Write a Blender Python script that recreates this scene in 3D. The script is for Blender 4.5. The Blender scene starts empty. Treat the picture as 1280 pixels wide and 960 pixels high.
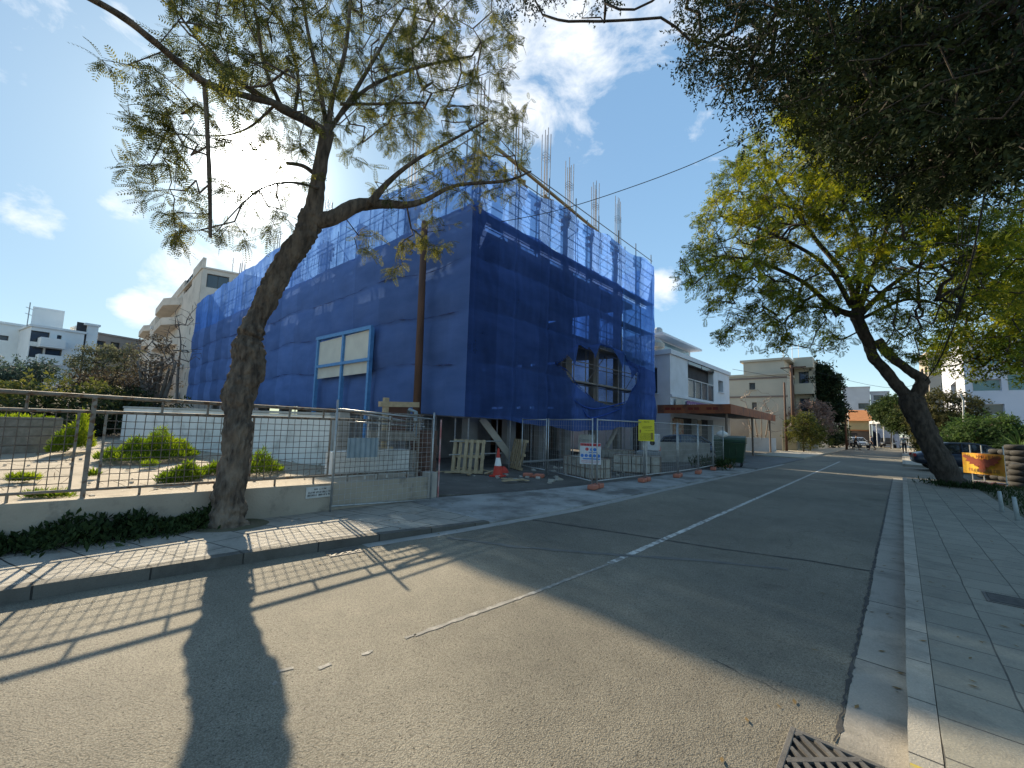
import bpy, bmesh, math, random
import numpy as np
from mathutils import Vector, Matrix
random.seed(7); rng = np.random.default_rng(7)
PI = math.pi; R = math.radians
sc = bpy.context.scene; COL = sc.collection

# ---------------------------------------------------------------- camera geometry (recovered from the photo)
FPX, CX, CY, HC = 515.0, 640.0, 480.0, 1.72
_up = np.array([150, 5160, -515.0]); _up /= np.linalg.norm(_up)
_d = np.array([475, -65, -515.0]); _d -= _up * _d.dot(_up); _d /= np.linalg.norm(_d)
_x = np.cross(_d, _up)
RW = np.array([_x, _d, _up])
def ray(px, py):
    v = RW @ np.array([px - CX, -(py - CY), -FPX]); return v / np.linalg.norm(v)
def G(px, py, z=0.0):
    v = ray(px, py); t = (z - HC) / v[2]; return Vector((v[0] * t, v[1] * t, z))
def D(px, py, r):
    v = ray(px, py); t = r / math.hypot(v[0], v[1]); return Vector((v[0] * t, v[1] * t, HC + v[2] * t))
def onplane(px, py, a, b):
    """point where the sight line meets the vertical plane through plan points a, b"""
    v = ray(px, py); dx, dy = b[0] - a[0], b[1] - a[1]; n = (dy, -dx)
    t = (a[0] * n[0] + a[1] * n[1]) / (v[0] * n[0] + v[1] * n[1])
    return Vector((v[0] * t, v[1] * t, HC + v[2] * t))
def alongpx(a, dirv, px, py=520):
    """plan point on the line a + t*dirv seen in column px"""
    p = onplane(px, py, a, (a[0] + dirv[0], a[1] + dirv[1])); return Vector((p.x, p.y, 0))

cam_d = bpy.data.cameras.new('camera'); cam = bpy.data.objects.new('camera', cam_d); COL.objects.link(cam)
cam_d.sensor_width = 36; cam_d.lens = 36 * FPX / 1280; cam_d.clip_end = 6000; cam_d.clip_start = 0.05
M = Matrix([[RW[i][j] for j in range(3)] + [0] for i in range(3)] + [[0, 0, 0, 1]])
M.translation = Vector((0, 0, HC)); cam.matrix_world = M
sc.camera = cam

# ---------------------------------------------------------------- object helpers
def tag(o, label=None, cat=None, group=None, kind=None):
    if label: o['label'] = label
    if cat: o['category'] = cat
    if group: o['group'] = group
    if kind: o['kind'] = kind
    return o
WM = {}
def thing(name, label, cat, loc=(0, 0, 0), rz=0.0, group=None):
    o = bpy.data.objects.new(name, None); COL.objects.link(o)
    o.empty_display_size = 0.2
    o.location = loc; o.rotation_euler = (0, 0, rz)
    WM[o.name] = Matrix.Translation(Vector(loc)) @ Matrix.Rotation(rz, 4, 'Z')
    return tag(o, label, cat, group)
def wmat(o):
    return WM.get(o.name, Matrix.Identity(4)) if o else Matrix.Identity(4)
def link_mesh(name, me, mat, parent=None, smooth=False):
    o = bpy.data.objects.new(name, me); COL.objects.link(o)
    if mat is not None:
        for m in (mat if isinstance(mat, (list, tuple)) else [mat]): me.materials.append(m)
    if smooth: me.polygons.foreach_set('use_smooth', [True] * len(me.polygons))
    if parent: o.parent = parent; WM[o.name] = wmat(parent)
    return o
class MB:
    """collects shapes, links them as ONE mesh"""
    def __init__(s): s.v = []; s.f = []; s.mi = []; s.m = 0
    def add(s, vs, fs):
        b = len(s.v); s.v += [tuple(v) for v in vs]; s.f += [tuple(i + b for i in f) for f in fs]; s.mi += [s.m] * len(fs); return s
    def box(s, c, d, rz=0.0, mat=None):
        h = [x / 2 for x in d]; vs = []
        Rm = mat or Matrix.Rotation(rz, 3, 'Z')
        for z in (-h[2], h[2]):
            for x, y in ((-h[0], -h[1]), (h[0], -h[1]), (h[0], h[1]), (-h[0], h[1])):
                vs.append(Vector(c) + Rm @ Vector((x, y, z)))
        return s.add(vs, [(3, 2, 1, 0), (4, 5, 6, 7), (0, 1, 5, 4), (1, 2, 6, 5), (2, 3, 7, 6), (3, 0, 4, 7)])
    def bbox(s, x0, x1, y0, y1, z0, z1): return s.box(((x0 + x1) / 2, (y0 + y1) / 2, (z0 + z1) / 2), (x1 - x0, y1 - y0, z1 - z0))
    def beam(s, a, b, w, h, up=(0, 0, 1)):
        a, b = Vector(a), Vector(b); d = b - a; L = d.length; x = d / L; u = Vector(up)
        if abs(x.dot(u)) > .99: u = Vector((1, 0, 0))
        y = u.cross(x).normalized(); z = x.cross(y)
        m = Matrix((x, y, z)).transposed(); return s.box((a + b) / 2, (L, w, h), mat=m)
    def tube(s, pts, rad, n=8, caps=True):
        pts = [Vector(p) for p in pts]; k = len(pts)
        if not hasattr(rad, '__len__'): rad = [rad] * k
        vs = []; prev = None
        for i, p in enumerate(pts):
            t = (pts[min(i + 1, k - 1)] - pts[max(i - 1, 0)]).normalized()
            if prev is None:
                u = Vector((0, 0, 1)) if abs(t.z) < .9 else Vector((1, 0, 0)); u = (u - t * u.dot(t)).normalized()
            else: u = (prev - t * prev.dot(t)).normalized()
            prev = u; w = t.cross(u)
            for j in range(n):
                a = 2 * PI * j / n; vs.append(p + (u * math.cos(a) + w * math.sin(a)) * rad[i])
        fs = [(i * n + j, i * n + (j + 1) % n, (i + 1) * n + (j + 1) % n, (i + 1) * n + j) for i in range(k - 1) for j in range(n)]
        if caps: fs += [tuple(range(n - 1, -1, -1)), tuple((k - 1) * n + j for j in range(n))]
        return s.add(vs, fs)
    def lathe(s, c, prof, n=16):
        k = len(prof); c = Vector(c)
        vs = [c + Vector((r * math.cos(2 * PI * j / n), r * math.sin(2 * PI * j / n), z)) for r, z in prof for j in range(n)]
        fs = [(i * n + j, i * n + (j + 1) % n, (i + 1) * n + (j + 1) % n, (i + 1) * n + j) for i in range(k - 1) for j in range(n)]
        fs += [tuple(range(n - 1, -1, -1)), tuple((k - 1) * n + j for j in range(n))]
        return s.add(vs, fs)
    def prism(s, poly, z0, z1):
        n = len(poly); ar = sum(poly[i][0] * poly[(i + 1) % n][1] - poly[(i + 1) % n][0] * poly[i][1] for i in range(n))
        if ar < 0: poly = list(poly)[::-1]
        zf0 = z0 if callable(z0) else (lambda p: z0); zf1 = z1 if callable(z1) else (lambda p: z1)
        vs = [(p[0], p[1], zf0(p)) for p in poly] + [(p[0], p[1], zf1(p)) for p in poly]
        fs = [tuple(range(n - 1, -1, -1)), tuple(range(n, 2 * n))] + [(i, (i + 1) % n, n + (i + 1) % n, n + i) for i in range(n)]
        return s.add(vs, fs)
    def quad(s, a, b, c, d): return s.add([a, b, c, d], [(0, 1, 2, 3)])
    def build(s, name, mat, parent=None, world=True, smooth=False, bevel=0.0):
        me = bpy.data.meshes.new(name)
        vs = s.v
        if parent and world:
            inv = wmat(parent).inverted(); vs = [tuple(inv @ Vector(v)) for v in vs]
        me.from_pydata(vs, [], s.f)
        if isinstance(mat, (list, tuple)): me.polygons.foreach_set('material_index', s.mi)
        me.update()
        o = link_mesh(name, me, mat, parent, smooth)
        if bevel:
            m = o.modifiers.new('bevel', 'BEVEL'); m.width = bevel; m.segments = 2; m.limit_method = 'ANGLE'
        return o
def copy_tree(o, parent=None):
    c = o.copy(); COL.objects.link(c)
    if parent: c.parent = parent
    for ch in [k for k in bpy.data.objects if k.parent == o and k != c]: copy_tree(ch, c)
    return c
def np_mesh(name, V, Fq, mat, parent=None, smooth=False):
    """V (n,3), Fq (m,4) -> quad mesh, fast"""
    me = bpy.data.meshes.new(name); V = np.asarray(V, dtype=np.float64)
    if parent:
        inv = np.array(wmat(parent).inverted()); V = V @ inv[:3, :3].T + inv[:3, 3]
    me.vertices.add(len(V)); me.vertices.foreach_set('co', V.astype(np.float32).ravel())
    m, k = Fq.shape
    me.loops.add(m * k); me.loops.foreach_set('vertex_index', Fq.astype(np.int32).ravel())
    me.polygons.add(m); me.polygons.foreach_set('loop_start', np.arange(0, m * k, k, dtype=np.int32))
    me.polygons.foreach_set('loop_total', np.full(m, k, dtype=np.int32))
    me.update(calc_edges=True); me.validate()
    return link_mesh(name, me, mat, parent, smooth)

# ---------------------------------------------------------------- materials
MATS = {}
def mat(name, c1, c2=None, scale=3.0, rough=.85, bump=0.0, bscale=40.0, metal=0.0, c3=None, s3=.5, t3=(.5, .65), stretch=(1, 1, 1), spec=.3, detail=6, coord='pos'):
    """c1..c2 mixed by noise at world scale, optional stain colour c3 with its own larger noise, noise bump"""
    if name in MATS: return MATS[name]
    m = bpy.data.materials.new(name); m.use_nodes = True; nt = m.node_tree; N = nt.nodes; L = nt.links
    b = N['Principled BSDF']; b.inputs['Roughness'].default_value = rough; b.inputs['Metallic'].default_value = metal
    b.inputs['Specular IOR Level'].default_value = spec
    if coord == 'pos': src = N.new('ShaderNodeNewGeometry').outputs['Position']
    else: src = N.new('ShaderNodeTexCoord').outputs['Object']
    mp = N.new('ShaderNodeMapping'); mp.inputs['Scale'].default_value = stretch; L.new(src, mp.inputs['Vector'])
    c2 = c2 or tuple(x * .8 for x in c1)
    nz = N.new('ShaderNodeTexNoise'); nz.inputs['Scale'].default_value = scale; nz.inputs['Detail'].default_value = detail; L.new(mp.outputs[0], nz.inputs['Vector'])
    rp = N.new('ShaderNodeValToRGB'); rp.color_ramp.elements[0].position = .32; rp.color_ramp.elements[1].position = .68
    rp.color_ramp.elements[0].color = (*c1, 1); rp.color_ramp.elements[1].color = (*c2, 1); L.new(nz.outputs['Fac'], rp.inputs[0])
    col = rp.outputs[0]
    if c3:
        n3 = N.new('ShaderNodeTexNoise'); n3.inputs['Scale'].default_value = s3; n3.inputs['Detail'].default_value = 8; n3.inputs['Roughness'].default_value = .65; L.new(mp.outputs[0], n3.inputs['Vector'])
        mr = N.new('ShaderNodeMapRange'); mr.inputs[1].default_value = t3[0]; mr.inputs[2].default_value = t3[1]; L.new(n3.outputs['Fac'], mr.inputs[0])
        mx = N.new('ShaderNodeMix'); mx.data_type = 'RGBA'; L.new(mr.outputs[0], mx.inputs[0]); L.new(col, mx.inputs[6]); mx.inputs[7].default_value = (*c3, 1); col = mx.outputs[2]
    L.new(col, b.inputs['Base Color'])
    if bump:
        nb = N.new('ShaderNodeTexNoise'); nb.inputs['Scale'].default_value = bscale; nb.inputs['Detail'].default_value = 5; L.new(mp.outputs[0], nb.inputs['Vector'])
        bp = N.new('ShaderNodeBump'); bp.inputs['Strength'].default_value = 1.0; bp.inputs['Distance'].default_value = bump; L.new(nb.outputs['Fac'], bp.inputs['Height']); L.new(bp.outputs[0], b.inputs['Normal'])
    MATS[name] = m; return m
def glassy(name, c, rough=.08, spec=.8):
    m = mat(name, c, tuple(x * .7 for x in c), .6, rough=rough, spec=spec); return m
def leafmat(name, c1, c2, c3, trans=.45, rough=.75):
    m = bpy.data.materials.new(name); m.use_nodes = True; nt = m.node_tree; N = nt.nodes; L = nt.links
    N.remove(N['Principled BSDF']); out = N['Material Output']
    g = N.new('ShaderNodeNewGeometry')
    nz = N.new('ShaderNodeTexNoise'); nz.inputs['Scale'].default_value = .9; nz.inputs['Detail'].default_value = 2; L.new(g.outputs['Position'], nz.inputs['Vector'])
    ad = N.new('ShaderNodeMath'); ad.operation = 'MULTIPLY_ADD'; L.new(g.outputs['Random Per Island'], ad.inputs[0]); ad.inputs[1].default_value = .55; 
    sb = N.new('ShaderNodeMath'); sb.operation = 'MULTIPLY_ADD'; L.new(nz.outputs['Fac'], sb.inputs[0]); sb.inputs[1].default_value = 1.6; sb.inputs[2].default_value = -.55; L.new(sb.outputs[0], ad.inputs[2])
    rp = N.new('ShaderNodeValToRGB'); e = rp.color_ramp.elements; e[0].position = .15; e[0].color = (*c1, 1); e[1].position = .95; e[1].color = (*c3, 1)
    k = e.new(.55); k.color = (*c2, 1); L.new(ad.outputs[0], rp.inputs[0])
    df = N.new('ShaderNodeBsdfPrincipled'); df.inputs['Roughness'].default_value = rough; df.inputs['Specular IOR Level'].default_value = .12; L.new(rp.outputs[0], df.inputs['Base Color'])
    tr = N.new('ShaderNodeBsdfTranslucent'); hs = N.new('ShaderNodeHueSaturation'); hs.inputs['Value'].default_value = 1.35; hs.inputs['Saturation'].default_value = 1.1; L.new(rp.outputs[0], hs.inputs['Color']); L.new(hs.outputs[0], tr.inputs['Color'])
    mx = N.new('ShaderNodeMixShader'); mx.inputs[0].default_value = trans; L.new(df.outputs[0], mx.inputs[1]); L.new(tr.outputs[0], mx.inputs[2]); L.new(mx.outputs[0], out.inputs[0])
    MATS[name] = m; return m

# ---------------------------------------------------------------- world, sun
el, az = R(27.5), R(-76.8); SUN = Vector((math.cos(el) * math.sin(az), math.cos(el) * math.cos(az), math.sin(el)))
w = bpy.data.worlds.new('World'); sc.world = w; w.use_nodes = True; nt = w.node_tree; N = nt.nodes; L = nt.links
bg = N['Background']; sky = N.new('ShaderNodeTexSky'); sky.sky_type = 'NISHITA'; sky.sun_disc = False
sky.sun_elevation = el; sky.sun_rotation = az; sky.altitude = 150; sky.air_density = 1.0; sky.dust_density = .7; sky.ozone_density = 1.6
bg.inputs['Strength'].default_value = .15
tc = N.new('ShaderNodeTexCoord'); dirn = tc.outputs['Generated']
def vdot(vec, name=None):
    n = N.new('ShaderNodeVectorMath'); n.operation = 'DOT_PRODUCT'; L.new(dirn, n.inputs[0]); n.inputs[1].default_value = tuple(vec); return n.outputs['Value']
def mth(op, a, b=None, c=None, clamp=False):
    n = N.new('ShaderNodeMath'); n.operation = op; n.use_clamp = clamp
    for i, x in enumerate((a, b, c)):
        if x is None: continue
        if isinstance(x, (int, float)): n.inputs[i].default_value = x
        else: L.new(x, n.inputs[i])
    return n.outputs[0]
sd = mth('MAXIMUM', vdot(SUN), 0.0)
glow = mth('ADD', mth('MULTIPLY', mth('POWER', sd, 1500.0), 200.0), mth('ADD', mth('MULTIPLY', mth('POWER', sd, 220.0), 5.0), mth('MULTIPLY', mth('POWER', sd, 30.0), .4)))
# clouds: noise on the sky directions, kept to where the photo shows them
mpn = N.new('ShaderNodeMapping'); L.new(dirn, mpn.inputs['Vector']); mpn.inputs['Scale'].default_value = (3.2, 3.2, 6.0)
cn = N.new('ShaderNodeTexNoise'); cn.inputs['Scale'].default_value = 2.2; cn.inputs['Detail'].default_value = 9; cn.inputs['Roughness'].default_value = .62; cn.inputs['Distortion'].default_value = .35; L.new(mpn.outputs[0], cn.inputs['Vector'])
def cloud(px, py, radpx, gain):
    c = Vector(ray(px, py)); ang = math.atan(radpx / FPX / (1 + ((px - 640) ** 2 + (py - 480) ** 2) / FPX ** 2) ** .5)
    d = vdot(c); mr = N.new('ShaderNodeMapRange'); mr.interpolation_type = 'SMOOTHSTEP'
    mr.inputs[1].default_value = math.cos(ang); mr.inputs[2].default_value = math.cos(ang * .25); mr.inputs[3].default_value = 0; mr.inputs[4].default_value = gain; L.new(d, mr.inputs[0]); return mr.outputs[0]
acc = None
for c in ((680, 70, 150, .72), (800, 25, 90, .5), (620, -60, 240, .65), (40, 262, 40, .55), (160, 254, 30, .6), (330, 310, 75, .8), (215, 355, 50, .8), (182, 385, 36, .75), (240, 330, 40, .6), (824, 360, 30, .5), (530, 60, 70, .5), (1000, -200, 400, .5), (100, -150, 300, .3)):
    m_ = cloud(*c); acc = m_ if acc is None else mth('MAXIMUM', acc, m_)
cm = mth('MULTIPLY', mth('ADD', mth('SUBTRACT', cn.outputs['Fac'], .62), mth('MULTIPLY', acc, .34)), 4.2, clamp=True)
cm = mth('MULTIPLY', cm, mth('GREATER_THAN', acc, .001))
mxs = N.new('ShaderNodeMix'); mxs.data_type = 'RGBA'; L.new(mth('MULTIPLY', cm, .85), mxs.inputs[0]); 
sep = N.new('ShaderNodeSeparateXYZ'); L.new(dirn, sep.inputs[0])
hz = mth('POWER', mth('SUBTRACT', 1.0, mth('ABSOLUTE', sep.outputs[2])), 6.0)
skm = N.new('ShaderNodeMix'); skm.data_type = 'RGBA'; skm.blend_type = 'MULTIPLY'; skm.inputs[0].default_value = 1.0; gm = N.new('ShaderNodeGamma'); gm.inputs[1].default_value = .38; L.new(sky.outputs[0], gm.inputs[0]); hsv = N.new('ShaderNodeHueSaturation'); hsv.inputs['Saturation'].default_value = 1.75; hsv.inputs['Value'].default_value = 1.42; L.new(gm.outputs[0], hsv.inputs['Color']); L.new(hsv.outputs[0], skm.inputs[6]); fl_ = mth('SUBTRACT', 1.0, mth('MULTIPLY', mth('POWER', sd, 2.2), .54)); cc_ = N.new('ShaderNodeCombineColor'); L.new(mth('MULTIPLY', fl_, .93), cc_.inputs[0]); L.new(mth('ADD', mth('MULTIPLY', fl_, .82), .25), cc_.inputs[1]); L.new(mth('ADD', mth('MULTIPLY', fl_, .66), .46), cc_.inputs[2]); L.new(cc_.outputs[0], skm.inputs[7])
L.new(skm.outputs[2], mxs.inputs[6]); mxs.inputs[7].default_value = (3.3, 3.4, 3.5, 1)
adn = N.new('ShaderNodeMix'); adn.data_type = 'RGBA'; adn.blend_type = 'ADD'; adn.inputs[0].default_value = 1.0
gc = N.new('ShaderNodeCombineColor'); L.new(mth('MULTIPLY', glow, 1.0), gc.inputs[0]); L.new(mth('MULTIPLY', glow, .97), gc.inputs[1]); L.new(mth('MULTIPLY', glow, .9), gc.inputs[2])
L.new(mxs.outputs[2], adn.inputs[6]); L.new(gc.outputs[0], adn.inputs[7]); L.new(adn.outputs[2], bg.inputs['Color'])
sl = bpy.data.lights.new('sun', 'SUN'); sl.energy = 4.1; sl.angle = R(.55); sl.color = (1.0, .84, .60)
so = bpy.data.objects.new('sun', sl); COL.objects.link(so); so.rotation_euler = SUN.to_track_quat('Z', 'Y').to_euler(); so.location = (0, 0, 30)
sc.view_settings.view_transform = 'Standard'; sc.view_settings.look = 'None'; sc.view_settings.exposure = 1.22; sc.view_settings.gamma = 1; sc.view_settings.use_curve_mapping = False
sc.render.engine = 'CYCLES'; sc.cycles.transparent_max_bounces = 16; sc.cycles.max_bounces = 6; sc.cycles.diffuse_bounces = 3; sc.cycles.use_denoising = True

# common materials
concrete = mat('concrete', (.36, .34, .31), (.27, .26, .24), 2.5, .9, .004, 60, c3=(.17, .16, .145), s3=.9, t3=(.52, .72))
concrete_dark = mat('raw_concrete', (.25, .24, .225), (.18, .175, .165), 1.8, .9, .003, 50)
steel = mat('galvanised_steel', (.46, .47, .47), (.32, .33, .33), 12, .45, metal=.6)
rust_steel = mat('rusty_steel', (.17, .15, .14), (.27, .19, .14), 14, .7, .001, 120, metal=.2)
timber = mat('site_timber', (.46, .36, .23), (.34, .26, .17), 8, .8, .002, 80, stretch=(1, 1, 1))
timber_grey = mat('weathered_timber', (.33, .30, .26), (.22, .20, .17), 9, .85, .002, 80)
white_paint = mat('white_render', (.72, .73, .74), (.62, .63, .64), 1.2, .85, .002, 30, c3=(.48, .47, .45), s3=1.3, t3=(.6, .8))
black_rubber = mat('black_rubber', (.02, .02, .02), (.035, .035, .035), 6, .7)
glass_dark = glassy('dark_window_glass', (.035, .05, .06))
glass_teal = glassy('teal_window_glass', (.04, .16, .18))
# ---------------------------------------------------------------- ground, road, pavements
def road_material():
    m = bpy.data.materials.new('worn_asphalt'); m.use_nodes = True; nt = m.node_tree; N = nt.nodes; L = nt.links; b = N['Principled BSDF']
    g = N.new('ShaderNodeNewGeometry').outputs['Position']
    def noise(s, d=6, r=.5):
        n = N.new('ShaderNodeTexNoise'); n.inputs['Scale'].default_value = s; n.inputs['Detail'].default_value = d; n.inputs['Roughness'].default_value = r; L.new(g, n.inputs['Vector']); return n.outputs['Fac']
    def ramp(f, *st):
        r = N.new('ShaderNodeValToRGB'); e = r.color_ramp.elements
        e[0].position, e[0].color = st[0][0], (*st[0][1], 1); e[1].position, e[1].color = st[-1][0], (*st[-1][1], 1)
        for p, c in st[1:-1]: k = e.new(p); k.color = (*c, 1)
        L.new(f, r.inputs[0]); return r.outputs[0]
    def mul(a, bb, f=1.0):
        x = N.new('ShaderNodeMix'); x.data_type = 'RGBA'; x.blend_type = 'MULTIPLY'; x.inputs[0].default_value = f; L.new(a, x.inputs[6]); L.new(bb, x.inputs[7]); return x.outputs[2]
    vo = N.new('ShaderNodeTexVoronoi'); vo.inputs['Scale'].default_value = 105; vo.inputs['Randomness'].default_value = 1; L.new(g, vo.inputs['Vector'])
    base = ramp(noise(.55, 8, .6), (.3, (.185, .172, .138)), (.5, (.225, .208, .166)), (.7, (.268, .248, .2)))
    agg = ramp(vo.outputs['Distance'], (.0, (1.12, 1.1, 1.05)), (.35, (1, 1, 1)), (.62, (.62, .6, .58)))
    pit = ramp(noise(46, 4, .75), (.36, (.14, .13, .12)), (.43, (1, 1, 1)))
    pat = ramp(noise(4.5, 7, .7), (.3, (.84, .84, .84)), (.7, (1.08, 1.08, 1.07)))
    # the nearer resurfaced strip has coarse open aggregate, the rest is smoother
    trk = ramp(noise(.23, 4, .55), (.38, (.80, .80, .81)), (.6, (1.1, 1.09, 1.07))); oil = ramp(noise(1.3, 3, .5), (.27, (.62, .61, .60)), (.36, (1, 1, 1)))
    c = mul(mul(mul(mul(mul(base, agg, .9), pit, .9), pat), trk), oil, .7)
    L.new(c, b.inputs['Base Color']); b.inputs['Roughness'].default_value = .82; b.inputs['Specular IOR Level'].default_value = .35
    bp = N.new('ShaderNodeBump'); bp.inputs['Distance'].default_value = .0035; bp.invert = True; L.new(vo.outputs['Distance'], bp.inputs['Height'])
    bp2 = N.new('ShaderNodeBump'); bp2.inputs['Distance'].default_value = .006; L.new(noise(46, 4, .75), bp2.inputs['Height']); L.new(bp.outputs[0], bp2.inputs['Normal']); L.new(bp2.outputs[0], b.inputs['Normal'])
    return m
def slab_material(name, rot, w, h, c1, c2, cm, mortar=.01, off=.5, stain=(.12, .115, .1), origin=(0, 0)):
    m = bpy.data.materials.new(name); m.use_nodes = True; nt = m.node_tree; N = nt.nodes; L = nt.links; b = N['Principled BSDF']
    g = N.new('ShaderNodeNewGeometry').outputs['Position']; mp = N.new('ShaderNodeMapping'); mp.inputs['Rotation'].default_value = (0, 0, rot); mp.inputs['Location'].default_value = (origin[0], origin[1], 0)
    # a little waviness keeps the joints from being ruler straight
    nw = N.new('ShaderNodeTexNoise'); nw.inputs['Scale'].default_value = 1.7; L.new(g, nw.inputs['Vector'])
    vm = N.new('ShaderNodeVectorMath'); vm.operation = 'MULTIPLY_ADD'; L.new(nw.outputs['Color'], vm.inputs[0]); vm.inputs[1].default_value = (.035, .035, 0); L.new(g, vm.inputs[2]); L.new(vm.outputs[0], mp.inputs['Vector'])
    br = N.new('ShaderNodeTexBrick'); br.offset = off; br.inputs['Scale'].default_value = 1; br.inputs['Brick Width'].default_value = w; br.inputs['Row Height'].default_value = h
    br.inputs['Mortar Size'].default_value = mortar; br.inputs['Mortar Smooth'].default_value = .3; br.inputs['Color1'].default_value = (*c1, 1); br.inputs['Color2'].default_value = (*c2, 1); br.inputs['Mortar'].default_value = (*cm, 1); L.new(mp.outputs[0], br.inputs['Vector'])
    nz = N.new('ShaderNodeTexNoise'); nz.inputs['Scale'].default_value = 2.2; nz.inputs['Detail'].default_value = 9; nz.inputs['Roughness'].default_value = .7; L.new(g, nz.inputs['Vector'])
    mr = N.new('ShaderNodeMapRange'); mr.inputs[1].default_value = .48; mr.inputs[2].default_value = .72; mr.inputs[4].default_value = .8; L.new(nz.outputs['Fac'], mr.inputs[0])
    mx = N.new('ShaderNodeMix'); mx.data_type = 'RGBA'; L.new(mr.outputs[0], mx.inputs[0]); L.new(br.outputs['Color'], mx.inputs[6]); mx.inputs[7].default_value = (*stain, 1)
    n2 = N.new('ShaderNodeTexNoise'); n2.inputs['Scale'].default_value = 90; n2.inputs['Detail'].default_value = 4; L.new(g, n2.inputs['Vector'])
    r2 = N.new('ShaderNodeMapRange'); r2.inputs[3].default_value = .72; r2.inputs[4].default_value = 1.25; L.new(n2.outputs['Fac'], r2.inputs[0])
    m2 = N.new('ShaderNodeMix'); m2.data_type = 'RGBA'; m2.blend_type = 'MULTIPLY'; m2.inputs[0].default_value = 1; L.new(mx.outputs[2], m2.inputs[6]); L.new(r2.outputs[0], m2.inputs[7])
    L.new(m2.outputs[2], b.inputs['Base Color']); b.inputs['Roughness'].default_value = .85; b.inputs['Specular IOR Level'].default_value = .3
    bp = N.new('ShaderNodeBump'); bp.inputs['Distance'].default_value = .012; bp.invert = True; L.new(br.outputs['Fac'], bp.inputs['Height'])
    b2 = N.new('ShaderNodeBump'); b2.inputs['Distance'].default_value = .003; L.new(n2.outputs['Fac'], b2.inputs['Height']); L.new(bp.outputs[0], b2.inputs['Normal']); L.new(b2.outputs[0], b.inputs['Normal'])
    return m
def struct(name, mb, m, **k): o = mb.build(name, m, **k); o['kind'] = 'structure'; return o
soil = mat('dry_soil', (.22, .185, .14), (.15, .13, .10), 1.2, .95, .02, 14, c3=(.10, .11, .05), s3=.35)
far_ground = mat('town_ground', (.27, .25, .21), (.20, .19, .17), .4, .95, .01, 8)
struct('ground', MB().quad((-3000, -3000, -.03), (3000, -3000, -.03), (3000, 3000, -.03), (-3000, 3000, -.03)), far_ground)
KL = [(-7.4, -30), (-6.4, -8), (-5.9, -.18), (-5.72, 1.4), (-5.50, 3.2), (-5.30, 4.6), (-5.04, 7.0), (-4.93, 13.2), (-4.55, 27.5), (-4.2, 50), (-4.0, 75), (-4.0, 400)]
def kr(y): return -.05 + .0125 * y if y < 80 else .95
def kl(y):
    for (x0, y0), (x1, y1) in zip(KL, KL[1:]):
        if y <= y1: return x0 + (x1 - x0) * (y - y0) / (y1 - y0)
    return KL[-1][0]
YS = [-30, -20, -12, -8, -4, -2, -.2, 1.3, 2.6, 4, 5.5, 7, 9, 11, 13.2, 17, 21, 23.5, 27.5, 33, 40, 50, 60, 75, 120, 400]
asphalt = road_material()
r = MB(); n = len(YS)
r.add([(kl(y), y, 0) for y in YS] + [(kr(y), y, 0) for y in YS], [(i, n + i, n + i + 1, i + 1) for i in range(n - 1)])
r.quad((kr(23.5), 23.5, 0), (45, 24.5, 0), (45, 32, 0), (kr(33), 33, 0))
struct('road', r, asphalt)
# right gutter, kerb and pavement
kerb_right_m = slab_material('kerb_stone', 0, 40, .62, (.34, .31, .26), (.30, .28, .235), (.05, .05, .045), .006, 0, origin=(20, 0))
def strip(name, x0f, x1f, ys, z, m, **k):
    s = MB(); n = len(ys)
    s.add([(x0f(y), y, z) for y in ys] + [(x1f(y), y, z) for y in ys], [(i, n + i, n + i + 1, i + 1) for i in range(n - 1)]); return struct(name, s, m, **k)
def ribbon(name, x0f, x1f, ys, z0, z1, m):
    s = MB(); n = len(ys); zz = z1 if callable(z1) else (lambda y: z1)
    s.add([(x0f(y), y, z0) for y in ys] + [(x0f(y), y, zz(y)) for y in ys] + [(x1f(y), y, zz(y)) for y in ys] + [(x1f(y), y, z0) for y in ys],
          [f for i in range(n - 1) for f in ((i, n + i, n + i + 1, i + 1), (n + i, 2 * n + i, 2 * n + i + 1, n + i + 1), (2 * n + i, 3 * n + i, 3 * n + i + 1, 2 * n + i + 1))] +
          [(0, 3 * n, 2 * n, n), (n - 1, 2 * n - 1, 3 * n - 1, 4 * n - 1)])
    o = struct(name, s, m); return o
def sub(ys, a, b): return [a] + [y for y in ys if a < y < b] + [b]
fine = [-10 + .31 * i for i in range(110)]
jit = {}
def jx(y, k, a=.006):
    random.seed(int(y * 1000) * 7 + k); return random.uniform(-a, a)
strip('gutter', lambda y: kr(y) - .285 + jx(y, 1, .008), lambda y: kr(y), sub(fine, 3.06, 23.4), .004, slab_material('gutter_concrete', 0, 40, 1.55, (.31, .285, .24), (.28, .26, .225), (.05, .05, .045), .008, 0, origin=(20, .3)))
ribbon('kerb', lambda y: kr(y) + jx(y, 2, .004), lambda y: kr(y) + .125, sub(fine, -10, 22.6), -.02, .12, kerb_right_m)
pave_r = slab_material('right_pavement_slabs', PI / 2, .42, .385, (.255, .24, .195), (.205, .195, .16), (.085, .08, .07), .0055, .35, origin=(.1, -.135))
ribbon('pavement', lambda y: kr(y) + .129, lambda y: 1.9 + .002 * y, sub(fine, -10, 22.4), -.02, .118, pave_r)
ribbon('kerb', lambda y: kr(y), lambda y: kr(y) + .13, [33.5, 40, 50, 60, 75, 120], -.02, .12, kerb_right_m)
ribbon('pavement', lambda y: kr(y) + .135, lambda y: 3.2, [33.5, 40, 50, 60, 75, 120], -.02, .118, mat('pale_paving', (.42, .38, .31), (.34, .31, .26), 1.2, .9, .004, 30))
struct('soil_strip', MB().prism([(1.9, -10), (3.4, -10), (3.4, 12), (4.2, 22), (1.94, 22.4)], -.02, .09), mat('planting_soil', (.13, .11, .075), (.08, .085, .045), 3, .95, .03, 20))
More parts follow.
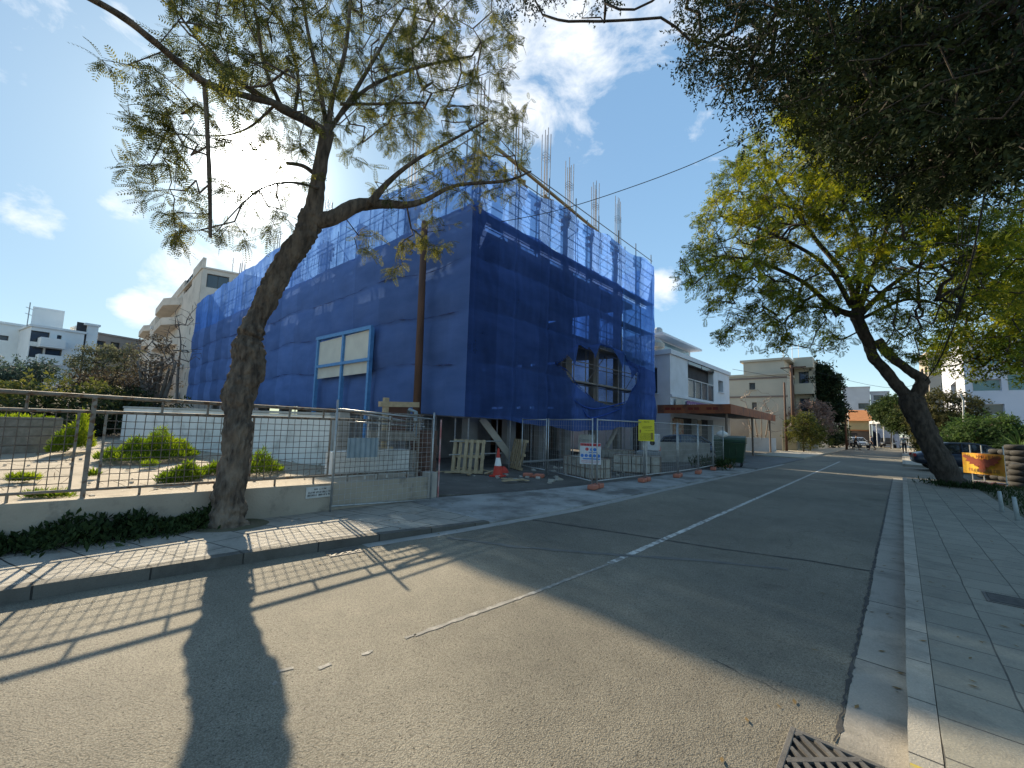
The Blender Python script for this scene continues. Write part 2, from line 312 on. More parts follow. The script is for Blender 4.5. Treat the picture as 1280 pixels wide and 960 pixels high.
struct('parking_ground', MB().prism([(3.42, -10), (60, -10), (60, 23), (4.25, 22)], -.02, .06).prism([(3.3, 34), (60, 33), (60, 60), (3.3, 60)], -.02, .06), mat('sandy_parking', (.44, .37, .26), (.36, .30, .22), 1.5, .95, .01, 30))
# left kerb and pavement
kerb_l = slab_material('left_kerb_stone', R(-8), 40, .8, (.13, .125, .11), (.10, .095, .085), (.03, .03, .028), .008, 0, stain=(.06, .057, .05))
def klh(y): return .125 if y < 2.5 else max(.03, .125 - (y - 2.5) * .03)
lf = [-12 + .4 * i for i in range(46)]
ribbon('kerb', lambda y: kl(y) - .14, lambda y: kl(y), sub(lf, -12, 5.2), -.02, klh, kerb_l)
FA, FB = Vector((-7.8, 0, 0)), Vector((-7.8, 5, 0)); FD = (FB - FA).normalized(); FN = Vector((FD.y, -FD.x, 0))
def F(s, off=0, z=0): p = FA + FD * s + FN * off; return Vector((p.x, p.y, z))
def fx(y): return FA.x + FD.x / FD.y * (y - FA.y)
pave_l = slab_material('left_pavement_slabs', R(-14), .8, .5, (.34, .315, .27), (.29, .27, .235), (.04, .04, .035), .009, .5)
pv = MB(); py_ = sub(lf, -12, 5.2); kk = len(py_)
pv.add([(fx(y) - .05, y, .06 - .006 * max(y, -5)) for y in py_] + [(kl(y) - .143, y, klh(y) - .004) for y in py_] + [(fx(y) - .05, y, -.1) for y in py_] + [(kl(y) - .143, y, -.1) for y in py_], [f for i in range(kk - 1) for f in ((i, kk + i, kk + i + 1, i + 1), (kk + i, 3 * kk + i, 3 * kk + i + 1, kk + i + 1))] + [(kk - 1, 2 * kk - 1, 4 * kk - 1, 3 * kk - 1)])
struct('pavement', pv, pave_l)
apron_m = mat('entrance_concrete', (.36, .36, .345), (.25, .25, .24), 1.1, .9, .004, 50, c3=(.13, .125, .115), s3=.8, t3=(.45, .62))
struct('site_apron', MB().prism([(kl(5.22), 5.22), (kl(7), 7), (kl(13.2), 13.2), (kl(22) - .02, 22), (-5.9, 22), (-6.5, 12), (-7.0, 8.6), (-7.4, 7.2), (fx(5.22) - .1, 5.22)], -.02, .03), apron_m)
strip('gutter', lambda y: kl(y) + .0, lambda y: kl(y) + .2 + jx(y, 5, .02), sub([3 + .3 * i for i in range(90)], 3.0, 27), .004, mat('pale_gutter', (.34, .33, .31), (.25, .25, .235), 3, .9, .003, 60))
site_m = mat('site_dirt', (.13, .12, .105), (.075, .07, .063), .9, .95, .02, 12, c3=(.22, .21, .19), s3=1.2, t3=(.55, .75))
struct('site_ground', MB().prism([(-7.4, 7.22), (-7.0, 8.62), (-6.5, 12.02), (-5.9, 22), (-6.0, 26.5), (-62, 26.5), (-62, 9.0), (-12, 5.3), (-8.1, 5.3), (-7.95, 6.2)], -.02, .035), site_m)
struct('driveway', MB().prism([(kl(22.2), 22.2), (kl(34), 34), (-10.9, 34), (-10.9, 26.7), (-6.0, 26.7), (-5.9, 22.2)], -.02, .032), mat('driveway_asphalt', (.17, .17, .165), (.12, .12, .118), 1.5, .9, .004, 60))
ribbon('pavement', lambda y: -7.4, lambda y: kl(y) - .01, [34.2, 40, 50, 60, 75, 120], -.02, .1, MATS['pale_paving'])
# sloping ground of the empty lot behind the low wall
def lz(x, y=0): return .52 + max(0.0, (-x - 9.0)) * .022
lot = MB(); nx, ny = 40, 26
lot_m = mat('lot_concrete_slab', (.37, .31, .235), (.30, .255, .195), .8, .92, .006, 25, c3=(.17, .15, .11), s3=1.6, t3=(.56, .7))
gv = []
for i in range(nx + 1):
    for j in range(ny + 1):
        x0 = fx(max(-30, -8 + (j - 18) * 13.6 / (ny - 18)) if j > 18 else -8 - (18 - j)) - .15; x = x0 - (i / nx) ** 1.8 * 130
        ym = 5.6 + min(3.4, max(0.0, (-x - 12.5)) * .5); y = -45 + j * 37 / 18 if j <= 18 else -8 + (j - 18) * (ym + 8) / (ny - 18)
        gv.append((x, y, lz(x, y) + (.03 * math.sin(x * 1.3) * math.cos(y * 1.7) if i > 2 else 0)))
lot.add(gv, [(i * (ny + 1) + j, i * (ny + 1) + j + 1, (i + 1) * (ny + 1) + j + 1, (i + 1) * (ny + 1) + j) for i in range(nx) for j in range(ny)])
struct('lot_ground', lot, lot_m)
# ---- road markings, seams
paint = mat('worn_road_paint', (.62, .61, .57), (.42, .41, .38), 6, .8, .002, 80, c3=(.22, .21, .19), s3=9, t3=(.46, .58))
faded = mat('faded_road_paint', (.38, .36, .32), (.27, .255, .225), 5, .8, .002, 80, c3=(.22, .21, .19), s3=9, t3=(.42, .52))
def pathstrip(name, pts, wd, z, m, jitter=0.0, seed=1, step=.12):
    rr = random.Random(seed); P = []
    for a, b in zip(pts, pts[1:]):
        k = max(1, int((b - a).length / step))
        P += [a.lerp(b, i / k) for i in range(k)]
    P.append(pts[-1]); s = MB(); vs = []
    for i, p in enumerate(P):
        t = (P[min(i + 1, len(P) - 1)] - P[max(0, i - 1)]).normalized(); nn = Vector((-t.y, t.x, 0))
        ww = wd / 2 * (1 + rr.uniform(-jitter, jitter)); sh = rr.uniform(-jitter, jitter) * wd * .5
        for sgn in (-1, 1): q = p + nn * (ww * sgn + sh); vs.append((q.x, q.y, z))
    s.add(vs, [(2 * i, 2 * i + 1, 2 * i + 3, 2 * i + 2) for i in range(len(P) - 1)]); return struct(name, s, m)
cl = lambda y: Vector((-2.73 + .0065 * (y - 5), y, 0))
pathstrip('centre_line', [cl(4.9), cl(10), cl(20), cl(34)], .085, .004, paint, .12, 3)
pathstrip('centre_line', [Vector((-2.93, 2.1, 0)), Vector((-2.80, 3.6, 0)), cl(4.86)], .045, .004, faded, .3, 4, .05)
pathstrip('centre_line', [Vector((-3.16, 1.15, 0)), Vector((-3.13, 1.25, 0))], .025, .004, faded, .5, 5, .04)
tar = mat('tar_seam', (.03, .03, .03), (.06, .058, .055), 9, .7, .003, 60)
pathstrip('road_seam', [G(666, 650), G(700, 655), G(780, 667), G(900, 686), G(1010, 701), G(1088, 714)], .035, .005, tar, .55, 6, .1)
pathstrip('road_seam', [G(560, 672), G(640, 683), G(760, 693), G(880, 701), G(985, 712)], .09, .0045, mat('tar_patch', (.11, .108, .10), (.16, .155, .14), 5, .8, .003, 60), .35, 7, .1)
pathstrip('road_seam', [Vector((kr(y) - .30, y, 0)) for y in (3.1, 5, 8, 12, 18, 23)], .022, .006, tar, .8, 8, .05)
for a_, b_ in (((398, 836), (414, 830)), ((452, 819), (466, 814)), ((506, 798), (520, 793)), ((340, 856), (346, 853))): pathstrip('centre_line', [G(*a_), G(*b_)], .03, .004, faded, .6, a_[0], .03)
for q_, (x0_, y0_, an_, ln_) in enumerate(((-4.9, 2.6, 1.1, 1.3), (-3.6, 6.5, .2, 2.2), (-1.2, 7.5, 1.5, 5.0), (-.62, 3.4, 2.6, .5))):
    rr = random.Random(q_ + 50); p_ = Vector((x0_, y0_, 0)); P_ = [p_.copy()]; an0_ = an_
    for k_ in range(int(ln_ / .12)): an_ += rr.uniform(-.7, .7) - .6 * (an_ - an0_); p_ = p_ + Vector((math.cos(an_), math.sin(an_), 0)) * .12; P_.append(p_.copy())
    pathstrip('road_crack', P_, .006, .0035, tar, .7, q_, .06)
pathstrip('stop_line', [G(1000, 598), G(1105, 606)], .12, .004, faded, .3, 9)
strip('yellow_kerb_mark', lambda y: kr(y) + .004, lambda y: kr(y) + .09, [2.2, 2.5, 2.98], .1245, mat('yellow_kerb_paint', (.50, .38, .04), (.38, .30, .06), 7, .7, c3=(.3, .27, .2), s3=12))
# ---- drains and manholes
iron = mat('cast_iron', (.10, .095, .09), (.16, .15, .135), 14, .6, .002, 90, metal=.35)
dark_void = mat('drain_void', (.008, .008, .008), (.012, .012, .012), 4, .9)
def grate(name, label, cx, cy, sx, sy, rz, group=None, bars=8, diag=False, z=.006):
    t = thing(name, label, 'drain grate', (cx, cy, 0), rz, group)
    MB().box((0, 0, z - .001), (sx, sy, .003)).build('pit', dark_void, t, world=False)
    f = MB(); b = .028
    for x in (-1, 1): f.box((x * (sx / 2 - b / 2), 0, z + .008), (b, sy, .02)); f.box((0, x * (sy / 2 - b / 2), z + .008), (sx - 2 * b - .001, b, .018))
    f.build('frame', iron, t, world=False, bevel=.003)
    g = MB(); 
    if diag:
        k = int((sx + sy) / .08)
        for dsgn, every, wd in ((-1, 1, .026), (1, 3, .03)):
            for i in range(1, k, every):
                c = -(sx + sy) / 2 + i * (sx + sy) / k; pts = []
                # line x*? : y = dsgn*-x + c clipped to the frame
                for x in (-sx / 2 + b, sx / 2 - b):
                    y = -dsgn * -x + c if dsgn == -1 else x + c
                    y = (-x + c) if dsgn == -1 else (x + c); pts.append((x, y))
                (x0, y0), (x1, y1) = pts; lim = sy / 2 - b
                def clip(x0, y0, x1, y1):
                    if max(y0, y1) < -lim or min(y0, y1) > lim: return None
                    m_ = (y1 - y0) / (x1 - x0); o = []
                    for x, y in ((x0, y0), (x1, y1)):
                        if y > lim: x, y = x + (lim - y) / m_, lim
                        if y < -lim: x, y = x + (-lim - y) / m_, -lim
                        o.append((x, y))
                    return o
                c2 = clip(x0, y0, x1, y1)
                if c2 and math.dist(c2[0], c2[1]) > .03: g.beam((*c2[0], z + .008 + (.001 if dsgn == 1 else 0)), (*c2[1], z + .008 + (.001 if dsgn == 1 else 0)), wd, .014)
    else:
        for i in range(bars):
            x = -sx / 2 + b + (i + .5) * (sx - 2 * b) / bars; g.box((x, 0, z + .008), ((sx - 2 * b) / bars * .45, sy - 2 * b - .002, .014))
        g.box((0, 0, z + .006), (sx - 2 * b - .002, .02, .012))
    g.build('grating', iron, t, world=False); return t
grate('drain_grate', 'square cast iron drain grate with diagonal bars at the foot of the right kerb', -.295, 2.79, .44, .5, 0, diag=True)
grate('drain_grate', 'small slotted iron drain grate by the left kerb', -5.37, 2.68, .26, .42, R(-9), diag=True, z=-.009)
def cover(label, cx, cy, sx, sy, z):
    t = thing('manhole_cover', label, 'manhole cover', (cx, cy, z), 0)
    MB().box((0, 0, 0), (sx, sy, .012)).build('frame', iron, t, world=False, bevel=.002)
    MB().box((0, 0, .004), (sx - .05, sy - .05, .013)).build('lid', mat('manhole_lid', (.05, .048, .045), (.09, .085, .08), 20, .8, .003, 120), t, world=False, bevel=.002)
cover('rectangular dark manhole cover set across the right pavement slabs', .93, 6.55, .62, .36, .121)
cover('manhole cover at the bottom right edge on sunlit pavement', .76, 4.35, .34, .42, .121)

# ---------------------------------------------------------------- low wall and mesh fence on the left
wall_m = mat('stained_wall_render', (.40, .35, .28), (.31, .27, .215), 1.6, .92, .006, 35, c3=(.15, .135, .115), s3=1.9, t3=(.55, .72))
def wz(s): return .605 - .019 * max(s, -5)
def rz1(s): return 1.945 - .013 * max(s, -5)
def rz3(s): return .71 - .012 * max(s, -5)
bw = MB(); ss = [-12 + .6 * i for i in range(30)] + [5.74]; k = len(ss)
for (a, b) in zip(ss, ss[1:]): pass
bw.add([F(s, o, z) for s in ss for o, z in ((.0, -.2), (.0, wz(s)), (-.2, wz(s)), (-.2, -.2))],
       [(4 * i + j, 4 * i + j + 1, 4 * i + j + 5, 4 * i + j + 4) for i in range(k - 1) for j in range(3)] + [(0, 3, 2, 1), (4 * k - 4, 4 * k - 3, 4 * k - 2, 4 * k - 1)])
wt = thing('boundary_wall', 'low stained cream wall beside the left pavement under the mesh fence', 'wall', F(3))
bw.build('wall', wall_m, wt)
MB().box(F(5.87, -.1, .19), (.25, .25, .80), R(-2)).build('end_pillar', mat('pillar_render', (.40, .37, .33), (.30, .28, .25), 3, .92, .004, 50), wt, bevel=.01)
sg = thing('notice_plate', 'small white notice plate with dark lettering on the low wall', 'sign', F(3.32, .012, .40), math.atan2(FD.y, FD.x))
MB().box((0, 0, 0), (.46, .012, .2)).build('plate', mat('notice_white', (.55, .55, .52), (.45, .45, .43), 8, .6), sg, world=False)
ink = mat('dark_ink', (.03, .03, .03), (.05, .05, .05), 5, .7)
def scribble(mb, x0, x1, z, h, y, seed, wd=.6):
    """a line of small dark strokes, as the unreadably small lettering looks"""
    rr = random.Random(seed); x = x0
    while x < x1:
        w_ = h * rr.uniform(.45, .75)
        if rr.random() < .12: x += w_; continue
        mb.box((x + w_ * .12, y, z), (h * .16, .002, h)); 
        if rr.random() < .7: mb.box((x + w_ * .45, y, z + rr.choice((-.42, 0, .42)) * h), (w_ * .62, .0022, h * .16))
        if rr.random() < .6: mb.box((x + w_ * .78, y, z), (h * .15, .0018, h * rr.uniform(.6, 1)))
        x += w_ * 1.1
nl = MB(); scribble(nl, -.09, .12, .055, .03, -.008, 1); scribble(nl, -.19, .2, .0, .035, -.008, 2); scribble(nl, -.2, .2, -.05, .035, -.008, 3)
nl.build('lettering', ink, sg, world=False)

paintrust = mat('peeling_grey_fence_paint', (.24, .22, .19), (.16, .135, .11), 9, .75, .0015, 120, metal=.0, c3=(.12, .07, .04), s3=14, t3=(.52, .6))
fe = thing('mesh_fence', 'rusty grey pipe and wire mesh fence standing on the low wall', 'fence', F(0, -.1, .6))
fo = -.1
def frail(s0, s1, z, rad): return MB().tube([F(s0, fo, z(s0)), F(-5, fo, z(-5)), F(s1, fo, z(s1))], rad, 8)
frail(-12, 5.6, rz1, .027).build('top_rail', paintrust, fe, smooth=True)
frail(-12, 5.6, lambda s: 1.735, .022).build('middle_rail', paintrust, fe, smooth=True)
frail(-12, 5.6, rz3, .02).build('bottom_rail', paintrust, fe, smooth=True)
POSTS = [-11.2, -7.4, -3.55, .29, 5.5]
wire_m = mat('rusty_wire', (.10, .085, .07), (.16, .13, .105), 20, .7)
for s in POSTS: MB().box(F(s, fo, (wz(s) + rz1(s)) / 2), (.05, .05, rz1(s) - wz(s) + .0), math.atan2(FD.y, FD.x)).build('post', paintrust, fe)
sp = onplane(32, 500, FA, FB); 
for s in [-.3 - .85 * i for i in range(12)] + [1.0, 1.55, 2.75, 3.35, 4.1, 4.8]:
    MB().tube([F(s, fo, 1.735), F(s, fo, rz1(s))], .016, 6).build('spacer', paintrust, fe)
for s in [-.35 - 1.1 * i for i in range(10)] + [.85, 1.5, 2.6, 3.25, 3.9, 4.55, 5.25]:
    MB().tube([F(s, fo, wz(s) - .02), F(s, fo, rz3(s))], .017, 6).build('foot', paintrust, fe)
def mesh_panel(s0, s1, z0, z1, parent, off=fo, pitch=.10, r_=.005, frame=True, m=wire_m, fm=paintrust):
    w_ = MB(); n_ = max(2, int((s1 - s0) / pitch)); rr = random.Random(int(s0 * 10))
    for i in range(n_ + 1):
        s = s0 + (s1 - s0) * i / n_; b_ = rr.uniform(-.008, .008)
        w_.tube([F(s, off, z0), F(s + b_, off + b_, (z0 + z1) / 2), F(s, off, z1)], r_, 4, False)
    kz = max(2, int((z1 - z0) / (pitch * .95)))
    for j in range(kz + 1):
        z = z0 + (z1 - z0) * j / kz; pts = [F(s0 + (s1 - s0) * t / 6, off + .004, z + rr.uniform(-.008, .004)) for t in range(7)]
        w_.tube(pts, r_, 4, False)
    w_.build('wire_mesh', m, parent)
    if frame:
        for s in (s0, s1): MB().beam(F(s, off, z0 - .01), F(s, off, z1 + .01), .028, .028).build('panel_upright', fm, parent)
for s0, s1 in ((-11.1, -7.5), (-7.3, -3.65), (-3.4, .16), (.42, 1.95), (2.2, 3.5), (3.62, 5.4)): mesh_panel(s0, s1, .70, 1.72, fe)

# temporary galvanised panels beyond, leaning against the wall end
tf = thing('temporary_fence_panel', 'galvanised mesh fence panel propped against the end of the low wall', 'fence panel', F(3.6, .12, .1))
tw = MB().tube([F(3.5, .13, -.02), F(3.5, .13, 2.1)], .02, 8).tube([F(5.72, .16, .0), F(5.72, .16, 1.95)], .02, 8)
tw.tube([F(3.5, .13, 1.93), F(5.72, .16, 1.80)], .016, 8).tube([F(3.5, .13, .14), F(5.72, .16, .02)], .016, 8)
tw.build('frame', steel, tf, smooth=True)
mesh_panel(3.53, 5.7, .12, 1.80, tf, off=.125, pitch=.11, r_=.0028, frame=False, m=steel)
tf2 = thing('railing', 'two leaning galvanised pipe rails beside the mesh fence corner', 'railing', F(4.8, -.25, .5))
MB().tube([F(3.7, -.22, 1.92), F(5.75, -.3, 1.68)], .022, 8).build('rail', steel, tf2, smooth=True)
MB().tube([F(3.9, -.26, 1.70), F(5.8, -.3, 1.62)], .018, 8).build('rail', steel, tf2, smooth=True)
for s in (4.35, 4.6, 4.85): MB().tube([F(s, -.25, wz(s)), F(s, -.25, 1.84)], .018, 6).build('upright', mat('white_pipe', (.6, .6, .58), (.45, .45, .43), 9, .5), tf2)
sh = thing('metal_sheet', 'blue grey corrugated metal sheet wired to the leaning fence panel', 'metal sheet', F(4.03, .17, 1.2), math.atan2(FD.y, FD.x))
s_ = MB(); nn_ = 36
s_.add([(-.32 + .64 * i / nn_, -.012 * math.sin(i * PI / 3) - .02, z) for z in (-.19, .19) for i in range(nn_ + 1)], [(i, i + 1, nn_ + 2 + i, nn_ + 1 + i) for i in range(nn_)])
o = s_.build('sheet', mat('blue_grey_sheet', (.24, .30, .34), (.19, .24, .27), 6, .5, metal=.2), sh, world=False); mm = o.modifiers.new('solid', 'SOLIDIFY'); mm.thickness = .004
pk = thing('site_edge_post', 'thin red and white striped post at the end of the low wall', 'post', F(6.05, .0, 0))
MB().tube([F(6.05, 0, -.05), F(6.05, 0, 1.8)], .018, 8).build('pole', mat('faded_red_paint', (.42, .10, .10), (.5, .4, .38), 5, .6), pk)

# ---------------------------------------------------------------- trees
def cr_spline(P, n=6):
    P = [np.array(p, float) for p in P]; out = []
    for i in range(len(P) - 1):
        p0, p1, p2, p3 = P[max(i - 1, 0)], P[i], P[i + 1], P[min(i + 2, len(P) - 1)]
        for k in range(n):
            t = k / n; out.append(.5 * ((2 * p1) + (-p0 + p2) * t + (2 * p0 - 5 * p1 + 4 * p2 - p3) * t * t + (-p0 + 3 * p1 - 3 * p2 + p3) * t ** 3))
    out.append(P[-1]); return out
from mathutils import noise as mnoise
def knobbly(mb, pts4, n=14, amp=.16, seed=0, fn=6, ridge=0.0):
    """pts4: [x,y,z,r] control points -> a bark-knobbed tapering limb"""
    P = cr_spline(pts4, fn); k = len(P); vs = []; prev = None
    for i, p in enumerate(P):
        a, b = P[min(i + 1, k - 1)][:3], P[max(i - 1, 0)][:3]; t = Vector(a - b).normalized()
        if prev is None: u = Vector((1, 0, 0)) if abs(t.x) < .9 else Vector((0, 1, 0)); u = (u - t * u.dot(t)).normalized()
        else: u = (prev - t * prev.dot(t)).normalized()
        prev = u; w_ = t.cross(u); c = Vector(p[:3])
        for j in range(n):
            an = 2 * PI * j / n; d = u * math.cos(an) + w_ * math.sin(an)
            q = c + d * p[3]; nz = mnoise.noise(q * (1.1 / max(p[3], .05)) * .35 + Vector((seed, 0, 0))) * amp + mnoise.noise(q * 9 + Vector((seed, 5, 0))) * amp * .45 + ((abs(mnoise.noise(Vector((q.x * 17, q.y * 17, q.z * 4.5)))) - .2) * ridge + mnoise.noise(Vector((q.x * 40, q.y * 40, q.z * 14))) * ridge * .35 if ridge else 0)
            vs.append(c + d * p[3] * (1 + nz))
    fs = [(i * n + j, i * n + (j + 1) % n, (i + 1) * n + (j + 1) % n, (i + 1) * n + j) for i in range(k - 1) for j in range(n)]
    fs += [tuple(range(n - 1, -1, -1)), tuple((k - 1) * n + j for j in range(n))]
    mb.add(vs, fs); return P
def pxr(px, py, r, rad):
    """radius in metres of rad pixels seen at (px,py), distance r"""
    return (D(px + rad, py, r) - D(px - rad, py, r)).length / 2
def limb_px(mb, pts, n=14, amp=.16, seed=0, fn=6, ridge=0.0):
    return knobbly(mb, [[*D(px, py, r), pxr(px, py, r, rad)] for px, py, r, rad in pts], n, amp, seed, fn, ridge)
def grow(mb, seeds, targets, step=.35, r0=.0045, wob=.09, droop=.0, maxr=.06, sides=5, up=.0):
    """twigs grow from the limb points (seeds) out to every target; returns twig end segments for the leaves"""
    pos = [np.array(p[:3], float) for p in seeds]; par = [-1] * len(pos); cnt = [0] * len(pos); fixed = len(pos)
    T = np.array(targets); c0 = np.array(pos).mean(0) if len(pos) < 4 else None
    S = np.array(pos); dist = np.min(np.linalg.norm(T[:, None, :] - S[None, :, :], axis=2), axis=1); T = T[np.argsort(dist)]
    tips = []
    buf = np.zeros((len(T) * 40 + len(pos), 3)); buf[:len(pos)] = S; nb = len(pos)
    root = S[0]
    for t in T:
        dd = np.linalg.norm(buf[:nb] - t, axis=1); i = int(np.argmin(dd + .12 * np.linalg.norm(buf[:nb] - root, axis=1))); d = dd[i]
        k = max(1, min(30, int(d / step))); a = buf[i].copy(); cur = i; side = rng.normal(size=3) * wob * d
        for q in range(1, k + 1):
            f = q / k; p = a + (t - a) * f + side * math.sin(f * PI) + rng.normal(size=3) * wob * .25 * step; p[2] += (up - droop) * d * math.sin(f * PI)
            buf[nb] = p; par.append(cur); cnt.append(0); cur = nb; nb += 1
        tips.append(cur)
    for tp in tips:
        c = tp
        while c >= 0: cnt[c] += 1; c = par[c]
    segs = []
    # draw chains
    kids = {}
    for c in range(fixed, nb): kids.setdefault(par[c], []).append(c)
    for st in list(kids.keys()):
        for c in kids[st]:
            if st >= fixed and c == max(kids[st], key=lambda x: cnt[x]): continue
            chain = [st, c]
            while chain[-1] in kids: chain.append(max(kids[chain[-1]], key=lambda x: cnt[x]))
            rad = [min(maxr, r0 * cnt[x] ** .5) for x in chain[1:]]; rad = [rad[0]] + rad
            mb.tube([buf[x] for x in chain], rad, sides, False)
    for c in range(fixed, nb):
        if cnt[c] <= 4: segs.append((buf[par[c]], buf[c]))
    return segs
def rotmats(dirs, roll):
    """(n,3,3) frames with x along dirs and a given roll"""
    x = dirs / np.linalg.norm(dirs, axis=1, keepdims=True); up = np.tile([0, 0, 1.0], (len(x), 1)); bad = np.abs(x[:, 2]) > .97; up[bad] = [1, 0, 0]
    y = np.cross(up, x); y /= np.linalg.norm(y, axis=1, keepdims=True); z = np.cross(x, y)
    c, s = np.cos(roll)[:, None], np.sin(roll)[:, None]; y2 = y * c + z * s; z2 = -y * s + z * c
    return np.stack([x, y2, z2], axis=2)
def frond(nl=9, L=.26, ll=.036, lw=.011, sag=.25, angle=1.0):
    """pinnate leaf along +x: leaflets as quads; returns verts, faces"""
    V = []; Fc = []
    for i in range(nl):
        t = (i + .6) / nl; cx = L * t; cz = -sag * L * t * t; s_ = ll * (.55 + .9 * math.sin(min(1, t * 1.05) * PI * .9 + .15))
        for sgn in (-1, 1):
            d = np.array([math.cos(angle), sgn * math.sin(angle), -.18]); d /= np.linalg.norm(d); pr = np.array([-d[1], d[0], 0.0]); b = np.array([cx, 0, cz])
            k = len(V); V += [b, b + d * s_ * .5 + pr * lw * .5, b + d * s_, b + d * s_ * .5 - pr * lw * .5]; Fc.append((k, k + 1, k + 2, k + 3))
    k = len(V); w_ = .0016   # the rib
    V += [np.array([0, -w_, 0]), np.array([L, -w_ * .5, -sag * L]), np.array([L, w_ * .5, -sag * L]), np.array([0, w_, 0])]; Fc.append((k, k + 1, k + 2, k + 3))
    return np.array(V), np.array(Fc)
def sprig(n=10, L=.22, ll=.055, lw=.017, spread=.9):
    V = []; Fc = []; rr = random.Random(5)
    for i in range(n):
        t = (i + .5) / n; b = np.array([L * t, 0, -.15 * L * t * t]); an = rr.uniform(0, 2 * PI)
        d = np.array([rr.uniform(.3, .9), math.cos(an) * spread, math.sin(an) * spread - .25]); d /= np.linalg.norm(d); q = np.cross(d, [0, .3, 1]); q /= np.linalg.norm(q); s_ = ll * rr.uniform(.75, 1.2)
        k = len(V); V += [b, b + d * s_ * .45 + q * lw * .5, b + d * s_, b + d * s_ * .45 - q * lw * .5]; Fc.append((k, k + 1, k + 2, k + 3))
    return np.array(V), np.array(Fc)
def scatter_leaves(name, tmpls, P, Dr, roll, scale, m, parent):
    Vs, Fs, base = [], [], 0
    idx = rng.integers(0, len(tmpls), len(P)); RM = rotmats(Dr, roll)
    for ti, (tv, tf_) in enumerate(tmpls):
        s = idx == ti; k = int(s.sum())
        if not k: continue
        v = np.einsum('nij,vj->nvi', RM[s], tv) * scale[s][:, None, None] + P[s][:, None, :]
        f = tf_[None] + (np.arange(k) * len(tv))[:, None, None] + base
        Vs.append(v.reshape(-1, 3)); Fs.append(f.reshape(-1, 4)); base += k * len(tv)
    return np_mesh(name, np.concatenate(Vs), np.concatenate(Fs), m, parent)
def leaf_up(segs, per, tm, name, m, parent, out=.9, down=-.25, jitter=.12, smin=.75, smax=1.25):
    A = np.array([s[0] for s in segs]); B = np.array([s[1] for s in segs]); n_ = len(A) * per
    i = np.repeat(np.arange(len(A)), per); t = rng.random(n_)[:, None]; P = A[i] + (B[i] - A[i]) * t + rng.normal(size=(n_, 3)) * jitter * .2
    d = B[i] - A[i]; d /= np.linalg.norm(d, axis=1, keepdims=True) + 1e-9; Dr = d * .6 + rng.normal(size=(n_, 3)) * out; Dr[:, 2] = Dr[:, 2] * .6 + down
    return scatter_leaves(name, tm, P, Dr, rng.normal(size=n_) * .6, rng.uniform(smin, smax, n_), m, parent)
def blobs_px(blobs, n):
    """points inside blobs given as (px,py,radius px,dist,depth half range,weight)"""
    w_ = np.array([b[5] * b[2] ** 2 for b in blobs], float); w_ /= w_.sum(); out = []
    for _ in range(n):
        b = blobs[rng.choice(len(blobs), p=w_)]
        a = rng.random() * 2 * PI; q = math.sqrt(rng.random()) * b[2]; r_ = b[3] + rng.normal() * b[4] * .5
        out.append(np.array(D(b[0] + q * math.cos(a), b[1] + q * math.sin(a), r_)))
    return out
def blobs_w(blobs, n, shell=.5):
    """points in world ellipsoids (x,y,z,rx,ry,rz,weight), denser towards the surface"""
    w_ = np.array([b[6] * b[3] * b[4] * b[5] for b in blobs], float); w_ /= w_.sum(); out = []
    for _ in range(n):
        b = blobs[rng.choice(len(blobs), p=w_)]; d = rng.normal(size=3); d /= np.linalg.norm(d); q = rng.random() ** (1 / 3 if shell < .5 else .22)
        out.append(np.array(b[:3]) + d * q * np.array(b[3:6]))
    return out
bark = mat('rough_bark', (.16, .125, .095), (.045, .036, .03), 13, .95, .05, 20, stretch=(1, 1, .3), c3=(.20, .155, .115), s3=3.5)
bark_dark = mat('dark_bark', (.085, .068, .055), (.03, .025, .02), 11, .95, .05, 18, stretch=(1, 1, .35))
# ---- big leaning tree on the left pavement
T1 = thing('street_tree', 'leaning tree with crooked rough trunk and feathery leaves on the left pavement', 'tree', (-7.52, 1.88, .05))
R0 = 8.0; tr = MB()
main = limb_px(tr, [(284, 680, 7.72, 40), (284, 666, 7.73, 29), (284, 650, 7.75, 23), (287, 618, 7.8, 19.5), (295, 560, 7.86, 17), (298, 528, 7.92, 18.5), (299, 495, R0, 21), (309, 466, R0, 20), (309, 438, R0, 20), (314, 416, R0, 15), (323, 394, R0, 13.5), (339, 362, R0, 14), (361, 322, R0, 14), (384, 288, R0, 13.5), (391, 268, R0, 14)], 52, .26, 1, 16, .35)
up1 = limb_px(tr, [(388, 282, R0, 14), (395, 245, R0 - .05, 10.5), (401, 205, R0 - .1, 8.5), (409, 165, R0 - .15, 8.5)], 12, .14, 2)
rt = limb_px(tr, [(392, 278, R0, 11), (418, 271, R0, 10), (446, 257, R0 + .1, 8.5), (478, 255, R0 + .2, 5.8), (508, 256, R0 + .3, 4.2), (532, 250, R0 + .4, 3.2), (570, 232, R0 + .5, 2.2), (632, 226, R0 + .7, 1.8), (664, 214, R0 + .8, 1)], 10, .12, 3)
rt2 = limb_px(tr, [(462, 256, R0 + .1, 6), (485, 228, R0 + .0, 3.4), (520, 200, R0 - .2, 2.4), (560, 178, R0 - .3, 1.7), (610, 150, R0 - .4, 1)], 8, .1, 4)
lf1 = limb_px(tr, [(410, 168, R0 - .15, 6.5), (385, 152, R0 - .4, 6), (352, 135, R0 - .8, 6), (328, 120, R0 - 1.0, 2.8), (290, 95, R0 - 1.3, 2.2), (262, 60, R0 - 1.4, 1.5)], 8, .12, 5)
old = limb_px(tr, [(345, 130, R0 - .9, 3.8), (300, 118, R0 - 1.1, 4.2), (262, 106, R0 - 1.3, 5), (235, 88, R0 - 1.4, 5), (190, 50, R0 - 1.6, 4.8), (145, 16, R0 - 1.7, 4.6), (60, -30, R0 - 1.9, 4.4)], 9, .12, 6)
